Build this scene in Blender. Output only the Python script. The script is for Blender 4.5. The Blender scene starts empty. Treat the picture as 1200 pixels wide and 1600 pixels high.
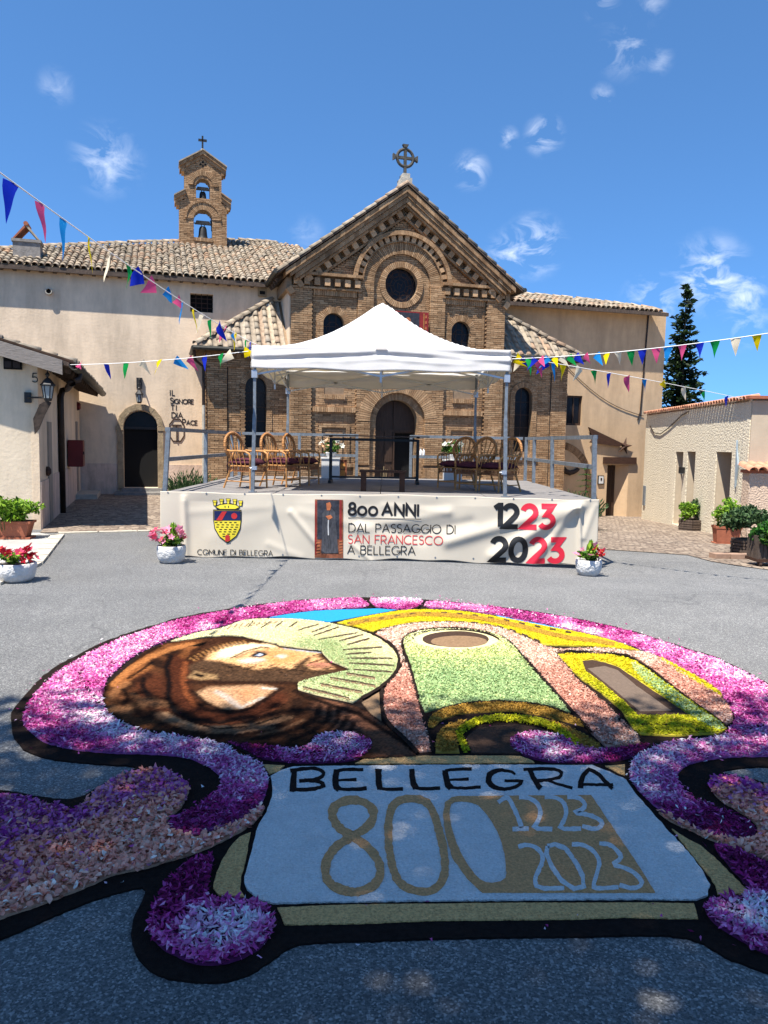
import bpy, bmesh, math, random
import numpy as np
from mathutils import Vector, Matrix
from mathutils.geometry import tessellate_polygon
sc = bpy.context.scene
COL = sc.collection
R = math.radians
rnd = random.Random(7)
nr = np.random.default_rng(7)

# ------------------------------------------------------------------ camera
PITCH, ROLL, F = R(5.24), R(1.05), 1200.0
CP = Vector((0, 0, 1.87))
fw = Vector((0, math.cos(PITCH), -math.sin(PITCH)))
u0 = Vector((0, math.sin(PITCH), math.cos(PITCH)))
r0 = Vector((1, 0, 0))
RT = r0*math.cos(ROLL) + u0*math.sin(ROLL)
UP = u0*math.cos(ROLL) - r0*math.sin(ROLL)
cam = bpy.data.cameras.new('camera')
camo = bpy.data.objects.new('camera', cam)
COL.objects.link(camo)
cam.sensor_fit = 'VERTICAL'; cam.sensor_height = 24; cam.lens = 18
cam.clip_start = 0.05; cam.clip_end = 2000
camo.matrix_world = Matrix(((RT.x, UP.x, -fw.x, CP.x), (RT.y, UP.y, -fw.y, CP.y), (RT.z, UP.z, -fw.z, CP.z), (0, 0, 0, 1)))
sc.camera = camo

# ------------------------------------------------------------------ light
SUN = Vector((-0.28, -0.37, 1)).normalized()
sun = bpy.data.lights.new('sun', 'SUN')
sun.energy = 4.2; sun.angle = R(0.53); sun.color = (1, 0.955, 0.88)
suno = bpy.data.objects.new('sun', sun); COL.objects.link(suno)
suno.rotation_euler = (-SUN).to_track_quat('-Z', 'Y').to_euler()
sc.view_settings.view_transform = 'Standard'
sc.view_settings.look = 'None'
sc.view_settings.gamma = 1
sc.view_settings.use_curve_mapping = False
sc.view_settings.exposure = 1.33
sc.cycles.max_bounces = 8
sc.cycles.diffuse_bounces = 4
sc.cycles.use_denoising = True


def ray(px, py):
    return fw + RT*((px-600)/F) - UP*((py-800)/F)


def proj(x, y, z=0.0):
    """pixel of world points (arrays)"""
    dx, dy, dz = x-CP.x, y-CP.y, z-CP.z
    w = dx*fw.x+dy*fw.y+dz*fw.z
    return 600+F*(dx*RT.x+dy*RT.y+dz*RT.z)/w, 800-F*(dx*UP.x+dy*UP.y+dz*UP.z)/w


def G(px, py, z=0.0):
    d = ray(px, py)
    return CP + d*((z-CP.z)/d.z)


def PY(px, py, y):
    d = ray(px, py)
    return CP + d*((y-CP.y)/d.y)


class Fr:
    def __init__(s, o, deg):
        s.o = Vector(o); s.a = R(deg)
        s.R = Matrix.Rotation(s.a, 3, 'Z'); s.I = s.R.transposed()

    def hit(s, px, py, ax, val):
        c = s.I @ (CP-s.o); d = s.I @ ray(px, py)
        return c + d*((val-c[ax])/d[ax])

    def w(s, x, y, z):
        return s.o + s.R @ Vector((x, y, z))


CH = Fr((.45, 25.5, 0), 16)
LH = Fr((-6.84, 15.2, 0), 17.2)
RB = Fr((8.85, 18.8, 0), -4.65)


def sstep(a, b, x):
    t = min(1, max(0, (x-a)/(b-a)))
    return t*t*(3-2*t)


def hgt(x, y):
    return -.045*max(0, y-13.3+.25*(x-4))*sstep(1.2, 4.2, x)-.09*sstep(.3, 4.2, x)*sstep(9.4, 11.9, y)


def Gh(px, py):
    z = 0
    for _ in range(12):
        p = G(px, py, z); z = hgt(p.x, p.y)
    return Vector((p.x, p.y, z))


def s3(r, g, b, k=1.0):
    def f(c):
        c /= 255.0
        return (c/12.92 if c <= .04045 else ((c+.055)/1.055)**2.4)*k
    return (f(r), f(g), f(b))


# ------------------------------------------------------------------ world
W = bpy.data.worlds.new('World'); sc.world = W; W.use_nodes = True
nt = W.node_tree; nt.nodes.clear()
N = nt.nodes.new; L = nt.links.new
wo = N('ShaderNodeOutputWorld'); bg = N('ShaderNodeBackground'); bg.inputs[1].default_value = 0.108
sky = N('ShaderNodeTexSky'); sky.sky_type = 'NISHITA'; sky.sun_disc = False
sky.sun_elevation = math.asin(SUN.z); sky.sun_rotation = math.atan2(SUN.x, SUN.y)
sky.altitude = 8000; sky.air_density = 1.9; sky.dust_density = 0.0; sky.ozone_density = 5.0
tc = N('ShaderNodeTexCoord')
nz = N('ShaderNodeTexNoise'); nz.inputs['Scale'].default_value = 24; nz.inputs['Detail'].default_value = 9; nz.inputs['Roughness'].default_value = .6; nz.inputs['Distortion'].default_value = .6
mp = N('ShaderNodeMapping'); mp.inputs['Scale'].default_value = (1, 1, 1.7); mp.inputs['Rotation'].default_value = (0, R(25), 0); L(tc.outputs['Generated'], mp.inputs['Vector']); L(mp.outputs[0], nz.inputs['Vector'])
acc = None
for (px, py, r, k) in [(168, 250, 52, .5), (180, 275, 25, .3), (850, 212, 30, .8), (735, 268, 30, .75), (795, 215, 16, .6), (800, 400, 45, .75), (835, 385, 50, .95), (1105, 432, 62, .85), (1140, 428, 36, .7), (1160, 463, 36, .9), (980, 75, 42, .4), (940, 150, 18, .5), (88, 135, 26, .28), (1020, 470, 48, .7), (1165, 505, 40, .5), (480, 365, 30, .2), (1030, 95, 20, .3), (940, 8, 25, .35), (1020, 5, 22, .3)]:
    c = ray(px, py).normalized()
    vd = N('ShaderNodeVectorMath'); vd.operation = 'DISTANCE'; L(tc.outputs['Generated'], vd.inputs[0]); vd.inputs[1].default_value = c
    mr = N('ShaderNodeMapRange'); mr.interpolation_type = 'SMOOTHSTEP'
    mr.inputs[1].default_value = 0; mr.inputs[2].default_value = r/F*1.12; mr.inputs[3].default_value = k*.85; mr.inputs[4].default_value = 0
    L(vd.outputs['Value'], mr.inputs[0])
    if acc is None: acc = mr.outputs[0]
    else:
        m = N('ShaderNodeMath'); m.operation = 'MAXIMUM'; L(acc, m.inputs[0]); L(mr.outputs[0], m.inputs[1]); acc = m.outputs[0]
# density = blob mask * thresholded noise
m2 = N('ShaderNodeMapRange'); m2.inputs[1].default_value = .47; m2.inputs[2].default_value = .70; L(nz.outputs['Fac'], m2.inputs[0])
m3 = N('ShaderNodeMath'); m3.operation = 'MULTIPLY'; L(acc, m3.inputs[0]); L(m2.outputs[0], m3.inputs[1])
tint = N('ShaderNodeMix'); tint.data_type = 'RGBA'; tint.blend_type = 'MULTIPLY'; tint.inputs[0].default_value = 1
L(sky.outputs[0], tint.inputs[6]); tint.inputs[7].default_value = (.62, .88, .97, 1)
lift = N('ShaderNodeVectorMath'); lift.operation = 'ADD'; lift.inputs[1].default_value = (0, 0, .13); L(tc.outputs['Generated'], lift.inputs[0])
nrm = N('ShaderNodeVectorMath'); nrm.operation = 'NORMALIZE'; L(lift.outputs[0], nrm.inputs[0]); L(nrm.outputs[0], sky.inputs[0])
mx = N('ShaderNodeMix'); mx.data_type = 'RGBA'
L(m3.outputs[0], mx.inputs[0]); L(tint.outputs[2], mx.inputs[6]); mx.inputs[7].default_value = (5.2, 5.5, 6.0, 1)
L(mx.outputs[2], bg.inputs[0]); L(bg.outputs[0], wo.inputs[0])


# ------------------------------------------------------------------ materials
def M(name, col, var=.12, scale=6, rough=.85, bump=0., bscale=60, dist=.02, metal=0., det=5, col2=None, spec=.3, stretch=None, stain=0., stscale=.6):
    m = bpy.data.materials.new(name); m.use_nodes = True
    t = m.node_tree; b = t.nodes['Principled BSDF']
    b.inputs['Roughness'].default_value = rough; b.inputs['Metallic'].default_value = metal
    b.inputs['Specular IOR Level'].default_value = spec
    tc = t.nodes.new('ShaderNodeTexCoord'); src = tc.outputs['Object']
    if stretch:
        mp = t.nodes.new('ShaderNodeMapping'); mp.inputs['Scale'].default_value = stretch
        t.links.new(src, mp.inputs[0]); src = mp.outputs[0]
    n = t.nodes.new('ShaderNodeTexNoise'); n.inputs['Scale'].default_value = scale; n.inputs['Detail'].default_value = det
    n.inputs['Roughness'].default_value = .65
    t.links.new(src, n.inputs['Vector'])
    r = t.nodes.new('ShaderNodeValToRGB')
    c1 = tuple(c*(1-var) for c in col); c2 = col2 or tuple(min(1, c*(1+var)) for c in col)
    r.color_ramp.elements[0].position = .3; r.color_ramp.elements[1].position = .7
    r.color_ramp.elements[0].color = (*c1, 1); r.color_ramp.elements[1].color = (*c2, 1)
    t.links.new(n.outputs['Fac'], r.inputs[0]); out = r.outputs[0]
    if stain:
        n3 = t.nodes.new('ShaderNodeTexNoise'); n3.inputs['Scale'].default_value = stscale; n3.inputs['Detail'].default_value = 9; n3.inputs['Roughness'].default_value = .7
        mp3 = t.nodes.new('ShaderNodeMapping'); mp3.inputs['Scale'].default_value = (2.4, 2.4, .5)
        t.links.new(tc.outputs['Object'], mp3.inputs[0]); t.links.new(mp3.outputs[0], n3.inputs['Vector'])
        rr = t.nodes.new('ShaderNodeMapRange'); rr.inputs[1].default_value = .42; rr.inputs[2].default_value = .68; rr.inputs[3].default_value = 1; rr.inputs[4].default_value = 1-stain
        t.links.new(n3.outputs['Fac'], rr.inputs[0])
        mm = t.nodes.new('ShaderNodeMix'); mm.data_type = 'RGBA'; mm.blend_type = 'MULTIPLY'; mm.inputs[0].default_value = 1
        t.links.new(out, mm.inputs[6]); t.links.new(rr.outputs[0], mm.inputs[7]); out = mm.outputs[2]
    t.links.new(out, b.inputs['Base Color'])
    if bump:
        n2 = t.nodes.new('ShaderNodeTexNoise'); n2.inputs['Scale'].default_value = bscale; n2.inputs['Detail'].default_value = 4
        t.links.new(src, n2.inputs['Vector'])
        bp = t.nodes.new('ShaderNodeBump'); bp.inputs['Strength'].default_value = bump; bp.inputs['Distance'].default_value = dist
        t.links.new(n2.outputs['Fac'], bp.inputs['Height']); t.links.new(bp.outputs[0], b.inputs['Normal'])
    return m


def MCOL(name, rough=.85, var=.2, scale=30, bump=0, bscale=80, dist=.01, trans=0., spec=.25, soot=0.):
    """colour from the mesh's own 'Col' attribute (each brick, petal, leaf has its own colour)"""
    m = bpy.data.materials.new(name); m.use_nodes = True
    t = m.node_tree; b = t.nodes['Principled BSDF']; b.inputs['Roughness'].default_value = rough
    b.inputs['Specular IOR Level'].default_value = spec
    a = t.nodes.new('ShaderNodeAttribute'); a.attribute_name = 'Col'
    tc = t.nodes.new('ShaderNodeTexCoord')
    n = t.nodes.new('ShaderNodeTexNoise'); n.inputs['Scale'].default_value = scale; n.inputs['Detail'].default_value = 4
    t.links.new(tc.outputs['Object'], n.inputs['Vector'])
    mr = t.nodes.new('ShaderNodeMapRange'); mr.inputs[1].default_value = .3; mr.inputs[2].default_value = .7; mr.inputs[3].default_value = 1-var; mr.inputs[4].default_value = 1+var
    t.links.new(n.outputs['Fac'], mr.inputs[0])
    mm = t.nodes.new('ShaderNodeMix'); mm.data_type = 'RGBA'; mm.blend_type = 'MULTIPLY'; mm.inputs[0].default_value = 1
    t.links.new(a.outputs['Color'], mm.inputs[6]); t.links.new(mr.outputs[0], mm.inputs[7])
    if soot:
        n5 = t.nodes.new('ShaderNodeTexNoise'); n5.inputs['Scale'].default_value = 1.1; n5.inputs['Detail'].default_value = 8; n5.inputs['Roughness'].default_value = .65
        m5 = t.nodes.new('ShaderNodeMapping'); m5.inputs['Scale'].default_value = (1.5, 1.5, .45); t.links.new(tc.outputs['Object'], m5.inputs[0]); t.links.new(m5.outputs[0], n5.inputs['Vector'])
        r5 = t.nodes.new('ShaderNodeMapRange'); r5.inputs[1].default_value = .40; r5.inputs[2].default_value = .66; r5.inputs[3].default_value = 1.06; r5.inputs[4].default_value = 1-soot
        t.links.new(n5.outputs['Fac'], r5.inputs[0]); x5 = t.nodes.new('ShaderNodeMix'); x5.data_type = 'RGBA'; x5.blend_type = 'MULTIPLY'; x5.inputs[0].default_value = 1
        t.links.new(mm.outputs[2], x5.inputs[6]); t.links.new(r5.outputs[0], x5.inputs[7]); mm = x5
    t.links.new(mm.outputs[2], b.inputs['Base Color'])
    if bump:
        n2 = t.nodes.new('ShaderNodeTexNoise'); n2.inputs['Scale'].default_value = bscale; n2.inputs['Detail'].default_value = 4
        t.links.new(tc.outputs['Object'], n2.inputs['Vector'])
        bp = t.nodes.new('ShaderNodeBump'); bp.inputs['Strength'].default_value = bump; bp.inputs['Distance'].default_value = dist
        t.links.new(n2.outputs['Fac'], bp.inputs['Height']); t.links.new(bp.outputs[0], b.inputs['Normal'])
    if trans:
        tr = t.nodes.new('ShaderNodeBsdfTranslucent'); ms = t.nodes.new('ShaderNodeMixShader'); ms.inputs[0].default_value = trans
        t.links.new(mm.outputs[2], tr.inputs[0]); t.links.new(b.outputs[0], ms.inputs[1]); t.links.new(tr.outputs[0], ms.inputs[2])
        t.links.new(ms.outputs[0], t.nodes['Material Output'].inputs[0])
    return m


def cloth(name, col, trans=.35, var=.04, scale=3, rough=.8, tcol=None):
    m = M(name, col, var, scale, rough, spec=.15)
    t = m.node_tree; b = t.nodes['Principled BSDF']
    tr = t.nodes.new('ShaderNodeBsdfTranslucent'); tr.inputs[0].default_value = (*(tcol or col), 1)
    ms = t.nodes.new('ShaderNodeMixShader'); ms.inputs[0].default_value = trans
    t.links.new(b.outputs[0], ms.inputs[1]); t.links.new(tr.outputs[0], ms.inputs[2]); t.links.new(ms.outputs[0], t.nodes['Material Output'].inputs[0])
    return m


def tile_mat():
    m = bpy.data.materials.new('clay_tile'); m.use_nodes = True
    t = m.node_tree; b = t.nodes['Principled BSDF']; b.inputs['Roughness'].default_value = .9; b.inputs['Specular IOR Level'].default_value = .15
    oi = t.nodes.new('ShaderNodeObjectInfo'); ge = t.nodes.new('ShaderNodeNewGeometry')
    ad = t.nodes.new('ShaderNodeMath'); ad.operation = 'ADD'; t.links.new(oi.outputs['Random'], ad.inputs[0]); t.links.new(ge.outputs['Random Per Island'], ad.inputs[1])
    fr = t.nodes.new('ShaderNodeMath'); fr.operation = 'FRACT'; t.links.new(ad.outputs[0], fr.inputs[0])
    r = t.nodes.new('ShaderNodeValToRGB'); e = r.color_ramp.elements
    cs = [(0, (.25, .205, .15)), (.25, (.36, .28, .20)), (.45, (.30, .26, .20)), (.6, (.42, .265, .165)), (.75, (.38, .32, .245)), (1, (.46, .36, .25))]
    e[0].position = 0; e[0].color = (*cs[0][1], 1); e[1].position = 1; e[1].color = (*cs[-1][1], 1)
    for p, c in cs[1:-1]:
        x = e.new(p); x.color = (*c, 1)
    t.links.new(fr.outputs[0], r.inputs[0])
    for q_ in e: q_.color = tuple(v*.86 for v in q_.color[:3])+(1,)
    tc = t.nodes.new('ShaderNodeTexCoord'); n = t.nodes.new('ShaderNodeTexNoise'); n.inputs['Scale'].default_value = 7; n.inputs['Detail'].default_value = 6
    t.links.new(tc.outputs['Object'], n.inputs['Vector'])
    mr = t.nodes.new('ShaderNodeMapRange'); mr.inputs[1].default_value = .35; mr.inputs[2].default_value = .65; mr.inputs[3].default_value = .72; mr.inputs[4].default_value = 1.15
    t.links.new(n.outputs['Fac'], mr.inputs[0])
    mm = t.nodes.new('ShaderNodeMix'); mm.data_type = 'RGBA'; mm.blend_type = 'MULTIPLY'; mm.inputs[0].default_value = 1
    t.links.new(r.outputs[0], mm.inputs[6]); t.links.new(mr.outputs[0], mm.inputs[7]); t.links.new(mm.outputs[2], b.inputs['Base Color'])
    return m


def asphalt_mat():
    m = bpy.data.materials.new('asphalt'); m.use_nodes = True
    t = m.node_tree; b = t.nodes['Principled BSDF']; b.inputs['Sheen Weight'].default_value = .26; b.inputs['Sheen Roughness'].default_value = .45; b.inputs['Sheen Tint'].default_value = (.98, .95, .90, 1); b.inputs['Diffuse Roughness'].default_value = 1; b.inputs['Roughness'].default_value = .9; b.inputs['Specular IOR Level'].default_value = .2
    tc = t.nodes.new('ShaderNodeTexCoord')
    v = t.nodes.new('ShaderNodeTexVoronoi'); v.inputs['Scale'].default_value = 125
    t.links.new(tc.outputs['Object'], v.inputs['Vector'])
    sp = t.nodes.new('ShaderNodeSeparateColor'); t.links.new(v.outputs['Color'], sp.inputs[0])
    r = t.nodes.new('ShaderNodeValToRGB'); e = r.color_ramp.elements
    e[0].position = 0; e[0].color = (.055, .053, .050, 1); e[1].position = 1; e[1].color = (.34, .33, .305, 1)
    x = e.new(.45); x.color = (.104, .101, .095, 1)
    x = e.new(.8); x.color = (.172, .167, .156, 1)
    t.links.new(sp.outputs[0], r.inputs[0])
    n = t.nodes.new('ShaderNodeTexNoise'); n.inputs['Scale'].default_value = .9; n.inputs['Detail'].default_value = 8; n.inputs['Roughness'].default_value = .6
    t.links.new(tc.outputs['Object'], n.inputs['Vector'])
    mr = t.nodes.new('ShaderNodeMapRange'); mr.inputs[1].default_value = .3; mr.inputs[2].default_value = .7; mr.inputs[3].default_value = .78; mr.inputs[4].default_value = 1.14
    t.links.new(n.outputs['Fac'], mr.inputs[0])
    wv = t.nodes.new('ShaderNodeTexNoise'); wv.inputs['Scale'].default_value = 1.3; wv.inputs['Detail'].default_value = 6
    t.links.new(tc.outputs['Object'], wv.inputs['Vector'])
    wm = t.nodes.new('ShaderNodeMix'); wm.data_type = 'RGBA'; wm.inputs[0].default_value = .35
    t.links.new(tc.outputs['Object'], wm.inputs[6]); t.links.new(wv.outputs['Color'], wm.inputs[7])
    vc = t.nodes.new('ShaderNodeTexVoronoi'); vc.feature = 'DISTANCE_TO_EDGE'; vc.inputs['Scale'].default_value = .42
    t.links.new(wm.outputs[2], vc.inputs['Vector'])
    cr_ = t.nodes.new('ShaderNodeMapRange'); cr_.inputs[1].default_value = .0; cr_.inputs[2].default_value = .0075; cr_.inputs[3].default_value = .62; cr_.inputs[4].default_value = 1
    t.links.new(vc.outputs['Distance'], cr_.inputs[0])
    n4 = t.nodes.new('ShaderNodeTexNoise'); n4.inputs['Scale'].default_value = .35; n4.inputs['Detail'].default_value = 3
    t.links.new(tc.outputs['Object'], n4.inputs['Vector'])
    m4 = t.nodes.new('ShaderNodeMapRange'); m4.inputs[1].default_value = .5; m4.inputs[2].default_value = .58; t.links.new(n4.outputs['Fac'], m4.inputs[0])
    cm = t.nodes.new('ShaderNodeMix'); cm.data_type = 'FLOAT'; t.links.new(m4.outputs[0], cm.inputs[0]); cm.inputs[2].default_value = 1; t.links.new(cr_.outputs[0], cm.inputs[3])
    mu = t.nodes.new('ShaderNodeMath'); mu.operation = 'MULTIPLY'; t.links.new(mr.outputs[0], mu.inputs[0]); t.links.new(cm.outputs[0], mu.inputs[1])
    mm = t.nodes.new('ShaderNodeMix'); mm.data_type = 'RGBA'; mm.blend_type = 'MULTIPLY'; mm.inputs[0].default_value = 1
    t.links.new(r.outputs[0], mm.inputs[6]); t.links.new(mu.outputs[0], mm.inputs[7]); t.links.new(mm.outputs[2], b.inputs['Base Color'])
    bp = t.nodes.new('ShaderNodeBump'); bp.inputs['Strength'].default_value = .8; bp.inputs['Distance'].default_value = .006
    t.links.new(sp.outputs[1], bp.inputs['Height']); t.links.new(bp.outputs[0], b.inputs['Normal'])
    return m


def cobble_mat():
    m = bpy.data.materials.new('cobbles'); m.use_nodes = True
    t = m.node_tree; b = t.nodes['Principled BSDF']; b.inputs['Roughness'].default_value = .9
    tc = t.nodes.new('ShaderNodeTexCoord')
    mp = t.nodes.new('ShaderNodeMapping'); mp.inputs['Rotation'].default_value = (0, 0, R(16)); t.links.new(tc.outputs['Object'], mp.inputs[0])
    v = t.nodes.new('ShaderNodeTexVoronoi'); v.inputs['Scale'].default_value = 7.5; v.inputs['Randomness'].default_value = .7
    t.links.new(mp.outputs[0], v.inputs['Vector'])
    v2 = t.nodes.new('ShaderNodeTexVoronoi'); v2.feature = 'DISTANCE_TO_EDGE'; v2.inputs['Scale'].default_value = 7.5; v2.inputs['Randomness'].default_value = .7
    t.links.new(mp.outputs[0], v2.inputs['Vector'])
    sp = t.nodes.new('ShaderNodeSeparateColor'); t.links.new(v.outputs['Color'], sp.inputs[0])
    r = t.nodes.new('ShaderNodeValToRGB'); e = r.color_ramp.elements
    e[0].color = (.15, .105, .075, 1); e[1].color = (.34, .265, .195, 1)
    t.links.new(sp.outputs[0], r.inputs[0])
    mr = t.nodes.new('ShaderNodeMapRange'); mr.inputs[1].default_value = 0; mr.inputs[2].default_value = .12; mr.inputs[3].default_value = .5; mr.inputs[4].default_value = 1
    t.links.new(v2.outputs['Distance'], mr.inputs[0])
    mm = t.nodes.new('ShaderNodeMix'); mm.data_type = 'RGBA'; mm.blend_type = 'MULTIPLY'; mm.inputs[0].default_value = 1
    t.links.new(r.outputs[0], mm.inputs[6]); t.links.new(mr.outputs[0], mm.inputs[7]); t.links.new(mm.outputs[2], b.inputs['Base Color'])
    bp = t.nodes.new('ShaderNodeBump'); bp.inputs['Strength'].default_value = 1; bp.inputs['Distance'].default_value = .035
    t.links.new(mr.outputs[0], bp.inputs['Height']); t.links.new(bp.outputs[0], b.inputs['Normal'])
    return m


def glass_mat(name, col=(.008, .009, .012), rough=.06):
    m = M(name, col, .3, 5, .22, spec=.16, bump=.12, bscale=6, dist=.02)
    return m


MT = dict(
    asphalt=asphalt_mat(), cobble=cobble_mat(), tile=tile_mat(),
    brick=MCOL('brick_clay', .9, .22, 22, .5, 60, .01, soot=.34), mortar=M('mortar', (.25, .175, .11), .2, 9, .95, .4, 50),
    pinkplaster=M('pink_plaster', (.75, .585, .41), .07, 3, .9, .25, 14, .02, stain=.30, stscale=.5),
    greyplaster=M('grey_plaster', (.70, .575, .42), .07, 3, .9, .25, 14, .02, stain=.28, stscale=.5),
    socle=M('socle_plaster', (.64, .48, .375), .12, 4, .9, .4, 18, .02, stain=.35, stscale=1.2),
    ochreplaster=M('ochre_plaster', (.54, .375, .225), .07, 3, .9, .2, 14, .02, stain=.28, stscale=.5),
    rough=M('roughcast', (.72, .63, .47), .2, 22, .95, .7, 19, .06, stain=.1, stscale=1),
    roughpink=M('pink_roughcast', (.55, .41, .30), .14, 24, .95, .75, 21, .05),
    smooth=M('smooth_render', (.48, .39, .28), .06, 4, .9, .15, 20, .01, stain=.12),
    stone=M('travertine', (.34, .255, .155), .25, 7, .85, .5, 20, .02, stain=.3, stscale=2),
    palestone=M('pale_stone', (.42, .38, .31), .2, 6, .9, .4, 30),
    concrete=M('concrete', (.36, .345, .315), .15, 3, .9, .3, 40, stain=.2, stscale=1),
    greystone=M('grey_stone', (.22, .205, .185), .3, 6, .9, .5, 20),
    darkwood=M('dark_wood', (.045, .024, .014), .4, 3, .6, .3, 20, stretch=(8, 8, 1)),
    beamwood=M('weathered_beam', (.085, .06, .045), .4, 3, .85, .4, 12, stretch=(6, 6, 2)),
    starwood=M('brown_wood', (.050, .022, .012), .35, 3, .75, .3, 14, stretch=(2, 6, 6)),
    deck=M('grey_deck_ply', (.20, .185, .175), .2, 2, .7, .2, 30, stretch=(1, 4, 1), stain=.25, stscale=1.5),
    galv=M('galvanised_steel', (.20, .225, .25), .3, 14, .55, metal=.5, spec=.4),
    alu=M('aluminium', (.50, .52, .55), .08, 6, .42, metal=.75, spec=.5),
    blackmetal=M('black_metal', (.014, .013, .013), .3, 5, .5, spec=.4),
    gutter=M('gutter_metal', (.055, .052, .042), .3, 4, .5, metal=.3),
    copper=M('brown_pipe', (.03, .02, .016), .4, 5, .45, metal=.3),
    iron=M('rusty_iron', (.05, .028, .02), .4, 12, .85),
    bronze=M('dark_bronze', (.035, .033, .03), .4, 6, .5, metal=.5),
    glass=glass_mat('dark_glass'), black=M('dark_interior', (.006, .006, .006), .2, 3, .9),
    lampglass=M('lamp_glass', (.30, .33, .33), .1, 3, .2),
    red=M('red_enamel', (.13, .012, .012), .15, 4, .45), cabinet=M('door_paint', (.28, .24, .195), .1, 5, .8),
    canvas=cloth('white_canvas', (.80, .79, .78), .30, tcol=(.85, .74, .52)), canvasin=cloth('cream_canvas', (.80, .74, .62), .3),
    banner=cloth('banner_vinyl', (.60, .53, .42), .05, .03, 1.5, .45),
    black_print=M('black_print', (.012, .012, .013), .1, 3, .5), red_print=M('red_print', (.60, .022, .045), .06, 3, .5),
    thin_red=M('thin_red_print', (.52, .05, .05), .06, 3, .5),
    crest_yellow=M('crest_yellow', (.72, .58, .04), .05, 3, .5), crest_blue=M('crest_blue', (.012, .02, .085), .1, 3, .5), crest_red=M('crest_red', (.50, .03, .03), .08, 3, .5),
    rattan=M('rattan', (.42, .20, .065), .35, 14, .5, .3, 60, .004), rattan2=M('rattan_dark', (.24, .095, .035), .35, 14, .55, .3, 60, .004),
    cushion=M('plum_cushion', (.075, .022, .032), .2, 12, .95, .4, 60, .005, spec=.1),
    cushionlit=M('plum_cushion_lit', (.26, .12, .15), .2, 12, .95, .4, 60, .005, spec=.1),  # paler copy of the plum cushion, sunlight put into its colour
    terracotta=M('terracotta', (.32, .105, .055), .15, 6, .85, .2, 30), soil=M('soil', (.03, .02, .014), .3, 20, .95, .6, 40),
    whitepot=M('white_cement', (.66, .64, .60), .12, 9, .9, .9, 22, .03), leaf=MCOL('leaves', .6, .15, 20, trans=.3), treeleaf=MCOL('tree_leaves', .6, .15, 20, trans=.5),
    petal=MCOL('petals', .75, .12, 60, trans=.18, spec=.15), log=M('dark_log', (.045, .032, .025), .4, 8, .9, .5, 16),
    cloth_white=M('white_cloth', (.55, .54, .52), .06, 4, .85), plastic=M('white_plastic', (.8, .8, .8), .02, 3, .4),
    bark=M('bark', (.09, .065, .045), .4, 6, .95, .8, 14, .04, stretch=(3, 3, .6)),
    string=M('cord', (.75, .74, .72), .05, 5, .8), darkred=M('picture_red', (.23, .02, .018), .3, 8, .6),
    pic_dark=M('picture_dark', (.028, .03, .04), .5, 16, .6), pic_brown=M('picture_brown', (.20, .065, .03), .5, 16, .6), pic_skin=M('picture_skin', (.42, .13, .05), .2, 14, .6),
)


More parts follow.
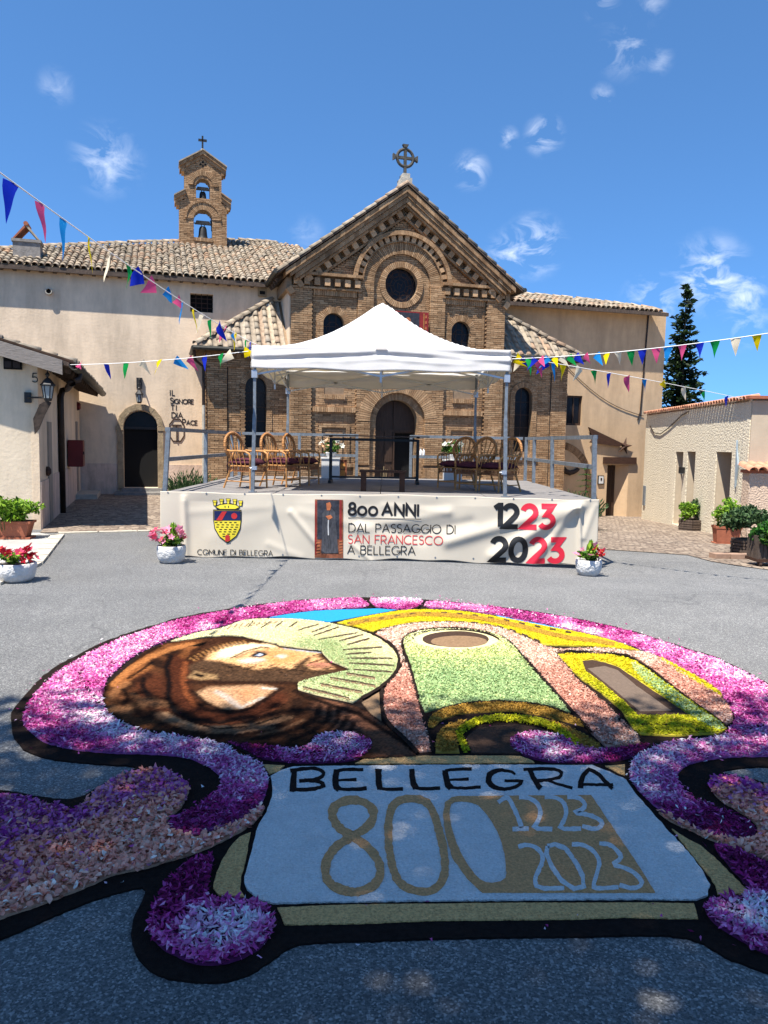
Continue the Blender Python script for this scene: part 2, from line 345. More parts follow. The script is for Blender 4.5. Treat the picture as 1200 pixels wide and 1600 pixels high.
# ------------------------------------------------------------------ mesh helpers
class MB:
    def __init__(s): s.v = []; s.f = []; s.c = []

    def add(s, vs, fs, col=None):
        o = len(s.v); s.v += [tuple(v) for v in vs]
        s.f += [tuple(i+o for i in f) for f in fs]
        s.c += [col or (1, 1, 1)]*len(vs)

    def box(s, x0, x1, y0, y1, z0, z1, col=None):
        s.add([(x0, y0, z0), (x1, y0, z0), (x1, y1, z0), (x0, y1, z0), (x0, y0, z1), (x1, y0, z1), (x1, y1, z1), (x0, y1, z1)],
              [(0, 3, 2, 1), (4, 5, 6, 7), (0, 1, 5, 4), (1, 2, 6, 5), (2, 3, 7, 6), (3, 0, 4, 7)], col)

    def hexa(s, a, b, col=None):
        """a: 4 points of one face, b: 4 points of the opposite"""
        s.add(list(a)+list(b), [(0, 3, 2, 1), (4, 5, 6, 7), (0, 1, 5, 4), (1, 2, 6, 5), (2, 3, 7, 6), (3, 0, 4, 7)], col)

    def bar(s, p, q, w, h, up=(0, 0, 1), col=None):
        p = Vector(p); q = Vector(q); d = (q-p).normalized(); u = Vector(up)
        if abs(d.dot(u)) > .98: u = Vector((1, 0, 0))
        x = d.cross(u).normalized()*(w/2); y = x.cross(d).normalized()*(h/2)
        s.hexa([p-x-y, p+x-y, p+x+y, p-x+y], [q-x-y, q+x-y, q+x+y, q-x+y], col)

    def tube(s, pts, r, n=6, closed=False, r2=None, col=None):
        pts = [Vector(p) for p in pts]; k = len(pts)
        vs = []; prev = None
        for i, p in enumerate(pts):
            if closed: d = pts[(i+1) % k]-pts[i-1]
            else: d = pts[min(i+1, k-1)]-pts[max(i-1, 0)]
            d.normalize()
            if prev is None:
                a = Vector((0, 0, 1)) if abs(d.z) < .9 else Vector((1, 0, 0)); x = d.cross(a).normalized()
            else:
                x = (prev-d*prev.dot(d)).normalized()
            prev = x; y = d.cross(x)
            rr = r if r2 is None else r+(r2-r)*i/(k-1)
            for j in range(n):
                t = 2*math.pi*j/n; vs.append(p+(x*math.cos(t)+y*math.sin(t))*rr)
        fs = []
        for i in range(k if closed else k-1):
            a = i*n; b = ((i+1) % k)*n
            for j in range(n): fs.append((a+j, a+(j+1) % n, b+(j+1) % n, b+j))
        if not closed:
            fs.append(tuple(range(n))[::-1]); fs.append(tuple(range((k-1)*n, k*n)))
        s.add(vs, fs, col)

    def lathe(s, prof, n=16, o=(0, 0, 0), col=None, sy=1.0):
        vs = []
        for (r, z) in prof:
            for j in range(n):
                t = 2*math.pi*j/n; vs.append((o[0]+r*math.cos(t), o[1]+r*sy*math.sin(t), o[2]+z))
        fs = []
        for i in range(len(prof)-1):
            for j in range(n): fs.append((i*n+j, i*n+(j+1) % n, (i+1)*n+(j+1) % n, (i+1)*n+j))
        fs.append(tuple(range(n))[::-1]); fs.append(tuple(range((len(prof)-1)*n, len(prof)*n)))
        s.add(vs, fs, col)

    def prism(s, poly, mp, d0, d1, holes=(), col=None):
        """2-D polygon with holes, mp(a, b, d) maps to 3-D; solid between depths d0 and d1"""
        loops = [poly]+list(holes)
        flat = [p for l in loops for p in l]
        tr = tessellate_polygon([[Vector((p[0], p[1], 0)) for p in l] for l in loops])
        n = len(flat)
        vs = [mp(p[0], p[1], d0) for p in flat]+[mp(p[0], p[1], d1) for p in flat]
        fs = [tuple(t) for t in tr]+[tuple(i+n for i in t[::-1]) for t in tr]
        o = 0
        for l in loops:
            k = len(l)
            for i in range(k): fs.append((o+i, o+(i+1) % k, o+(i+1) % k+n, o+i+n))
            o += k
        s.add(vs, fs, col)

    def flat(s, poly, mp, d, holes=(), col=None):
        loops = [poly]+list(holes); fl = [p for l in loops for p in l]
        tr = tessellate_polygon([[Vector((p[0], p[1], 0)) for p in l] for l in loops])
        s.add([mp(p[0], p[1], d) for p in fl], [tuple(t) for t in tr], col)

    def mesh(s, name, mat, smooth=False, col=False):
        me = bpy.data.meshes.new(name); me.from_pydata(s.v, [], s.f)
        if col:
            a = me.attributes.new('Col', 'FLOAT_COLOR', 'POINT')
            c = np.ones((len(s.v), 4), dtype=np.float32); c[:, :3] = s.c; a.data.foreach_set('color', c.ravel())
        if mat: me.materials.append(MT[mat] if isinstance(mat, str) else mat)
        if smooth: me.polygons.foreach_set('use_smooth', [True]*len(me.polygons))
        me.update(); return me

    def build(s, name, mat, parent=None, smooth=False, col=False, kind=None, recalc=True):
        me = s.mesh(name, mat, smooth, col)
        if recalc and len(s.f) < 60000:
            b = bmesh.new(); b.from_mesh(me); bmesh.ops.recalc_face_normals(b, faces=b.faces); b.to_mesh(me); b.free()
        return put(name, me, parent, kind)


def put(name, me, parent=None, kind=None, mat4=None):
    o = bpy.data.objects.new(name, me); COL.objects.link(o)
    if parent: o.parent = parent
    if mat4 is not None: o.matrix_local = mat4
    if kind: o['kind'] = kind
    return o


def thing(name, label, cat, loc=(0, 0, 0), rot=0, group=None):
    o = bpy.data.objects.new(name, None); COL.objects.link(o); o.empty_display_size = .2
    o.location = loc; o.rotation_euler = (0, 0, rot)
    o['label'] = label; o['category'] = cat
    if group: o['group'] = group
    return o


def tag(o, label, cat, group=None):
    o['label'] = label; o['category'] = cat
    if group: o['group'] = group
    return o


def arc(cx, cz, rx, rz, a0, a1, n=12):
    return [(cx+rx*math.cos(R(a0+(a1-a0)*i/n)), cz+rz*math.sin(R(a0+(a1-a0)*i/n))) for i in range(n+1)]


def arch_poly(cx, hw, z0, zs, n=12, rz=None):
    """rectangle with a round top; zs: springing height"""
    return [(cx-hw, z0), (cx+hw, z0)]+arc(cx, zs, hw, rz or hw, 0, 180, n)


def UVZ(u, z, d): return (u, d, z)


def bcol(k=1.0):
    t = rnd.random(); a = (.29, .165, .082); b = (.45, .285, .155)
    q = rnd.uniform(.86, 1.08)*k
    if rnd.random() < .06: q *= .72
    return tuple((a[i]+(b[i]-a[i])*t)*q for i in range(3))


def fill_bricks(mb, u0, u1, z0, z1, vf, depth=.06, span=None, L_=.27, H=.066, j=.011, k=1.0):
    """running-bond courses over a rectangle; span(z) gives the allowed u intervals"""
    n = max(1, round((z1-z0)/H)); h = (z1-z0)/n
    for i in range(n):
        zb = z0+i*h; zc = zb+h/2
        ints = [(u0, u1)]
        if span:
            ints = [(max(u0, a), min(u1, b)) for a, b in span(zc)]
        off = (i % 2)*L_/2
        for a, b in ints:
            if b-a < .03: continue
            x = math.floor((a-off)/L_)*L_+off
            while x < b-.005:
                xa = max(a, x); xb = min(b, x+L_)
                if xb-xa > .025:
                    pv = vf-rnd.uniform(0, .009)
                    zt = rnd.uniform(-.003, .003)
                    mb.box(xa+(j/2 if xa > a+.001 else 0), xb-(j/2 if xb < b-.001 else 0), pv, vf+depth, zb+j/2+zt, zb+h-j/2+zt, bcol(k))
                x += L_


def sub_int(ints, a, b):
    r = []
    for x, y in ints:
        if b <= x or a >= y: r.append((x, y)); continue
        if a > x: r.append((x, a))
        if b < y: r.append((b, y))
    return r


def circ_span(cx, cz, r, z):
    d = r*r-(z-cz)**2
    if d <= 0: return None
    d = math.sqrt(d); return (cx-d, cx+d)


def arch_span(cx, hw, z0, zs, z, rz=None):
    if z < z0: return None
    if z <= zs: return (cx-hw, cx+hw)
    return circ_span(cx, zs, hw, z)


def voussoirs(mb, cu, cz, r0_, r1_, a0, a1, n, v0, v1, gap=.012, k=1.0):
    for i in range(n):
        t0 = R(a0+(a1-a0)*i/n); t1 = R(a0+(a1-a0)*(i+1)/n)
        g = gap/2
        pts = []
        pv = v0-rnd.uniform(0, .007)
        for (r, t, sg) in ((r0_, t0, 1), (r1_, t0, 1), (r1_, t1, -1), (r0_, t1, -1)):
            dt = sg*g/r*(1 if t1 > t0 else -1)
            pts.append((cu+r*math.cos(t+dt), cz+r*math.sin(t+dt)))
        mb.hexa([(p[0], pv, p[1]) for p in pts], [(p[0], v1, p[1]) for p in pts], bcol(k))


def soldier(mb, u0, u1, z0, z1, v0, v1, w=.07, k=1.05):
    n = max(1, round((u1-u0)/w)); d = (u1-u0)/n
    for i in range(n):
        mb.box(u0+i*d+.005, u0+(i+1)*d-.005, v0-rnd.uniform(0, .007), v1, z0+.004, z1-.004, bcol(k))


# leaf clumps ------------------------------------------------------------
def kites(mb, c, d, up, l, w, fold, col):
    c = Vector(c); x = d.cross(up)
    if x.length < 1e-4: x = Vector((1, 0, 0))
    x.normalize(); n = x.cross(d)
    mb.add([c-d*l/2, c+x*w/2+n*fold, c+d*l/2, c-x*w/2+n*fold], [(0, 1, 2), (0, 2, 3)], col)


def rdir(r=rnd):
    z = r.uniform(-1, 1); t = r.uniform(0, 2*math.pi); s = math.sqrt(1-z*z)
    return Vector((s*math.cos(t), s*math.sin(t), z))


def foliage(mb, c, rad, n, l, cols, shell=.4, jit=.25, clumps=9, w=.45):
    """leaf kites gathered in clumps through an ellipsoid"""
    cl = []
    for _ in range(clumps):
        d = rdir(); q = rnd.uniform(.35, .85)
        cl.append((Vector((d.x*rad[0]*q, d.y*rad[1]*q, d.z*rad[2]*q)), rnd.uniform(.28, .5), rnd.uniform(.75, 1.2)))
    for _ in range(n):
        cc, s_, br = rnd.choice(cl)
        d = rdir(); q = (shell+(1-shell)*rnd.random())*s_*1.25
        p = Vector(c)+cc+Vector((d.x*rad[0]*q, d.y*rad[1]*q, d.z*rad[2]*q))
        co = rnd.choice(cols); k = br*rnd.uniform(.75, 1.25)
        ll = l*rnd.uniform(.65, 1.25)
        kites(mb, p, (rdir()+d*.6).normalized(), rdir(), ll, ll*w, ll*.12, tuple(x*k for x in co))


# stroke letters ----------------------------------------------------------
def cv(cx, cy, rx, ry, a0, a1, n=10): return arc(cx, cy, rx, ry, a0, a1, n)


GL = {
 'A': (.84, [[(0, 0), (.42, 1), (.84, 0)], [(.15, .34), (.69, .34)]]),
 'B': (.62, [[(0, 0), (0, 1), (.32, 1)]+cv(.32, .765, .235, .235, 90, -90)+[(0, .53)], [(.3, .53)]+cv(.34, .265, .265, .265, 90, -90)+[(0, 0)]]),
 'C': (.86, [cv(.5, .5, .5, .5, 48, 312, 18)]),
 'D': (.76, [[(0, 0), (0, 1), (.27, 1)]+cv(.27, .5, .49, .5, 90, -90, 12)+[(0, 0)]]),
 'E': (.54, [[(.54, 1), (0, 1), (0, 0), (.54, 0)], [(0, .52), (.48, .52)]]),
 'F': (.52, [[(.54, 1), (0, 1), (0, 0)], [(0, .5), (.46, .5)]]),
 'G': (.92, [cv(.5, .5, .5, .5, 48, 352, 20)+[(.56, .43)]]),
 'I': (.02, [[(0, 0), (0, 1)]]),
 'L': (.5, [[(0, 1), (0, 0), (.5, 0)]]),
 'M': (.86, [[(0, 0), (0, 1), (.43, .35), (.86, 1), (.86, 0)]]),
 'N': (.72, [[(0, 0), (0, 1), (.72, 0), (.72, 1)]]),
 'O': (1.0, [cv(.5, .5, .5, .5, 0, 360, 24)]),
 'o': (.68, [cv(.34, .35, .34, .35, 0, 360, 20)]),
 'P': (.6, [[(0, 0), (0, 1), (.32, 1)]+cv(.32, .72, .28, .28, 90, -90)+[(0, .44)]]),
 'R': (.62, [[(0, 0), (0, 1), (.32, 1)]+cv(.32, .72, .28, .28, 90, -90)+[(0, .44)], [(.28, .44), (.62, 0)]]),
 'S': (.54, [cv(.28, .755, .245, .245, 35, 265, 10)[:-1]+cv(.27, .26, .27, .26, 85, -145, 12)]),
 'T': (.66, [[(0, 1), (.66, 1)], [(.33, 1), (.33, 0)]]),
 'U': (.68, [[(0, 1)]+cv(.34, .34, .34, .34, 180, 360)+[(.68, 1)]]),
 '0': (.68, [cv(.34, .5, .34, .5, 0, 360, 24)]),
 '8': (.58, [cv(.29, .75, .235, .245, -90, 270, 18), cv(.29, .255, .29, .255, 90, 450, 18)]),
 '1': (.3, [[(0, .86), (.2, 1), (.27, 1), (.27, 0)]]),
 '2': (.64, [cv(.31, .7, .3, .3, 165, -12, 12)+[(.53, .5), (.02, 0), (.66, 0)]]),
 '3': (.6, [[(.04, 1), (.55, 1), (.27, .6)]+cv(.27, .3, .32, .3, 85, -150, 14)]),
 '5': (.55, [[(.5, 1), (.08, 1), (.02, .55)]+cv(.25, .3, .3, .3, 110, -150, 12)]),
 ' ': (.34, []), '-': (.3, [[(0, .5), (.3, .5)]]),
}


def ribbon2(pts, w, closed=False):
    """centre line -> left and right offset points (mitred)"""
    P = [np.array(p, float) for p in pts]
    if closed or (len(P) > 3 and np.hypot(*(P[0]-P[-1])) < 1e-6):
        closed = True
        if np.hypot(*(P[0]-P[-1])) < 1e-6: P = P[:-1]
    n = len(P); l = []; r = []
    for i in range(n):
        a = P[i-1] if (i > 0 or closed) else None; b = P[(i+1) % n] if (i < n-1 or closed) else None
        d1 = (P[i]-a) if a is not None else (b-P[i]); d2 = (b-P[i]) if b is not None else (P[i]-a)
        d1 = d1/(np.hypot(*d1)+1e-9); d2 = d2/(np.hypot(*d2)+1e-9)
        n1 = np.array((-d1[1], d1[0])); n2 = np.array((-d2[1], d2[0])); m = n1+n2; ml = np.hypot(*m)
        m = n1 if ml < .3 else m/ml
        k = 1/max(.45, float(m@n1))
        wi = w[i] if hasattr(w, '__len__') else w
        l.append(P[i]+m*wi/2*k); r.append(P[i]-m*wi/2*k)
    return l, r, closed


def dens(pts, step):
    o = [pts[0]]
    for a, b in zip(pts[:-1], pts[1:]):
        d = math.hypot(b[0]-a[0], b[1]-a[1]); k = max(1, int(d/step))
        for i in range(1, k+1): o.append((a[0]+(b[0]-a[0])*i/k, a[1]+(b[1]-a[1])*i/k))
    return o


def stroke(mb, pts, w, mp, d, thick=0., step=None, col=None, closed=False, ncol=3):
    if closed and pts[0] != pts[-1]: pts = list(pts)+[pts[0]]
    if step: pts = dens(list(pts), step)
    l, r, cl = ribbon2(pts, w)
    n = len(l); k = n if cl else n-1
    K = ncol
    vs = [mp(l[i][0]+(r[i][0]-l[i][0])*q/(K-1), l[i][1]+(r[i][1]-l[i][1])*q/(K-1), d) for q in range(K) for i in range(n)]
    fs = []
    for i in range(k):
        j = (i+1) % n
        for q in range(K-1): fs.append((q*n+i, q*n+j, (q+1)*n+j, (q+1)*n+i))
    if thick:
        o = K*n
        vs += [mp(p[0], p[1], d-thick) for p in l]+[mp(p[0], p[1], d-thick) for p in r]
        for i in range(k):
            j = (i+1) % n
            fs.append((i, o+i, o+j, j)); fs.append(((K-1)*n+i, (K-1)*n+j, o+n+j, o+n+i))
    mb.add(vs, fs, col)


def text(mb, s, x, y, h, w, mp, d, sp=.26, step=None, thick=0., slant=0., ncol=3):
    """letters from strokes; x, y lower-left; returns the end x"""
    e = 0
    for ch in s:
        gw, ss = GL[ch]
        for st in ss:
            q = [(x+(p[0]+slant*p[1])*h, y+p[1]*h) for p in st]
            stroke(mb, q, w, mp, d+e*.0006, thick, step, ncol=ncol); e = (e+1) % 3
        x += (gw+sp)*h
    return x
# ================================================================== ground
def grid_sheet(name, poly_test, x0, x1, y0, y1, st, dz, mat, kind='structure'):
    nx = int((x1-x0)/st)+1; ny = int((y1-y0)/st)+1
    mb = MB(); idx = {}
    for j in range(ny):
        for i in range(nx):
            x = x0+i*st; y = y0+j*st
            mb.v.append((x, y, hgt(x, y)+dz)); mb.c.append((1, 1, 1))
    for j in range(ny-1):
        for i in range(nx-1):
            if poly_test(x0+(i+.5)*st, y0+(j+.5)*st):
                a = j*nx+i; mb.f.append((a, a+1, a+nx+1, a+nx))
    return mb.build(name, mat, kind=kind, recalc=False, smooth=True)


grid_sheet('courtyard', lambda x, y: True, -20, 24, -16, 46, .5, 0, 'asphalt')
mb = MB(); mb.add([(-900, -900, -1.6), (900, -900, -1.6), (900, 900, -1.6), (-900, 900, -1.6)], [(0, 1, 2, 3)])
mb.build('ground', M('earth', (.12, .11, .06), .3, .05), kind='structure', recalc=False)


def sheet_poly(name, poly, dz, mat, holes=(), kind='structure', st=.8):
    """flat area on the ground following its slope, finely cut"""
    b = bmesh.new(); m = MB(); m.flat(poly, lambda a, c, d: (a, c, 0), 0, holes)
    me = m.mesh(name, mat); b.from_mesh(me)
    for _ in range(5):
        e = [x for x in b.edges if x.calc_length() > st]
        if not e: break
        bmesh.ops.subdivide_edges(b, edges=e, cuts=1, use_grid_fill=False)
        bmesh.ops.triangulate(b, faces=[f for f in b.faces if len(f.verts) > 3])
    for v in b.verts: v.co.z = hgt(v.co.x, v.co.y)+dz
    bmesh.ops.recalc_face_normals(b, faces=b.faces)
    b.to_mesh(me); b.free()
    return put(name, me, None, kind)


def g2(px, py):
    p = Gh(px, py); return (p.x, p.y)


# cobbled paving in front of the convent, left and right
cl = [g2(62, 833), g2(120, 832), g2(215, 830), g2(252, 829), (-3.3, 15.0), (-3.3, 28.5), (-12.5, 27.0), (-9.75, 24.6)]
sheet_poly('cobbled_paving', cl, .012, 'cobble')
cr = [(3.0, 14.2), g2(942, 859), g2(1020, 864), g2(1075, 868), g2(1112, 878), g2(1150, 884), g2(1215, 893), (9.2, 12.5), (14, 13), (14, 34), (3.0, 31)]
sheet_poly('cobbled_paving', cr, .012, 'cobble')
# pale pavement on the left with its kerb strip
pk = [g2(88, 838), g2(52, 880), g2(0, 905), (-6.6, 8.2), (-9.5, 7.0), (-9.5, 13.6), g2(60, 833)]
sheet_poly('pavement', pk, .010, 'concrete')
kb = MB()
kp = [g2(91, 837), g2(54, 882), g2(-14, 915)]
for a, b in zip(kp[:-1], kp[1:]):
    A = Vector((*a, .014)); B = Vector((*b, .014)); n = 5 if a == kp[0] else 3
    for i in range(n):
        P = A+(B-A)*(i/n+.008); Q = A+(B-A)*((i+1)/n-.008); kb.bar(P, Q, .22, .05)
kb.build('kerb', 'palestone', kind='structure')
ks = MB()
kp = [g2(90, 834), g2(215, 831), g2(251, 830)]
for a, b in zip(kp[:-1], kp[1:]):
    A = Vector((*a, .012)); B = Vector((*b, .012)); n = max(2, int((B-A).length/.6))
    for i in range(n):
        ks.bar(A+(B-A)*(i/n+.01), A+(B-A)*((i+1)/n-.01), .16, .03)
ks.build('kerb', 'palestone', kind='structure')
ks = MB()
kp = [g2(1112, 873), g2(1182, 874)]
A = Vector((*kp[0], hgt(*kp[0])+.04)); B = Vector((*kp[1], hgt(*kp[1])+.04))
for i in range(3): ks.bar(A+(B-A)*(i/3+.01), A+(B-A)*((i+1)/3-.01), .22, .12)
ks.build('kerb', M('brick_kerb', (.30, .19, .13), .2, 8), kind='structure')

# ================================================================== roof tiles
def barrel(r1=.098, r2=.082, l=.44, n=6, t=.016):
    mb = MB(); vs = []
    for (r, y) in ((r1, 0), (r2, l)):
        for q in (r, r-t):
            for i in range(n+1):
                a = math.pi*i/n; vs.append((q*math.cos(a), y, q*math.sin(a)*.95))
    fs = []
    k = n+1
    for i in range(n):
        fs += [(i, i+1, 2*k+i+1, 2*k+i), (k+i+1, k+i, 3*k+i, 3*k+i+1), (i+1, i, k+i, k+i+1)]
    mb.add(vs, fs); return mb


TILE = barrel().mesh('roof_tile', 'tile', smooth=True)
TILEMB = barrel()


def tile_roof(root, p0, e, s, cols, lo, hi, n_max=300, sp=.205, step=.345, lift=.03, skip=None):
    """columns of barrel tiles; lo/hi(u) give the slope lengths of the covered stretch at eave position u"""
    e = Vector(e).normalized(); s = Vector(s).normalized(); n = e.cross(s).normalized()
    if n.z < 0: n = -n
    pans = MB(); rest = MB(); place = []
    for c in range(cols):
        u = (c+.5)*sp; a = lo(u); b = hi(u)
        k = 0
        while a+k*step < b-.1:
            place.append((a+k*step, u, k)); k += 1
        # the channel tile beside the column
        ua = u+sp/2; a2 = max(lo(ua), 0)-.02; b2 = hi(ua)
        if b2-a2 > .1:
            vs = []
            for q in (a2, b2):
                for i in range(4):
                    t = math.pi+math.pi*i/3; vs.append(Vector(p0)+e*(ua+.085*math.cos(t))+s*q+n*(.055+.06*math.sin(t)))
            pans.add(vs, [(i, i+1, 5+i, 4+i) for i in range(3)])
    place.sort(key=lambda p: p[0])
    for i, (a, u, k) in enumerate(place):
        ju = rnd.gauss(0, .008); ja = rnd.gauss(0, .012); rz = rnd.gauss(0, .03); tl = rnd.gauss(.045, .012)
        o = Vector(p0)+e*(u+ju)+s*(a+ja)+n*(lift+rnd.gauss(0, .004))
        B = Matrix(((e.x, s.x, n.x, o.x), (e.y, s.y, n.y, o.y), (e.z, s.z, n.z, o.z), (0, 0, 0, 1)))
        m4 = B @ Matrix.Rotation(rz, 4, 'Z') @ Matrix.Rotation(-tl, 4, 'X')
        if i < n_max: put('roof_tile', TILE, root, None, m4)
        else: rest.add([m4 @ Vector(v) for v in TILEMB.v], TILEMB.f)
    if rest.v: rest.build('roof_tiles', 'tile', root, True, kind='stuff', recalc=False)
    pans.build('channel_tiles', 'tile', root, True, kind='stuff', recalc=False)


def ridge_tiles(root, a, b, step=.36, r=1.0):
    a = Vector(a); b = Vector(b); d = (b-a); l = d.length; d.normalize()
    x = d.cross(Vector((0, 0, 1))).normalized(); n = x.cross(d)
    k = int(l/step)
    for i in range(k):
        o = a+d*(i*step+rnd.gauss(0, .01))
        m = Matrix(((x.x, d.x, n.x, o.x), (x.y, d.y, n.y, o.y), (x.z, d.z, n.z, o.z), (0, 0, 0, 1)))
        put('roof_tile', TILE, root, None, m @ Matrix.Rotation(-.04+rnd.gauss(0, .02), 4, 'X') @ Matrix.Scale(r, 4))


# ================================================================== church
ch = thing('church', 'brick church with gabled front, round window and dark arched door', 'church', CH.o, CH.a)
HW = 3.62; ZC0, ZC1 = 6.62, 7.02; ZA = 6.95      # half width, cornice, arch centre
SL = .745                                            # gable slope
# solid wall behind the bricks
mb = MB()
outer = [(-HW, -.6), (HW, -.6), (HW, 7.0), (0, 7.0+HW*SL), (-HW, 7.0)]
holes = [arc(-.02, 6.94, .55, .55, 0, 360, 28)[:-1], arch_poly(-2.25, .335, 4.75, 5.57), arch_poly(2.08, .335, 4.75, 5.57), arch_poly(-.08, .72, -.1, 2.52, 16)]
mb.prism(outer, UVZ, .04, .6, holes)
mb.box(-HW, -HW+.5, .6, 12, -.6, 7.0); mb.box(HW-.5, HW, .6, 12, -.6, 7.0); mb.box(-HW, HW, 11.6, 12.1, -.6, 7.0)
mb.build('wall', 'mortar', ch)
# plaster on the left flank
mb = MB(); mb.box(-HW-.03, -HW, .08, 2.0, 4, 6.95); mb.build('flank_plaster', 'pinkplaster', ch)

bk = MB()
def gable(z): return [(-(7.0+HW*SL-z)/SL, (7.0+HW*SL-z)/SL)] if z > 7 else [(-HW, HW)]


def field_span(z):
    r = gable(z)
    for s_ in (circ_span(-.02, 6.94, .74, z), arch_span(-2.25, .53, 4.7, 5.57, z), arch_span(2.08, .53, 4.7, 5.57, z)):
        if s_: r = sub_int(r, *s_)
    return r


def tymp_span(z):
    r = [(max(a, -(8.98-z)/SL*.985), min(b, (8.98-z)/SL*.985)) for a, b in gable(z)]
    s_ = circ_span(0, ZA, 1.6, z)
    if s_: r = sub_int(r, *s_)
    return r


# zones: (u0,u1,z0,z1,front)
fill_bricks(bk, -2.92, -1.5, 4.2, 6.42, .0, span=field_span); fill_bricks(bk, 1.5, 2.92, 4.2, 6.42, .0, span=field_span)
fill_bricks(bk, -HW, HW, 7.06, 9.0, -.02, span=tymp_span)
def inner_span(z):
    r = [(-.95, .95)]
    if z > ZA:
        c = circ_span(0, ZA, .95, z); r = [c] if c else []
    for s_ in (circ_span(-.02, 6.94, .74, z),):
        if s_: r = [y for x in [sub_int(r, *s_)] for y in x]
    return r
fill_bricks(bk, -.95, .95, 4.2, 7.9, .01, span=inner_span)
for s_ in (-1, 1):
    a, b = sorted((s_*.965, s_*1.475)); fill_bricks(bk, a, b, 3.9, 6.95, -.09, .13)          # jambs of the great arch
    a, b = sorted((s_*2.95, s_*HW)); fill_bricks(bk, a, b, 1.1, 6.6, -.10, .14)          # corner pilasters
    a, b = sorted((s_*2.96, s_*(HW+.05))); fill_bricks(bk, a, b, -.5, 1.02, -.15, .19)
    a, b = sorted((s_*1.5, s_*2.92))
    soldier(bk, a, b, 6.42, 6.62, -.05, .1)
    # lower bays: slit, sill and stepped panel
    fill_bricks(bk, a, b, 2.95, 4.2, .02, span=lambda z: sub_int([(-9, 9)], s_*2.2-.33, s_*2.2+.33) if 3.35 < z < 3.95 else [(-9, 9)])
    soldier(bk, s_*2.2-.36, s_*2.2+.36, 3.2, 3.35, -.03, .1)
    soldier(bk, a, b, 2.78, 2.95, -.08, .1, k=1.15)
    fill_bricks(bk, a, b, 1.1, 2.78, .02, span=lambda z: sub_int([(-9, 9)], s_*2.2-.52, s_*2.2+.52) if z < 2.42 else [(-9, 9)])
    fill_bricks(bk, s_*2.2-.52, s_*2.2+.52, 1.1, 2.42, -.03, .05, span=lambda z: sub_int([(-9, 9)], s_*2.2-.4, s_*2.2+.4) if z < 2.30 else [(-9, 9)])
    fill_bricks(bk, s_*2.2-.4, s_*2.2+.4, 1.1, 2.30, .02, span=lambda z: sub_int([(-9, 9)], s_*2.2-.28, s_*2.2+.28) if z < 2.14 else [(-9, 9)])
    fill_bricks(bk, s_*2.2-.28, s_*2.2+.28, 1.1, 2.14, -.02, .05)
    fill_bricks(bk, a, b, -.5, 1.1, .0)
    soldier(bk, a, b, 1.02, 1.14, -.08, .1)
# door bay
def door_span(z):
    r = [(-9, 9)]
    for s_ in (arch_span(-.08, 1.36, -1, 2.52, z) if z > 2.52 else (-.08-.95, -.08+.95),):
        if s_: r = sub_int(r, *s_)
    return r
fill_bricks(bk, -1.5, 1.5, 1.1, 3.9, -.09, .13, span=door_span)
fill_bricks(bk, -1.55, 1.55, -.5, 1.02, -.14, .18, span=door_span)
voussoirs(bk, -.08, 2.52, .95, 1.36, 0, 180, 52, -.10, .1, k=1.08)
voussoirs(bk, -.08, 2.52, .72, .945, 0, 180, 44, .03, .3, k=.95)
for s_ in (-1, 1):
    a, b = sorted((-.08+s_*.72, -.08+s_*.945)); fill_bricks(bk, a, b, -.1, 2.52, .03, .3)
# rings
voussoirs(bk, 0, ZA, .955, 1.31, 0, 180, 62, -.07, .1)
voussoirs(bk, 0, ZA, 1.53, 1.66, 0, 180, 40, -.20, .1, gap=.006, k=.95)
voussoirs(bk, 0, ZA, 1.315, 1.36, 0, 180, 36, -.13, .1, gap=.004, k=.9)
voussoirs(bk, -.02, 6.94, .55, .735, 0, 360, 66, -.03, .3, k=1.15)
for cu in (-2.25, 2.08):
    voussoirs(bk, cu, 5.57, .335, .53, 0, 180, 26, -.02, .25, k=1.1)
    for s_ in (-1, 1):
        a, b = sorted((cu+s_*.335, cu+s_*.53)); fill_bricks(bk, a, b, 4.7, 5.57, -.02, .25)
# string courses
for s_ in (-1, 1):
    a, b = sorted((s_*1.36, s_*(HW+.08)))
    mb2 = bk
    for z0, z1, v in ((7.0, 7.09, -.24), (6.60, 6.66, -.13)):
        x = a
        while x < b-.02:
            xe = min(b, x+.3); bk.box(x+.004, xe-.004, v-rnd.uniform(0, .008), .1, z0, z1, bcol(.9)); x = xe
    # raking courses
    for off, h, v in ((0.0, .07, -.14), (.27, .07, -.26), (.35, .14, -.32), (.50, .10, -.36), (.605, .135, -.40)):
        n = 26
        for i in range(n):
            ua = s_*(.0+i*4.0/n); ub = s_*((i+1)*4.0/n)
            za = 9.0-SL*abs(ua)+off*1.25; zb = 9.0-SL*abs(ub)+off*1.25
            if max(za, zb) < 6.9: continue
            pv = v-rnd.uniform(0, .01); hh = h*1.25
            bk.hexa([(ua, pv, za), (ub, pv, zb), (ub, pv, zb+hh), (ua, pv, za+hh)], [(ua, .3, za), (ub, .3, zb), (ub, .3, zb+hh), (ua, .3, za+hh)], bcol(.85))
bk.build('brickwork', 'brick', ch, col=True, kind='stuff', recalc=False)
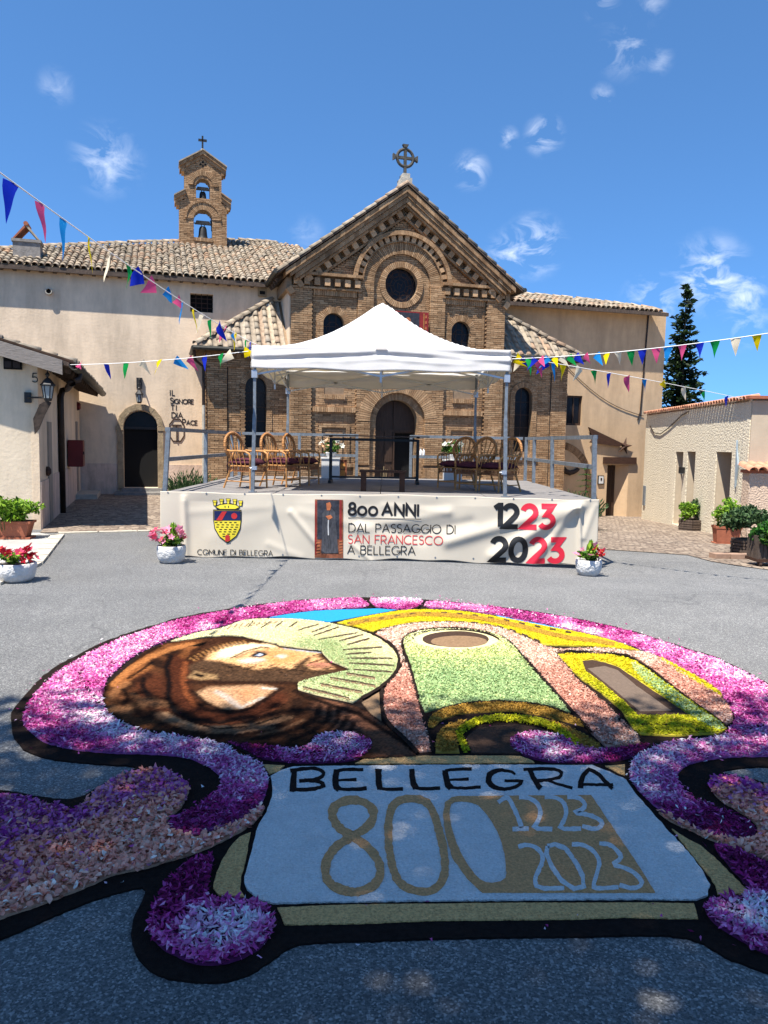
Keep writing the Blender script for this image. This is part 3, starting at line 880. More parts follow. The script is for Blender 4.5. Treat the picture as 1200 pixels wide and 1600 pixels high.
# dentils, each a block
db = MB(); db.box(-.085, .085, -.19, .1, -.11, .11); DEN = [None]*4
for i in range(4):
    DEN[i] = db.mesh('dentil', M('dentil_brick', tuple(c*1.15 for c in bcol(1.0)), .2, 14, .9, .4, 40))
for s_ in (-1, 1):
    for i in range(7): put('dentil', DEN[rnd.randrange(4)], ch, None, Matrix.Translation((s_*(1.52+i*.325), 0, 6.82)))
    for i in range(13):
        uu = s_*(.17+i*.29); ang = -math.atan(SL)*s_
        put('dentil', DEN[rnd.randrange(4)], ch, None, Matrix.Translation((uu, 0, 9.22-SL*abs(uu))) @ Matrix.Rotation(-ang, 4, 'Y'))
for i in range(20):
    t = R(4+172*i/19); rr = 1.445
    put('dentil', DEN[rnd.randrange(4)], ch, None, Matrix.Translation((rr*math.cos(t), .03, ZA+rr*math.sin(t))) @ Matrix.Rotation(math.pi/2-t, 4, 'Y') @ Matrix.Scale(.82, 4))
# windows
def pane(root, poly, v, mat='glass'):
    m = MB(); m.prism(poly, UVZ, v, v+.03); return m.build('pane', mat, root)
def win(root, poly, v, bars):
    w = MB(); w.flat(poly, UVZ, v+.06); fr_ = w.build('window', 'black', root)
    pane(fr_, poly, v)
    b = MB()
    for q in bars: stroke(b, q, .022, lambda a, c, d: (a, d, c), v-.004, -.0)
    b.build('lead', 'iron', fr_)
cx, cz = -.02, 6.94
bars = [arc(cx, cz, r, r, 0, 360, 28) for r in (.2, .32, .44)]+[[(cx+.2*math.cos(R(a)), cz+.2*math.sin(R(a))), (cx+.54*math.cos(R(a)), cz+.54*math.sin(R(a)))] for a in range(0, 360, 45)]+[[(cx-.07, cz-.1), (cx-.07, cz+.1)], [(cx-.07, cz+.1), (cx+.06, cz+.02)], [(cx+.02, cz-.1), (cx+.1, cz+.1)]]
for k in range(8):
    a = R(k*45+22.5); bars.append(arc(cx+.40*math.cos(a), cz+.40*math.sin(a), .11, .11, 0, 360, 12))
win(ch, arc(cx, cz, .56, .56, 0, 360, 30)[:-1], .2, bars)
for cu in (-2.25, 2.08):
    bars = [[(cu-.33, z), (cu+.33, z)] for z in (5.0, 5.25, 5.5)]+[[(cu-.11, 4.75), (cu-.11, 5.88)], [(cu+.11, 4.75), (cu+.11, 5.88)], arc(cu, 5.45, .2, .2, 0, 360, 14)]
    win(ch, arch_poly(cu, .345, 4.75, 5.57), .17, bars)
for s_ in (-1, 1):
    m = MB(); m.box(s_*2.2-.33, s_*2.2+.33, .2, .25, 3.35, 3.95); m.build('window', 'black', ch)
# the door: closed left leaf, open right leaf
dr = MB(); dr.prism(arch_poly(-.08, .73, -.1, 2.52, 16), UVZ, .55, .58); dr.build('doorway', 'black', ch)
dl = MB()
pl = [(-.80, -.1), (-.08, -.1), (-.08, 3.24)]+[p for p in arc(-.08, 2.52, .72, .72, 90, 180, 10)][1:]
dl.prism(pl, UVZ, .34, .42)
pr = [(-.08, 2.16), (.64, 2.16), (.64, 2.52)]+arc(-.08, 2.52, .72, .72, 0, 90, 10)[1:]
dl.prism(pr, UVZ, .34, .42)
for (a, b, c, d) in ((-.74, -.46, 1.2, 2.2), (-.40, -.14, 1.2, 2.2), (-.74, -.46, .15, 1.05), (-.40, -.14, .15, 1.05)):
    dl.box(a, b, .315, .34, c, d); 
dl.box(-.11, -.06, .30, .34, -.1, 3.2); dl.box(-.80, .64, .31, .34, 2.2, 2.28)
stroke(dl, arc(-.44, 2.4, .22, .28, 0, 180, 10), .04, lambda a, c, d: (a, d, c), .33); stroke(dl, arc(.28, 2.4, .22, .28, 0, 180, 10), .04, lambda a, c, d: (a, d, c), .33)
dd = dl.build('door', 'darkwood', ch)
m = MB(); m.box(.58, .64, .42, 1.1, -.1, 2.14); m.build('door', 'darkwood', ch)
m = MB()
for k in range(5): m.tube([(-.5+.04*k, .30, .55-.02*abs(k-2)), (-.5+.04*k+(k-2)*.02, .29, .95)], .012, 5)
m.tube([(-.42, .29, .3), (-.42, .29, 1.05)], .016, 5); m.build('wheat_relief', M('straw_metal', (.22, .16, .09), .2, 8), dd)
# threshold, door wreath hung inside reveal
m = MB(); m.box(-1.6, 1.5, -.9, .5, -.5, .12); m.build('step', 'palestone', ch)
# roof slabs
for s_ in (-1, 1):
    m = MB(); zt = 10.04; th = .07
    a = (0, zt); b = (s_*4.08, zt-SL*4.08)
    m.hexa([(a[0], -.44, a[1]-th), (b[0], -.44, b[1]-th), (b[0], -.44, b[1]), (a[0], -.44, a[1])], [(a[0], 12.4, a[1]-th), (b[0], 12.4, b[1]-th), (b[0], 12.4, b[1]), (a[0], 12.4, a[1])])
    m.build('roof', 'beamwood', ch)
    # verge tiles down the rake
    n = 12
    for i in range(n):
        uu = s_*(4.12-i*.345); z = zt-SL*abs(uu)
        d = Vector((-s_, 0, SL)).normalized(); x = Vector((0, 1, 0)); nn = x.cross(d)
        if nn.z < 0: x = -x; nn = -nn
        mm = Matrix(((x.x, d.x, nn.x, uu), (x.y, d.y, nn.y, -.36), (x.z, d.z, nn.z, z+.005), (0, 0, 0, 1)))
        put('roof_tile', TILE, ch, None, mm @ Matrix.Rotation(-.03, 4, 'X'))
    # rafter tails under the flank eave
    m = MB()
    for i in range(9):
        v = .3+i*.45; m.bar((s_*3.6, v, 7.0+.16), (s_*4.05, v, 7.0-.17), .1, .12)
    m.build('rafter_tails', 'beamwood', ch, kind='stuff')
    e = MB(); e.tube([(s_*4.16, -.45, 6.99), (s_*4.16, 6, 6.99)], .075, 8); e.build('gutter', 'gutter', ch)
    e = MB(); e.box(min(s_*HW, s_*(HW+.16)), max(s_*HW, s_*(HW+.16)), -.1, 2.2, 6.55, 6.9); e.build('cornice', 'mortar', ch)
# wheel cross on the apex
m = MB(); m.box(-.2, .16, -.36, .1, 9.95, 10.2); m.box(-.14, .10, -.32, .05, 10.2, 10.34); m.build('cross_base', 'palestone', ch)
m = MB(); c0 = (-.02, -.14, 10.98)
c0 = (-.02, -.14, 10.86)
ring = [(c0[0]+.27*math.cos(R(a)), c0[1], c0[2]+.27*math.sin(R(a))) for a in range(0, 360, 15)]
m.tube(ring, .05, 8, closed=True)
m.bar((c0[0], c0[1], 10.34), (c0[0], c0[1], 11.22), .085, .085, (0, 1, 0)); m.bar((c0[0]-.36, c0[1], c0[2]), (c0[0]+.36, c0[1], c0[2]), .075, .085)
for dx, dz in ((0, .52), (-.52, 0), (.52, 0)):
    if dx == 0: m.hexa([(c0[0]-.05, c0[1]-.06, 11.17), (c0[0]+.05, c0[1]-.06, 11.17), (c0[0]+.05, c0[1]+.06, 11.17), (c0[0]-.05, c0[1]+.06, 11.17)], [(c0[0]-.10, c0[1]-.06, 11.27), (c0[0]+.10, c0[1]-.06, 11.27), (c0[0]+.10, c0[1]+.06, 11.27), (c0[0]-.10, c0[1]+.06, 11.27)])
    else:
        sx = 1 if dx > 0 else -1
        m.hexa([(c0[0]+sx*.32, c0[1]-.06, c0[2]-.05), (c0[0]+sx*.32, c0[1]+.06, c0[2]-.05), (c0[0]+sx*.32, c0[1]+.06, c0[2]+.05), (c0[0]+sx*.32, c0[1]-.06, c0[2]+.05)],
               [(c0[0]+sx*.41, c0[1]-.06, c0[2]-.10), (c0[0]+sx*.41, c0[1]+.06, c0[2]-.10), (c0[0]+sx*.41, c0[1]+.06, c0[2]+.10), (c0[0]+sx*.41, c0[1]-.06, c0[2]+.10)])
m.build('wheel_cross', M('grey_lichen_stone', (.075, .07, .06), .4, 14, .9, .5, 30), ch)

# aisles -----------------------------------------------------------------
for s_, ue, wc in ((-1, 6.17, 4.64), (1, 6.38, 4.70)):
    ze = 4.62 if s_ < 0 else 4.86
    a, b = sorted((s_*(HW+.02), s_*ue))
    m = MB(); m.prism([(a, -1.2), (b, -1.2), (b, ze-.02), (a, ze-.02)], UVZ, .54, 2.3, [arch_poly(s_*wc, .335, 1.6, 3.52)]); m.build('aisle_wall', 'mortar', ch)
    bk = MB(); cu = s_*wc
    def asp(z, cu=cu):
        r = [(-9, 9)]; q = arch_span(cu, .51, 1.5, 3.52, z)
        return sub_int(r, *q) if q else r
    # corner strip proud, then the panel with the window
    ca, cb = sorted((s_*(ue-.62), s_*ue))
    fill_bricks(bk, ca, cb, -1.0, ze-.5, .46, .1)
    pa, pb = sorted((s_*HW, s_*(ue-.62)))
    fill_bricks(bk, pa, pb, -1.0, ze-.5, .5, span=asp)
    fill_bricks(bk, a, b, ze-.5, ze-.1, .44, .1)
    x = a
    while x < b: bk.box(x, min(b, x+.13), .36 if int((x-a)/.13+.5) % 2 else .43, .5, ze-.22, ze-.1, bcol(.85)); x += .13
    x = a
    while x < b: bk.box(x+.004, min(b, x+.3), .33, .5, ze-.1, ze-.02, bcol(.8)); x += .3
    voussoirs(bk, cu, 3.52, .335, .51, 0, 180, 26, .47, .75, k=1.05)
    for q in (-1, 1):
        x0, x1 = sorted((cu+q*.335, cu+q*.51)); fill_bricks(bk, x0, x1, 1.5, 3.52, .47, .25)
    soldier(bk, cu-.55, cu+.55, 1.38, 1.5, .42, .6)
    # return face on the flank
    for i in range(int((ze+1.0)/.066)):
        for k in range(6):
            z = -1.0+i*.066; v0_ = .56+k*.27+(i % 2)*.13
            x0, x1 = sorted((s_*ue, s_*(ue+.03+rnd.uniform(0, .008)))); bk.box(x0, x1, v0_, v0_+.258, z+.006, z+.06, bcol())
    bk.build('brickwork', 'brick', ch, col=True, kind='stuff', recalc=False)
    bars = [[(cu-.33, z), (cu+.33, z)] for z in (2.0, 2.45, 2.9, 3.35)]+[[(cu, 1.6), (cu, 3.85)]]
    win(ch, arch_poly(cu, .345, 1.6, 3.52), .70, bars)
    # lean-to hipped roof
    vb = 2.02; run = vb-.1; pitch = .955
    P0 = (s_*(ue+.36), .1, ze+.06); P1 = (s_*HW, .1, ze+.06)
    zt = ze+.06+run*pitch
    hipu = s_*(HW+.33)
    m = MB(); th = .09
    q = [P0, P1, (s_*HW, vb, zt), (hipu, vb, zt)]
    m.add(q+[(x, y, z-th) for x, y, z in q], [(0, 1, 2, 3), (7, 6, 5, 4), (0, 4, 5, 1), (1, 5, 6, 2), (2, 6, 7, 3), (3, 7, 4, 0)])
    q = [P0, (hipu, vb, zt), (s_*(ue+.36), vb, ze+.06)]
    m.add(q+[(x, y, z-th) for x, y, z in q], [(0, 1, 2), (5, 4, 3), (0, 3, 4, 1), (1, 4, 5, 2), (2, 5, 3, 0)])
    m.build('roof', 'mortar', ch)
    sl = Vector((0, run, run*pitch)); Ls = sl.length
    W_ = ue+.36-HW; hw_ = W_-.33
    if s_ < 0: tile_roof(ch, P0, (1, 0, 0), sl, int(W_/.30), lambda u: -.05, lambda u: min(Ls-.05, Ls*u/hw_), sp=.30, lift=.0)
    else: tile_roof(ch, (HW, .1, ze+.06), (1, 0, 0), sl, int(W_/.30), lambda u: -.05, lambda u, W_=W_: min(Ls-.05, Ls*(W_-u)/hw_), sp=.30, lift=.0)
    ridge_tiles(ch, (P0[0], P0[1]-.03, P0[2]+.06), (hipu, vb, zt+.08), r=1.15)
    g = MB(); g.tube([(s_*(ue+.42), .02, ze), (s_*HW, .02, ze)], .07, 8); g.tube([(s_*(ue+.42), .02, ze), (s_*(ue+.42), 1.95, ze)], .07, 8); g.build('gutter', 'gutter', ch)
    if s_ < 0:
        g = MB(); g.tube([(-ue-.40, .1, ze-.05), (-ue-.35, .3, ze-.35), (-ue-.10, .42, ze-.55), (-ue-.10, .42, 2.9)], .05, 7); g.build('downpipe', 'copper', ch)
        g = MB(); g.tube([(-ue-.10, .42, 2.9), (-ue-.10, .42, 0)], .05, 7); g.build('downpipe', 'palestone', ch)
    g = MB(); g.tube([(s_*(ue-.64), .47, ze-.5), (s_*(ue-.64), .47, -1)], .012, 4); g.build('cable', 'blackmetal', ch)

# ================================================================== convent, left wing
lw = thing('convent_wing', 'long cream plastered wing left of the church with mossy tiled roof', 'building', CH.o, CH.a)
m = MB()
holes = [arch_poly(-8.2, .53, .22, 2.19, 14), [(-6.61, 5.99), (-5.88, 5.99), (-5.88, 6.58), (-6.61, 6.58)]]
m.prism([(-16, -.6), (-3.64, -.6), (-3.64, 7.05), (-16, 7.05)], UVZ, 2.0, 2.5, holes)
m.box(-16, -3.64, 2.5, 10, -.6, 7.0)
m.build('wall', 'pinkplaster', lw)
m = MB(); m.prism([(-16, -.6), (-8.93, -.6), (-8.93, 1.0), (-16, 1.0)], UVZ, 1.965, 2.0); m.prism([(-7.47, -.6), (-6.2, -.6), (-6.2, .98), (-7.47, .98)], UVZ, 1.965, 2.0); m.build('socle', 'socle', lw)
m = MB(); m.prism(arch_poly(-8.2, .54, .22, 2.19, 14), UVZ, 2.42, 2.46); w = m.build('doorway', 'black', lw)
m = MB(); m.prism([(-8.73, .22), (-7.67, .22), (-7.67, 2.12), (-8.73, 2.12)], UVZ, 2.28, 2.34); m.build('door', 'black', lw)
m = MB(); m.prism([(-8.71, 2.2), (-7.69, 2.2)]+arc(-8.2, 2.2, .51, .5, 0, 180, 12)[1:-1], UVZ, 2.26, 2.28); m.build('fanlight', 'glass', lw)
m = MB(); m.box(-8.73, -7.67, 2.2, 2.28, 2.12, 2.2); m.build('transom', 'blackmetal', lw)
m = MB()
for s_ in (-1, 1):
    x0, x1 = sorted((-8.2+s_*.535, -8.2+s_*.71)); 
    for (z0, z1) in ((.2, .85), (.855, 1.5), (1.505, 2.08)): m.box(x0, x1, 1.93, 2.12, z0, z1)
    x0, x1 = sorted((-8.2+s_*.535, -8.2+s_*.76)); m.box(x0, x1, 1.91, 2.12, 2.085, 2.22)
voussoirs(m, -8.2, 2.225, .535, .72, 0, 180, 7, 1.92, 2.12, gap=.006)
m.build('door_surround', 'stone', lw)
m = MB(); m.box(-9.0, -7.3, 1.35, 2.3, -.2, .1); m.box(-8.8, -7.55, 1.75, 2.4, .1, .21); m.build('step', 'greystone', lw)
m = MB(); m.box(-6.61, -5.88, 2.3, 2.34, 5.99, 6.58); w = m.build('window', 'black', lw)
m = MB()
for k in range(1, 4): m.tube([(-6.61+.73*k/4, 2.08, 5.99), (-6.61+.73*k/4, 2.08, 6.58)], .012, 5)
for k in range(1, 4): m.tube([(-6.61, 2.08, 5.99+.59*k/4), (-5.88, 2.08, 5.99+.59*k/4)], .012, 5)
m.build('grille', 'iron', w)
# roof
PT = R(23)
def roofhit(px, py, v0, z0, pt):
    """pixel on a roof plane through eave (v0, z0) -> (u, length up the slope)"""
    c = CH.I @ (CP-CH.o); d = CH.I @ ray(px, py); tp = math.tan(pt)
    k = (z0+(c.y-v0)*tp-c.z)/(d.z-d.y*tp); p = c+d*k
    return p.x, (p.y-v0)/math.cos(pt)
VE = 1.76
zE = CH.hit(300, 433, 1, VE).z
top = [roofhit(*p, VE, zE, PT) for p in ((0, 392), (60, 388), (200, 382), (372, 377), (430, 381), (480, 389))]
top = [(-16.5, top[0][1])]+top+[(top[-1][0]+3, top[-1][1])]
def topf(u):
    for a, b in zip(top[:-1], top[1:]):
        if a[0] <= u <= b[0]: return a[1]+(b[1]-a[1])*(u-a[0])/(b[0]-a[0])
    return top[-1][1]
UL = -13.4; UR = -1.7
sv = Vector((0, math.cos(PT), math.sin(PT)))
m = MB(); q = [Vector((UL-1, VE, zE)), Vector((UR, VE, zE))]+[Vector((u, VE, zE))+sv*l for u, l in reversed(top) if UL-1 < u < UR]
q.append(Vector((UL-1, VE, zE))+sv*topf(UL-1))
n_ = len(q); m.add(q+[p-Vector((0, 0, .12)) for p in q], [tuple(range(n_)), tuple(range(2*n_-1, n_-1, -1))]+[(i, (i+1) % n_, (i+1) % n_+n_, i+n_) for i in range(n_)])
m.build('roof', 'mortar', lw)
tile_roof(lw, (UL, VE, zE), (1, 0, 0), sv, int((-1.8-UL)/.205), lambda u: -.06 if UL+u < -4.1 else max(-.06, (10.0-SL*abs(UL+u)-zE)/math.sin(PT)), lambda u: topf(UL+u))
tl = [(u, l) for u, l in top if UL < u < UR]; tl = [(UL, topf(UL))]+tl
for a, b in zip(tl[:-1], tl[1:]): ridge_tiles(lw, Vector((a[0], VE, zE+.07))+sv*a[1], Vector((b[0], VE, zE+.07))+sv*b[1], step=.37)
m = MB(); m.box(UL-1, -4.1, VE-.07, VE, zE-.16, zE-.03); m.build('eave_board', 'beamwood', lw)
m = MB()
for k in range(int((-4.2-UL)/.38)): m.box(UL+k*.38, UL+k*.38+.1, VE+.02, 2.0, zE-.16, zE-.04)
m.build('rafter_tails', 'beamwood', lw, kind='stuff')
m = MB(); m.tube([(-3.64+.0, 1.96, 6.4), (-3.95, 1.96, 6.4)], .02, 5); m.build('cable', 'blackmetal', lw)
# wall odds and ends
t = thing('vent_pipe', 'short clay vent pipe end high on the cream wall', 'vent', CH.w(-10.87, 2.0, 6.32), CH.a)
m = MB(); m.lathe([(.10, 0), (.10, .16), (.075, .16), (.075, .02)], 14); o = m.build('pipe', 'palestone', t); o.rotation_euler = (R(90), 0, 0)
m = MB(); m.lathe([(.073, .05), (.073, .06)], 14); o = m.build('opening', 'black', t); o.rotation_euler = (R(90), 0, 0)
# chimney
t = thing('chimney', 'squat plastered chimney with two tilted tiles as cap on the left roof', 'chimney', CH.w(-11.55, 3.2, 0), CH.a)
zc = zE+1.7*math.tan(PT); 
p = roofhit(44, 402, VE, zE, PT); cc = Vector((p[0], VE, zE))+sv*p[1]
t.location = CH.w(cc.x, cc.y, cc.z); t.scale = (.9, .9, .88)
m = MB(); m.box(-.44, .44, -.32, .32, -.35, .52); m.box(-.48, .48, -.36, .36, .46, .56); m.build('stack', M('sooty_plaster', (.22, .20, .18), .3, 6, .9, .4, 20), t)
for s_ in (-1, 1):
    m = MB(); m.hexa([(s_*.44, -.34, .56), (s_*.44, .34, .56), (s_*.38, .34, .56), (s_*.38, -.34, .56)], [(s_*.02, -.34, 1.08), (s_*.02, .34, 1.08), (s_*-.04, .34, 1.04), (s_*-.04, -.34, 1.04)]); m.build('cap_tile', 'terracotta' if s_ < 0 else 'tile', t)
m = MB(); m.tube([(0, -.36, 1.1), (0, .36, 1.1)], .08, 8); m.build('cap_tile', 'terracotta', t)

# ================================================================== bell tower
bt = thing('bell_tower', 'small brick bell gable with two arched openings rising above the left roof', 'bell tower', CH.w(-5.95, 7, 0), CH.a)
bk = MB()
def two(z):
    return [(-9, 9)]
def bspan(z):
    r = [(-9, 9)]
    for q in (arch_span(0, .35, 9.6, 10.3, z), arch_span(0, .26, 11.05, 11.55, z)):
        if q: r = sub_int(r, *q)
    return r
m = MB()
m.prism([(-.89, 8.5), (.89, 8.5), (.89, 10.95), (-.89, 10.95)], UVZ, .03, .47, [arch_poly(0, .35, 9.6, 10.3)])
m.prism([(-.69, 10.95), (.69, 10.95), (.69, 12.2), (0, 12.62), (-.69, 12.2)], UVZ, .03, .47, [arch_poly(0, .26, 11.05, 11.55)])
m.build('wall', 'mortar', bt)
for vf in (0, .44):
    fill_bricks(bk, -.90, .90, 8.6, 10.95, vf, .06, span=lambda z: [x for x in bspan(z)], L_=.24)
    fill_bricks(bk, -.70, .70, 10.95, 12.2, vf, .06, span=bspan, L_=.24)
fill_bricks(bk, -.70, .70, 12.2, 12.62, 0, .06, span=lambda z: [(-(12.62-z)/.6, (12.62-z)/.6)])
voussoirs(bk, 0, 10.3, .35, .62, 0, 180, 26, -.03, .1); voussoirs(bk, 0, 10.3, .62, .68, 0, 180, 20, -.06, .1, k=.85)
voussoirs(bk, 0, 11.55, .26, .36, 0, 180, 18, -.02, .1); voussoirs(bk, 0, 11.55, .37, .56, 0, 180, 24, -.045, .1)
soldier(bk, -.36, .36, 9.46, 9.6, -.03, .5)
for s_ in (-1, 1):
    for (ua, za, ub, zb) in ((s_*.66, 11.30, s_*1.06, 11.05), (0, 12.83, s_*.87, 12.3)):
        for (h0, h1, ov) in ((-.26, -.13, .04), (-.13, 0, .10)):
            n = 4 if ua else 7
            for i in range(n):
                x0 = ua+(ub-ua)*i/n; x1 = ua+(ub-ua)*(i+1)/n; y0 = za+(zb-za)*i/n; y1 = za+(zb-za)*(i+1)/n
                bk.hexa([(x0, -ov, y0+h0), (x1, -ov, y1+h0), (x1, -ov, y1+h1), (x0, -ov, y0+h1)], [(x0, .5+ov, y0+h0), (x1, .5+ov, y1+h0), (x1, .5+ov, y1+h1), (x0, .5+ov, y0+h1)], bcol(.95))
    bk.box(min(s_*.89, s_*1.0), max(s_*.89, s_*1.0), -.03, .53, 10.72, 10.86, bcol(1.05)); bk.box(min(s_*.69, s_*.8), max(s_*.69, s_*.8), -.03, .53, 12.0, 12.14, bcol(1.05))
bk.build('brickwork', 'brick', bt, col=True, kind='stuff', recalc=False)
m = MB()
for (x, z) in ((0, 12.42), (-.09, 12.34), (.09, 12.34), (0, 12.27)): m.box(x-.035, x+.035, -.012, .02, z-.035, z+.035)
m.build('cross_relief', 'black', bt)
for s_ in (-1, 1):
    for (ua, za, ub, zb) in ((s_*.66, 11.31, s_*1.08, 11.05), (0, 12.84, s_*.9, 12.29)):
        m = MB(); m.hexa([(ua, -.14, za), (ub, -.14, zb), (ub, -.14, zb+.05), (ua, -.14, za+.05)], [(ua, .64, za), (ub, .64, zb), (ub, .64, zb+.05), (ua, .64, za+.05)]); m.build('roof', 'tile', bt)
m = MB(); m.lathe([(.12, 0), (.10, .1), (.05, .16)], 8, (0, .25, 12.84)); m.build('cross_base', 'palestone', bt)
m = MB(); m.bar((0, .25, 12.98), (0, .25, 13.48), .065, .065, (0, 1, 0)); m.bar((-.16, .25, 13.32), (.16, .25, 13.32), .065, .08); m.build('iron_cross', 'blackmetal', bt)
for (z, k, lab) in ((10.36, 1.12, 'larger bronze bell hanging in the lower arch of the bell gable'), (11.62, .92, 'smaller bronze bell hanging in the upper arch of the bell gable')):
    t = thing('bell', lab, 'bell', CH.w(-5.95, 7.25, z-.13*k), CH.a, 'bells in the bell gable')
    prof = [(.03, -.12), (.10, -.13), (.13, -.2), (.15, -.42), (.19, -.58), (.24, -.66), (.23, -.68), (.2, -.66)]
    m = MB(); m.lathe([(r*k, zz*k) for r, zz in prof], 20); m.build('bell_body', 'bronze', t, True)
    m = MB(); m.hexa([(-.27*k, -.05, -.05*k), (.27*k, -.05, -.05*k), (.22*k, -.05, .07*k), (-.22*k, -.05, .07*k)], [(-.27*k, .05, -.05*k), (.27*k, .05, -.05*k), (.22*k, .05, .07*k), (-.22*k, .05, .07*k)]); m.tube([(-.36*k, 0, -.02), (.36*k, 0, -.02)], .02, 6); m.tube([(-.05*k, 0, -.03), (-.05*k, 0, -.13*k)], .02, 6); m.tube([(.05*k, 0, -.03), (.05*k, 0, -.13*k)], .02, 6); m.build('yoke', M('grey_wood', (.13, .115, .09), .3, 8), t)
    m = MB(); m.tube([(0, 0, -.3*k), (0, 0, -.74*k)], .02*k, 6); m.lathe([(.01, -.78*k), (.035*k, -.74*k), (.01, -.69*k)], 8); m.build('clapper', 'blackmetal', t)
    m = MB(); m.tube([(.29*k, .02, .12*k), (.33*k, .02, -.1*k), (.33*k, .02, -.24*k)], .05*k, 7); m.build('counterweight', 'blackmetal', t)

# ================================================================== convent, right wing
rw = thing('convent_wing', 'ochre plastered wing right of the church with star ornament over its low door', 'building', CH.o, CH.a)
m = MB()
m.prism([(3.64, -1.6), (11.42, -1.6), (11.42, 7.05), (3.64, 7.05)], UVZ, 2.0, 2.4, [[(7.24, 2.62), (7.90, 2.62), (7.90, 3.74), (7.24, 3.74)], [(9.12, -.95), (10.06, -.95), (10.06, 1.12), (9.12, 1.12)]])
m.box(3.64, 11.42, 2.9, 9.5, -1.6, 7.0)
m.box(3.64, 11.42, 2.4, 2.9, 3.9, 7.0); m.box(3.64, 7.2, 2.4, 2.9, -1.6, 3.9); m.box(10.1, 11.42, 2.4, 2.9, -1.6, 3.9)
m.build('wall', 'ochreplaster', rw)
m = MB(); m.box(7.24, 7.90, 2.14, 2.18, 2.62, 3.74); w = m.build('window', 'black', rw)
m = MB()
for (x0, x1, z0, z1) in ((7.24, 7.31, 2.62, 3.74), (7.83, 7.90, 2.62, 3.74), (7.31, 7.83, 3.67, 3.74), (7.31, 7.83, 2.62, 2.70), (7.55, 7.60, 2.70, 3.67)): m.box(x0, x1, 2.08, 2.14, z0, z1)
m.build('frame', 'darkwood', w); pane(w, [(7.3, 2.7), (7.84, 2.7), (7.84, 3.7), (7.3, 3.7)], 2.11)
m = MB(); m.box(9.12, 9.68, 2.36, 2.42, -1.1, 1.1)
for k in range(5): m.box(9.13+k*.11, 9.13+k*.11+.1, 2.33, 2.36, -1.1, 1.1)
m.build('door', 'darkwood', rw)
m = MB(); m.hexa([(9.69, 2.39, -1.2), (10.06, 2.01, -1.2), (10.06, 2.42, -1.2), (9.69, 2.42, -1.2)], [(9.69, 2.39, 1.11), (10.06, 2.01, 1.11), (10.06, 2.42, 1.11), (9.69, 2.42, 1.11)]); m.build('door_reveal', 'ochreplaster', rw)
m = MB(); m.box(8.90, 10.34, 1.90, 2.06, 1.17, 1.43); m.build('lintel', 'starwood', rw)
# blind arch of brick
bk = MB(); voussoirs(bk, 6.9, .45, 1.3, 1.56, 0, 90, 30, 1.975, 2.05); fill_bricks(bk, 8.2, 8.46, -1.1, .45, 1.975, .06); bk.build('brick_arch', 'brick', rw, col=True, kind='stuff', recalc=False)
zR = CH.hit(900, 478, 1, 1.5).z; PR = R(20)
top = [roofhit(*p, 1.5, zR, PR) for p in ((792, 459), (900, 469), (985, 479), (1050, 491))]
RL = 4.1; RR = top[-1][0]
def topr(u):
    if u <= top[0][0]: return top[0][1]
    for a, b in zip(top[:-1], top[1:]):
        if a[0] <= u <= b[0]: return a[1]+(b[1]-a[1])*(u-a[0])/(b[0]-a[0])
    return max(0, top[-1][1])
sv = Vector((0, math.cos(PR), math.sin(PR)))
tt = [(RL, topr(RL))]+[x for x in top if x[0] > RL]
m = MB(); q = [Vector((RL, 1.5, zR)), Vector((RR, 1.5, zR))]+[Vector((u, 1.5, zR))+sv*max(l, .05) for u, l in reversed(tt)]
n_ = len(q); m.add(q+[p-Vector((0, 0, .12)) for p in q], [tuple(range(n_)), tuple(range(2*n_-1, n_-1, -1))]+[(i, (i+1) % n_, (i+1) % n_+n_, i+n_) for i in range(n_)])
m.build('roof', 'mortar', rw)
tile_roof(rw, (RL, 1.5, zR), (1, 0, 0), sv, int((RR-RL)/.205), lambda u: -.06, lambda u: topr(RL+u))
for a, b in zip(tt[:-1], tt[1:]): ridge_tiles(rw, Vector((a[0], 1.5, zR+.06))+sv*a[1], Vector((b[0], 1.5, zR+.06))+sv*max(0, b[1]), step=.37)
m = MB(); m.box(RL, RR, 1.42, 1.5, zR-.15, zR-.02); m.build('eave_board', 'beamwood', rw)
m = MB(); m.tube([(10.6, 1.97, 7.0), (10.45, 1.97, 3.2), (10.35, 1.97, 2.9)], .03, 6); m.build('downpipe', 'copper', rw)
m = MB(); m.tube([(7.0+i*.4, 1.97, 4.95-1.9*(i/9)+.0-.35*math.sin(math.pi*i/9)) for i in range(10)], .012, 5); m.build('cable', 'copper', rw)
# ornaments on that wall
t = thing('star_ornament', 'brown wooden shooting star with long tail fixed to the ochre wall', 'ornament', CH.w(9.78, 1.93, 1.86), CH.a)
m = MB()
sp = [(.36*(1 if i % 2 == 0 else .33)*math.cos(R(78+36*i)), .36*(1 if i % 2 == 0 else .33)*math.sin(R(78+36*i))) for i in range(10)]
for i in range(10):
    a = sp[i]; b = sp[(i+1) % 10]; m.add([(0, -.12, 0), (a[0], 0, a[1]), (b[0], 0, b[1]), (0, .04, 0)], [(0, 1, 2), (3, 2, 1)])
m.build('star', 'starwood', t)
m = MB(); m.prism([(-.15, .12), (-.2, -.02), (-1.55, .12), (-1.42, .24), (-1.62, .70)], UVZ, -.05, .02); m.build('tail', 'starwood', t)
t = thing('wall_log', 'dark curved piece of wood fixed inside the brick arch', 'ornament', CH.w(7.45, 1.93, .85), CH.a)
m = MB(); m.tube([(-.30, 0, .12), (-.18, 0, .02), (0, 0, -.05), (.18, 0, .0), (.3, 0, .06), (.36, 0, .12)], .11, 8, r2=.075); m.build('log', 'log', t, True)
t = thing('doorbell_box', 'small framed tile plate beside the low brown door', 'plate', CH.w(8.83, 1.97, .54), CH.a)
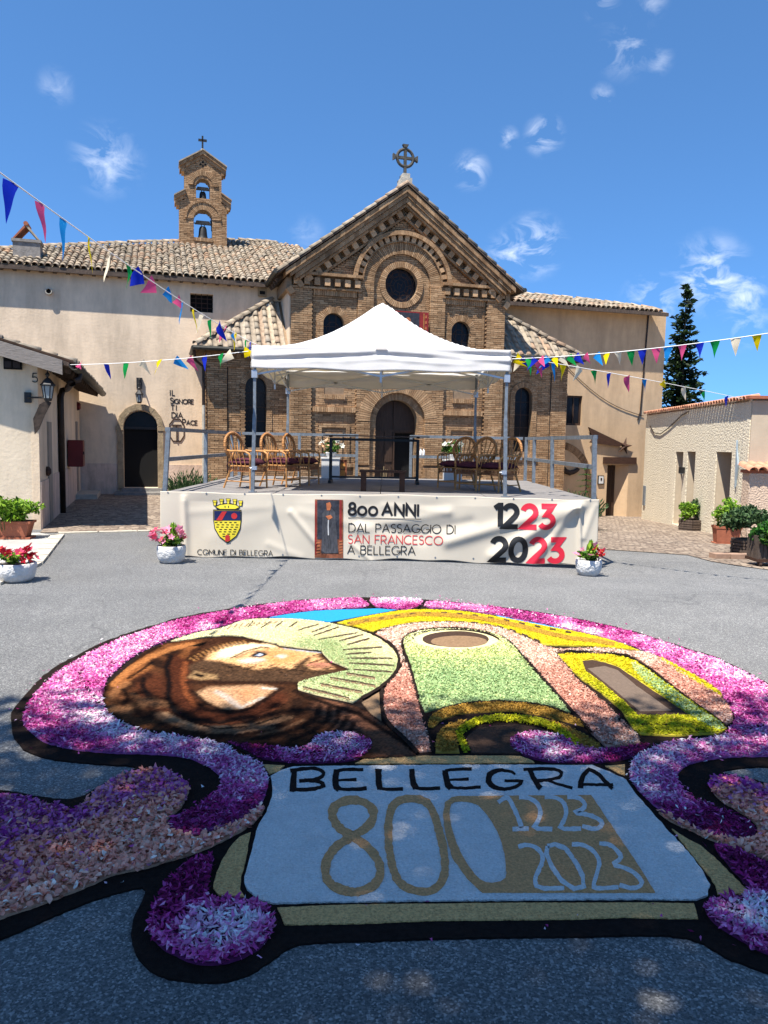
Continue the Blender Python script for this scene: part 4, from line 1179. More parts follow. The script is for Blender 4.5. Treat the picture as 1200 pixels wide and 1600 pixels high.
m = MB(); m.box(-.13, .13, -.02, .03, -.17, .17); m.build('frame', 'blackmetal', t)
m = MB(); m.box(-.10, .10, -.03, -.02, -.14, .14); m.build('plate', 'cloth_white', t)
m = MB(); m.box(-.03, .03, -.04, -.03, -.02, .08); m.build('button', 'copper', t)

# ================================================================== left house
lh = thing('side_house', 'low pinkish plastered house at the left edge with sloping tiled roof', 'house', LH.o, LH.a)
m = MB()
m.box(-.4, 0, 0, 9.75, -.3, 3.36); m.box(-6.5, -.4, 0, 9.75, -.3, 3.42)
m.hexa([(-6.5, 0, 3.42), (-.4, 0, 3.42), (-.4, 0, 3.44), (-6.5, 0, 5.0)], [(-6.5, 9.75, 3.42), (-.4, 9.75, 3.42), (-.4, 9.75, 3.44), (-6.5, 9.75, 5.0)])
m.build('wall', 'greyplaster', lh)
m = MB(); m.box(0, .012, 0, 9.75, -.3, 3.33); m.box(-.12, .012, -.012, 0, -.3, 3.4); m.build('side_plaster', 'pinkplaster', lh)
m = MB(); m.box(.012, .035, 0, 1.26, -.3, .95); m.box(.012, .035, 1.84, 8.15, -.3, 1.0); m.build('socle', 'socle', lh)
m = MB(); m.box(.012, .05, 1.28, 1.82, 0, 2.16); m.build('door', 'cabinet', lh)
m = MB(); m.box(.012, .05, 8.2, 8.72, .2, 2.3); m.build('door', 'cabinet', lh)
m = MB(); m.box(.02, .62, 7.6, 9.5, -.1, .16); m.build('step', 'palestone', lh)
m = MB(); sl_ = .285
def zr(u): return 3.32-sl_*(u-.5)
m.hexa([(.62, -.35, zr(.62)-.08), (-6.5, -.35, zr(-6.5)-.08), (-6.5, -.35, zr(-6.5)), (.62, -.35, zr(.62))], [(.62, 9.75, zr(.62)-.08), (-6.5, 9.75, zr(-6.5)-.08), (-6.5, 9.75, zr(-6.5)), (.62, 9.75, zr(.62))])
m.build('roof', 'beamwood', lh)
m = MB(); m.hexa([(.5, -.40, zr(.5)-.28), (-6.5, -.40, zr(-6.5)-.28), (-6.5, -.40, zr(-6.5)+.0), (.5, -.40, zr(.5)+.0)], [(.5, -.33, zr(.5)-.28), (-6.5, -.33, zr(-6.5)-.28), (-6.5, -.33, zr(-6.5)), (.5, -.33, zr(.5))]); m.build('verge_board', M('grey_board', (.23, .20, .175), .25, 5, .85, .3, 14, stretch=(1, 6, 6)), lh)
m = MB()
for k in range(16): m.bar((.6, .2+k*.6, zr(.6)-.14), (-.1, .2+k*.6, zr(-.1)-.14), .09, .11)
m.build('rafter_tails', 'beamwood', lh, kind='stuff')
tile_roof(lh, (.66, 9.7, zr(.66)+.01), (0, -1, 0), (-1, 0, sl_), 48, lambda u: -.05, lambda u: 2.3, n_max=300)
m = MB()
vs = []
for y in (-.42, 9.7):
    for i in range(7):
        t_ = math.pi+math.pi*i/6; vs.append((.72+.11*math.cos(t_), y, zr(.7)-.02+.11*math.sin(t_)))
        vs.append((.72+.095*math.cos(t_), y, zr(.7)-.02+.095*math.sin(t_)))
fs = []
for i in range(6): fs += [(2*i, 2*i+2, 14+2*i+2, 14+2*i), (2*i+1, 14+2*i+1, 14+2*i+3, 2*i+3), (2*i, 2*i+1, 2*i+3, 2*i+2), (14+2*i, 14+2*i+2, 14+2*i+3, 14+2*i+1)]
m.add(vs, fs); m.build('gutter', 'gutter', lh, True)
vq = LH.hit(122, 603, 0, .7).y
m = MB(); m.tube([(.72, vq, zr(.7)-.1), (.71, vq-.05, zr(.7)-.24), (.6, vq-.3, zr(.7)-.33), (.2, 3.75, 3.0), (.12, 3.52, 2.95), (.09, 3.42, 2.8), (.09, 3.4, 2.6), (.09, 3.4, -.1)], .075, 9); m.build('downpipe', 'copper', lh, True)
t = thing('hose_cabinet', 'dark red metal cabinet mounted on the shaded house wall', 'cabinet', LH.w(.04, 5.75, 1.4), LH.a)
m = MB(); m.box(0, .36, -.3, .3, -.35, .36); m.build('body', 'red', t)
m = MB(); m.box(.36, .375, -.28, .28, -.33, .34); m.build('door', 'red', t)
m = MB(); m.box(.375, .40, -.25, -.2, -.02, .06); m.build('handle', 'blackmetal', t)
t = thing('alarm_bell', 'small round red alarm sounder high on the house wall', 'alarm', LH.w(.02, 8.9, 2.78), LH.a)
m = MB(); m.lathe([(.12, 0), (.12, .06), (.07, .1)], 14); o = m.build('cover', 'red', t, True); o.rotation_euler = (0, R(90), 0)
m = MB(); m.box(0, .02, -.13, .13, -.13, .13); m.build('plate', 'red', t)
t = thing('intercom', 'small rusty round bell push on the corner of the house', 'bell push', LH.w(.02, 1.0, 1.12), LH.a)
m = MB(); m.lathe([(.10, 0), (.10, .05), (.05, .09)], 14); o = m.build('cover', 'iron', t, True); o.rotation_euler = (0, R(90), 0)
t = thing('vent_grille', 'dark broken vent box under the verge of the house roof', 'vent', LH.w(-.42, -.01, 3.25), LH.a)
m = MB(); m.box(-.16, .16, -.06, .02, -.12, .12); m.build('box', 'black', t)
for k in range(2):
    m = MB(); m.box(-.14+k*.15, -.02+k*.15, -.075, -.06, -.09, .03); m.build('flap', 'copper', t)
t = thing('house_number', 'thin black iron number five on the house corner', 'number', LH.w(-.03, -.03, 2.98), LH.a)
m = MB(); text(m, '5', -.05, -.08, .17, .016, lambda a, b, d: (a, -d, b), .01, thick=.02); m.build('digit', 'blackmetal', t)


def lantern(root, s_=1.0, mat='blackmetal'):
    m = MB()
    m.lathe([(.05*s_, .0), (.07*s_, .02*s_), (.0995*s_, .24*s_), (.09*s_, .245*s_)], 6); o1 = m.build('lamp_glass', 'lampglass', root)
    m = MB()
    for i in range(6):
        a = 2*math.pi*i/6; m.tube([(.07*s_*math.cos(a), .07*s_*math.sin(a), .02*s_), (.105*s_*math.cos(a), .105*s_*math.sin(a), .25*s_)], .010*s_, 4)
    m.lathe([(.135*s_, .25*s_), (.13*s_, .27*s_), (.07*s_, .35*s_), (.05*s_, .37*s_), (.02*s_, .40*s_)], 6); m.lathe([(.06*s_, -.03*s_), (.075*s_, .02*s_)], 6)
    m.build('lamp_frame', mat, root)
    m = MB(); m.lathe([(.012*s_, .4*s_), (.045*s_, .45*s_), (.012*s_, .5*s_)], 8); m.tube([(0, 0, .48*s_), (0, 0, .66*s_)], .012*s_, 5); m.tube([(-.045*s_, 0, .6*s_), (.045*s_, 0, .6*s_)], .012*s_, 5); m.build('finial', mat, root)


lp = LH.hit(75, 624, 1, -.22)
t = thing('wall_lantern', 'six sided iron lantern on a bracket at the left house corner', 'lantern', LH.w(lp.x, -.22, lp.z), LH.a)
lantern(t, 1.05)
m = MB(); m.box(-.38-.06, -.38+.06, .12, .22, -.07, .13); m.tube([(-.38, .12, .03), (-.2, .02, .03), (-.06, 0, .03)], .02, 6); m.build('bracket', 'blackmetal', t)
m = MB(); m.prism([(-.02, -.02), (-.15, -.10), (-.27, -.38), (-.25, -.68), (-.17, -.58), (-.06, -.30), (.06, -.06)], UVZ, -.03, .03); m.build('brace', 'log', t)
t = thing('wall_lantern', 'iron lantern fixed above the arched doorway of the cream wing', 'lantern', CH.w(-8.22, 1.72, 2.98), CH.a)
lantern(t, 1.0)
m = MB(); m.tube([(0, .28, .72), (0, .12, .78), (0, 0, .72), (0, 0, .5)], .022, 6); m.box(-.09, .09, .2, .28, .45, .80); m.build('bracket', 'blackmetal', t)

# lettering on the convent wall
t = thing('wall_lettering', 'dark metal words IL SIGNORE TI DIA PACE on the cream wall', 'lettering', CH.w(-7.3, 1.997, 2.1), CH.a)
mpw = lambda a, b, d: (a, -d, b)
for (s_, px, py, sp_) in (('IL', 266, 617.6, .34), ('SIGNORE', 266, 630, .13), ('TI', 267, 641, .34), ('DIA', 268.5, 652.6, .2), ('PACE', 285, 663.5, .13)):
    p = CH.hit(px, py, 1, 1.97); m = MB(); x = p.x+7.3
    for i, c in enumerate(s_):
        h = .178 if i == 0 else .14
        if s_ in ('IL', 'TI', 'DIA'): h = .172
        m = MB(); x = text(m, c, x, p.z-2.1, h, .029, mpw, .006, sp_, thick=.006); m.build('letter', 'blackmetal', t)
t = thing('tau_emblem', 'rusty iron T cross in an eight sided frame on the cream wall', 'emblem', CH.w(-7.06, 1.998, 2.12), CH.a)
m = MB(); oc = [(-.10, .36), (.10, .36), (.23, .18), (.23, -.18), (.12, -.36), (-.12, -.36), (-.23, -.18), (-.23, .18)]
stroke(m, oc, .032, mpw, .02, .03, closed=True); m.build('frame', 'iron', t)
m = MB(); m.bar((-.15, -.02, .16), (.15, -.02, .16), .04, .045); m.bar((0, -.02, .14), (0, -.02, -.36), .04, .04, (0, 1, 0)); m.build('cross', 'iron', t)
t = thing('floodlight', 'small dark floodlight on the cream wall beside the church eave', 'floodlight', CH.w(-4.1, 1.9, CH.hit(399, 478, 1, 1.9).z), CH.a)
m = MB(); m.box(-.10, .10, -.12, .05, -.10, .10); m.build('housing', 'blackmetal', t)
m = MB(); m.box(-.08, .08, -.125, -.12, -.08, .08); m.build('lens', 'lampglass', t)
m = MB(); m.box(-.03, .03, .05, .12, -.03, .03); m.build('bracket', 'blackmetal', t)
t = thing('junction_box', 'small square box under the eave of the cream wing', 'box', CH.w(-4.28, 1.93, CH.hit(394, 455, 1, 1.93).z), CH.a)
m = MB(); m.box(-.14, .14, -.05, .07, -.14, .14); m.build('box', 'stone', t)
m = MB(); m.box(-.09, .09, -.06, -.05, -.09, .02); m.build('lid', 'black', t)

# ================================================================== roughcast building on the right
rb = thing('roughcast_building', 'low cream roughcast building with slit openings and tiled coping at right', 'building', RB.o, RB.a)
def V(px, py): return RB.hit(px, py, 0, 0)
m = MB()
top_ = 3.08; bot = -1.3
ho = []
for (a, b, zt, zb) in ((5.16, 5.97, 1.72, -.6), (3.98, 4.78, 1.74, -.55), (1.06, 2.24, 1.76, -.5)): ho.append([(a, zb), (b, zb), (b, zt), (a, zt)])
m.prism([(0, bot), (9.9, bot), (9.9, top_), (0, top_)], lambda a, b, d: (d, a, b), 0, .04, ho)
m.build('roughcast_wall', 'rough', rb)
# body with deep recesses
m = MB()
m.prism([(.02, bot), (9.9, bot), (9.9, top_-.02), (.02, top_-.02)], lambda a, b, d: (d, a, b), .045, 1.1, ho)
m.box(1.1, 6.5, .02, 9.9, bot, top_-.02); m.build('wall', 'smooth', rb)
m = MB(); m.box(.95, 1.0, 1.06, 2.24, -.6, 1.76); m.build('door', 'black', rb)
m = MB(); m.box(1.02, 1.06, 3.98, 4.78, -.6, 1.74); m.build('window', 'black', rb)
m = MB(); m.box(1.02, 1.06, 5.16, 5.97, -.6, 1.74); m.build('window', 'black', rb)
# front wall facing the court, smooth render, with coping
m = MB(); m.box(.02, 6.5, -.05, .02, bot, 3.02); m.build('front_render', 'smooth', rb)
m = MB(); m.box(-.12, 6.6, -.2, .9, 3.06, 3.13); m.build('coping_slab', 'terracotta', rb)
CO = barrel(.095, .085, .36, 6, .014).mesh('coping_tile', M('coping_clay', (.50, .235, .14), .2, 7, .85, .2, 30), True)
n = 46
for i in range(n):
    put('coping_tile', CO, rb, None, Matrix.Translation((-.13, .1+i*.213, 3.05+rnd.gauss(0, .005))) @ Matrix.Rotation(R(-90), 4, 'Z') @ Matrix.Rotation(R(12), 4, 'X') @ Matrix.Rotation(rnd.gauss(0, .04), 4, 'Z'))
m = MB(); m.box(0, .5, .1, 9.9, 3.0, 3.05); m.build('coping_bed', 'terracotta', rb)
m = MB(); m.tube([(-.03, 9.2, 2.6), (-.03, 8.6, 2.35), (-.03, 7.8, 2.3), (-.03, 6.8, 2.5), (-.03, 5.5, 2.85), (-.03, 4.8, 2.95)], .016, 5); m.build('cable', 'copper', rb)
t = thing('wall_fin', 'thin pale blue metal blade fixed beside the wide opening', 'ornament', RB.w(-.02, .62, 1.45), RB.a)
m = MB(); m.hexa([(0, -.05, -.55), (0, .0, -.6), (-.02, .0, -.6), (-.02, -.05, -.55)], [(0, .0, .6), (0, .03, .6), (-.02, .03, .6), (-.02, .0, .6)]); m.prism([(-.12, .0), (0, -.6), (.06, .62), (-.02, .3)], lambda a, b, d: (d, a, b), -.03, .01); m.build('blade', M('bluegrey_metal', (.30, .36, .40), .1, 5, .5), t)
t = thing('slot_marker', 'narrow grey metal flap low at the far end of the roughcast wall', 'flap', RB.w(-.02, 9.55, .0), RB.a)
m = MB(); m.box(-.03, .01, -.12, .12, -.30, .42); m.build('flap', 'galv', t)
t = thing('wall_light', 'tiny dark lamp between the two slit openings', 'lamp', RB.w(-.02, 4.97, 1.15), RB.a)
m = MB(); m.box(-.14, .02, -.06, .06, -.08, .10); m.build('housing', 'blackmetal', t)
m = MB(); m.box(-.13, -.01, -.05, .05, -.10, -.08); m.build('lens', 'lampglass', t)
# low garden wall in front
gw = thing('garden_wall', 'low pink roughcast wall topped with terracotta tiles at right edge', 'wall', RB.w(0, -.62, 0), RB.a)
m = MB(); m.box(-.16, 5, 0, .45, -1, 1.28); m.build('wall', 'roughpink', gw)
m = MB(); m.box(-.2, 5, .0, .5, 1.28, 1.36); m.build('coping_bed', 'terracotta', gw)
for i in range(8):
    put('coping_tile', CO, gw, None, Matrix.Translation((-.13+i*.2, -.16, 1.34+rnd.gauss(0, .006))) @ Matrix.Rotation(R(10), 4, 'X') @ Matrix.Scale(1.15, 4))
    put('coping_tile', CO, gw, None, Matrix.Translation((-.13+i*.2, .18, 1.40+rnd.gauss(0, .006))) @ Matrix.Rotation(R(10), 4, 'X') @ Matrix.Scale(1.15, 4))
# ================================================================== stage
SX0, SX1, SY0, SY1, SZ = -3.46, 3.33, 12.05, 18.0, 1.02
st = thing('stage', 'raised grey plank stage standing in front of the church', 'stage', (0, SY0, 0))
nx, ny = 4, 6
dw = (SX1-SX0)/nx; dl_ = (SY1-SY0)/ny
for j in range(ny):
    for i in range(nx):
        m = MB(); x = SX0+i*dw; y = j*dl_; m.box(x+.006, x+dw-.006, y+.006, y+dl_-.006, SZ-.05, SZ-rnd.uniform(0, .004)); m.build('deck_panel', 'deck', st)
m = MB()
for y in (0.02, SY1-SY0-.06): m.box(SX0, SX1, y, y+.05, SZ-.17, SZ-.052)
for x in (SX0, SX1-.05): m.box(x, x+.05, .08, SY1-SY0-.07, SZ-.17, SZ-.052)
m.build('frame', 'alu', st)
for x in (SX0+.1, -1.2, 1.2, SX1-.1):
    for y in (.12, 3, 5.8):
        m = MB(); m.box(x-.03, x+.03, y-.03, y+.03, hgt(x, SY0+y), SZ-.17); m.build('leg', 'alu', st)


def railing(name, label, pts, posts, zt=2.0, zm=1.53):
    t = thing('railing', label, 'railing', (pts[0][0], pts[0][1], SZ), 0, 'steel railings round the stage')
    o = Vector((pts[0][0], pts[0][1], SZ))
    for (x, y, lx) in posts:
        m = MB(); m.bar(Vector((x+lx[0], y, SZ-.06))-o, Vector((x+lx[1], y, zt+.03))-o, .065, .065, (0, 1, 0)); m.build('post', 'galv', t)
    for z, nm in ((zt, 'top_rail'), (zm, 'mid_rail')):
        m = MB()
        for a, b in zip(pts[:-1], pts[1:]): m.bar(Vector((*a, z))-o, Vector((*b, z))-o, .05, .065)
        m.build(nm, 'galv', t)
    return t


railing('l', 'galvanised railing along the left side of the stage', [(-3.42, 12.07), (-3.42, 17.95)], [(-3.42, 12.07, (-.04, .03)), (-3.42, 14.7, (-.01, .0)), (-3.42, 17.2, (0, 0)), (-3.40, 17.95, (0, 0))])
railing('r', 'galvanised railing along the right side of the stage', [(3.30, 12.07), (3.30, 17.95)], [(3.30, 12.07, (.0, -.03)), (3.30, 15.1, (0, -.04)), (3.30, 17.0, (0, -.02)), (3.28, 17.95, (0, 0))])
railing('bl', 'galvanised railing along the stage back left of the church door', [(-3.33, 17.97), (-.66, 17.97)], [(-2.0, 17.97, (0, 0)), (-.66, 17.97, (0, 0))])
railing('br', 'galvanised railing along the stage back right of the church door', [(.60, 17.97), (3.2, 17.97)], [(.60, 17.97, (0, 0)), (1.75, 17.97, (0, 0))])

# ------------------------------------------------------------------ banner
BX0, BX1 = -3.50, 3.36
def bz(px, py):
    p = PY(px, py, 11.98); return p.x, p.z
creases = []
for (a, b, am, w) in (((288, 776), (292, 872), .045, .05), ((455, 800), (520, 880), .028, .05), ((470, 800), (560, 822), .012, .08), ((300, 800), (420, 792), .008, .07),
                      ((905, 787), (700, 846), .045, .10), ((905, 789), (770, 868), .05, .09), ((900, 788), (830, 884), .035, .07), ((700, 800), (560, 826), .025, .09), ((660, 842), (560, 812), -.025, .10), ((905, 784), (906, 885), .05, .03), ((930, 790), (912, 840), .02, .05), ((550, 850), (580, 876), .02, .04), ((735, 815), (640, 835), -.02, .08), ((860, 835), (790, 880), -.02, .08), ((600, 790), (700, 800), .01, .06), ((440, 800), (330, 840), .007, .12), ((420, 850), (470, 870), .01, .06)):
    creases.append((np.array(bz(*a)), np.array(bz(*b)), am, w))
def bdepth(x, z):
    return .85*bdepth0(x, z)
def bdepth0(x, z):
    y = .012*math.sin(x*2.1+z*1.3)+.008*math.sin(x*5.3-z*3.1)
    p = np.array((x, z))
    for a, b, am, w in creases:
        d = b-a; l = np.hypot(*d); d = d/l; s_ = float((p-a) @ d); q = abs(float((p-a)[0]*d[1]-(p-a)[1]*d[0]))
        if q > 3.2*w or s_ < -2*w or s_ > l+2*w: continue
        e = 1.0
        if s_ < 0: e = math.exp(-(s_/w)**2)
        if s_ > l: e = math.exp(-((s_-l)/w)**2)
        y += -am*math.exp(-(q/w)**2)*e
    return y*min(1, max(.12, (1.03-z)*7))
bn = thing('banner', 'long cream vinyl banner hung across the stage front reading 800 ANNI 1223 2023', 'banner', (0, 11.97, 0))
m = MB(); nu, nv = 440, 84
for j in range(nv+1):
    for i in range(nu+1):
        x = BX0+(BX1-BX0)*i/nu
        zb = .02-.035*sstep(.3, 3.2, x)+.01*math.sin(x*3)+.012*math.sin(x*7.3); zt = 1.035+.012*math.sin(x*1.3+1)+.005*math.sin(x*6)
        z = zb+(zt-zb)*j/nv; m.v.append((x, bdepth(x, z), z)); m.c.append((1, 1, 1))
for j in range(nv):
    for i in range(nu): a = j*(nu+1)+i; m.f.append((a, a+1, a+nu+2, a+nu+1))
o = m.build('sheet', 'banner', bn, True, recalc=False)
sd = o.modifiers.new('thickness', 'SOLIDIFY'); sd.thickness = .003; sd.offset = 0
m = MB()
for k in range(12):
    x = BX0+.12+k*.60
    for z in (1.015, .07-.02*sstep(.3, 3.2, x)): m.tube([(x, bdepth(x, z)-.003, z), (x, bdepth(x, z)-.006, z)], .014, 8)
m.build('eyelets', 'galv', bn, kind='stuff')
bmp = lambda a, b, d: (a, bdepth(a, b)-.008-d, b)


def drape(poly, mat, d, name, root=bn, st=.06):
    me = bpy.data.meshes.new(name); b = bmesh.new(); q = MB(); q.flat(poly, lambda x, y, d_: (x, 0, y), 0)
    me = q.mesh(name, mat); b.from_mesh(me)
    for _ in range(4):
        e = [x for x in b.edges if x.calc_length() > st]
        if not e: break
        bmesh.ops.subdivide_edges(b, edges=e, cuts=1); bmesh.ops.triangulate(b, faces=[f for f in b.faces if len(f.verts) > 3])
    for v in b.verts: v.co = bmp(v.co.x, v.co.z, d)
    bmesh.ops.recalc_face_normals(b, faces=b.faces); b.to_mesh(me); b.free()
    return put(name, me, root)


def btext(s_, px, py, hpx, w, mat, sp=.26, slope=.0):
    nc = 9 if w > .06 else 3
    x, z = bz(px, py); h = hpx/100.0; m = MB()
    x1 = x
    for wd in s_.split(' '):
        tot = MB(); x1 = text(tot, wd, x1, z, h, w, lambda a, b, d: bmp(a, b-slope*(a-x), d), 0, sp, step=.025, ncol=nc)+(.34+sp)*h
        tot.build('lettering', mat, bn)
    return x1


btext('8', 545, 804, 18.5, .038, 'black_print', .2); btext('o', 559.5, 804.4, 18.5, .036, 'black_print', .20); btext('o', 576.5, 804.7, 18.5, .036, 'black_print', .20)
btext('ANNI', 597, 805.2, 18.5, .036, 'black_print', .25)
x, z = bz(544, 809); x2, z2 = bz(658, 811)
m = MB(); stroke(m, [(x, z), (x2, z2)], .010, bmp, 0, step=.05); m.build('rule', 'black_print', bn)
btext('DAL PASSAGGIO DI', 545, 830.8, 13.2, .014, 'black_print', .19)
btext('SAN FRANCESCO', 544, 848.4, 13.2, .014, 'thin_red', .19)
btext('A BELLEGRA', 543, 865, 13.2, .014, 'black_print', .2)
btext('COMUNE DI BELLEGRA', 309, 866.3, 8.2, .010, 'black_print', .19)
btext('1', 772, 822, 33, .084, 'black_print'); btext('2', 786.5, 822.3, 33, .084, 'black_print')
btext('2', 815.5, 822.8, 33, .084, 'red_print'); btext('3', 843, 823.4, 33, .084, 'red_print')
btext('2', 768, 874.5, 34, .086, 'black_print'); btext('0', 797, 875, 34, .086, 'black_print')
btext('2', 828.5, 875.8, 34, .086, 'red_print'); btext('3', 857.5, 876.4, 34, .086, 'red_print')


def bp(l): return [bz(a, b) for a, b in l]


# crest
sh = [(334.5, 797.5), (376.5, 797.8), (376.5, 812), (375, 825), (369, 837), (356, 847), (344, 838), (336.5, 825), (334.5, 812)]
drape(bp([(333.3, 796), (377.8, 796.4), (377.8, 812), (376.2, 825.6), (370, 838), (356, 849), (343, 839), (335.2, 826), (333.2, 812)]), 'black_print', .001, 'crest_outline')
drape(bp(sh), 'crest_yellow', .004, 'crest_field')
drape(bp([(334.8, 797.8), (376.3, 798), (376.3, 813), (334.8, 813)]), 'crest_blue', .007, 'crest_chief')
drape(bp([(338, 813), (347, 813), (355, 799), (347.5, 799)]), 'crest_red', .010, 'crest_bend')
cx, cz_ = bz(366.5, 806); drape([(cx+.048*math.cos(R(a)), cz_+.048*math.sin(R(a))) for a in range(0, 360, 30)], 'crest_red', .010, 'crest_disc')
m = MB()
for r_ in range(8):
    y = 816+r_*3.6; hw = (21 if y < 820 else 21-(y-820)*.62) if y < 834 else max(3, 12-(y-834)*.9)
    k = 0; xx = 356-hw+1+(r_ % 2)*3
    while xx+4 < 356+hw: stroke(m, bp([(xx, y), (xx+4.2, y)]), .012, bmp, .007, step=.05); xx += 7.5
m.build('crest_brick_lines', 'black_print', bn, kind='stuff')
drape(bp([(352.5, 846), (352.5, 838), (354, 835.5), (358, 835.5), (359.5, 838), (359.5, 845)]), 'crest_red', .011, 'crest_door')
drape(bp([(336, 792), (342, 788), (350, 786), (361, 786), (369, 788), (376, 792), (372, 796), (340, 796)]), 'black_print', .001, 'crown_outline')
drape(bp([(338, 792), (344, 789), (356, 787.5), (368, 789), (374, 792), (368, 795), (344, 795)]), 'crest_yellow', .004, 'crown_band')
for k, xx in enumerate((333, 343.5, 354, 364.5, 373.5)):
    yy = (782, 780, 779.2, 780.2, 782.4)[k]
    drape(bp([(xx-1.0, yy-.6), (xx+6.6, yy-.6), (xx+5.6, yy+8.2), (xx+.6, yy+8.2)]), 'black_print', .0015, 'crown_outline'); drape(bp([(xx, yy), (xx+5.6, yy), (xx+4.8, yy+3.2), (xx+.8, yy+3.2)]), 'crest_yellow', .004, 'crown_merlon'); drape(bp([(xx+.9, yy+4), (xx+4.6, yy+4), (xx+4.2, yy+7.6), (xx+1.4, yy+7.6)]), 'crest_yellow', .004, 'crown_merlon')
m = MB()
for xx in (352, 357.5): stroke(m, bp([(xx, 790), (xx, 793)]), .014, bmp, .007)
m.build('crown_marks', 'black_print', bn)
# picture printed on the banner
def pic(poly, mat, d, n): drape(bp(poly), mat, d, n, st=.07)
pic([(492.3, 780), (536.2, 780.8), (536.2, 871.8), (491.8, 871)], 'pic_brown', .001, 'picture_ground')
pic([(496, 781), (530, 781.5), (530, 842), (496, 842)], 'pic_dark', .004, 'picture_panel')
pic([(509, 795), (517, 793), (524, 800), (527, 842), (529, 864), (502, 864), (503, 842), (504, 802)], M('print_robe', (.055, .055, .062), .5, 18, .6, stretch=(3, 1, .6)), .007, 'picture_robe')
pic([(510, 786), (516, 784), (518, 790), (516, 797), (511, 797)], 'pic_skin', .010, 'picture_head')
pic([(509, 806), (517, 804), (520, 808), (514, 812)], 'pic_skin', .010, 'picture_hands')
m = MB(); stroke(m, bp([(513.5, 812), (513, 822), (513.4, 836)]), .018, bmp, .010, step=.05); m.build('picture_cord', 'cloth_white', bn)
pic([(531, 781.5), (534, 781.5), (534, 845), (531, 845)], 'darkred', .004, 'picture_border'); pic([(492.6, 783), (495, 783), (495, 866), (492.4, 866)], 'darkred', .004, 'picture_border')
for k in range(5): m = MB(); stroke(m, bp([(530.5, 846+k*4.5), (535.5, 845+k*4.5)]), .02, bmp, .004); m.build('picture_pattern', 'pic_skin', bn)
for k in range(4): m = MB(); stroke(m, bp([(494, 848+k*5), (500, 847+k*5)]), .02, bmp, .004); m.build('picture_pattern', 'pic_skin', bn)

# poster on the church front
po = thing('poster', 'dark picture poster with red border hung above the church door', 'poster', CH.w(.2, -.16, 5.45), CH.a)
m = MB(); m.box(-.72, .68, 0, .03, -.55, .64); m.build('board', 'darkred', po)
m = MB(); m.box(-.62, .36, -.008, 0, -.50, .60); m.build('panel', 'pic_dark', po)
m = MB(); m.prism([(-.5, -.5), (.2, -.5), (.12, .1), (-.02, .2), (-.16, .12)], UVZ, -.016, -.008); m.build('figure', M('poster_robe', (.045, .045, .055), .4, 14), po)
m = MB(); m.prism(arc(-.02, .32, .09, .13, 0, 360, 12)[:-1], UVZ, -.024, -.016); m.build('head', 'pic_skin', po)
m = MB(); m.box(.50, .54, -.008, 0, -.5, .6); m.build('stripe', M('poster_gold', (.30, .13, .04), .3, 8), po)
m = MB()
for k in range(6): m.box(.57, .62, -.008, 0, -.45+k*.18, -.36+k*.18)
m.build('marks', 'pic_skin', po)

# ================================================================== gazebo
gz = thing('gazebo', 'white pop-up gazebo with pointed roof standing on the stage', 'gazebo', (0, 0, SZ))
GX, GY, GW, GD = -.09, 14.42, 2.03, 2.12
ZE, ZB, ZP = 3.34-SZ, 3.0-SZ, 4.46-SZ
m = MB(); n = 48
def roofz(s_, t_):
    q = max(abs(s_), abs(t_)); mn = min(abs(s_), abs(t_))
    base = ZE+(ZP-ZE)*((1-q)**1.85)
    # soft apex, slight sag between the ribs
    base -= .05*math.exp(-(q/.045)**2)
    sag = .015*math.sin(math.pi*q)*(1-(mn/(q+1e-6))**2)*1.0
    return base-sag+.004*math.sin(s_*31+t_*17)*q
for j in range(n+1):
    for i in range(n+1):
        a = -1+2*i/n; b = -1+2*j/n; m.v.append((GX+a*GW, GY+b*GD, roofz(a, b))); m.c.append((1, 1, 1))
for j in range(n):
    for i in range(n): k = j*(n+1)+i; m.f.append((k, k+1, k+n+2, k+n+1))
o = m.build('roof', 'canvas', gz, True, recalc=False); o.modifiers.new('thickness', 'SOLIDIFY').thickness = .004
for (ax, sg) in ((0, -1), (0, 1), (1, -1), (1, 1)):
    m = MB(); nn = 90; hh = 16
    for j in range(hh+1):
        for i in range(nn+1):
            a = -1+2*i/nn; f = j/hh
            # folds: long horizontal creases swept towards the corners
            w = .020*math.sin(f*11+a*2.2)*(.35+.65*abs(a))+.014*math.sin(f*17-abs(a)*7)+.012*math.sin(a*26+f*3)*f
            w *= math.sin(math.pi*min(1, f*1.2+.08))
            z = ZE+(ZB-ZE)*f+.012*math.sin(a*9)*f - .02*(1-a*a)*f
            out = .012+w*.75+.02*f
            if ax == 0: p = (GX+a*(GW+.012), GY+sg*(GD+out), z)
            else: p = (GX+sg*(GW+out), GY+a*(GD+.012), z)
            m.v.append(p); m.c.append((1, 1, 1))
    for j in range(hh):
        for i in range(nn): k = j*(nn+1)+i; m.f.append((k, k+1, k+nn+2, k+nn+1))
    o = m.build('valance', 'canvas', gz, True, recalc=False); o.modifiers.new('thickness', 'SOLIDIFY').thickness = .003
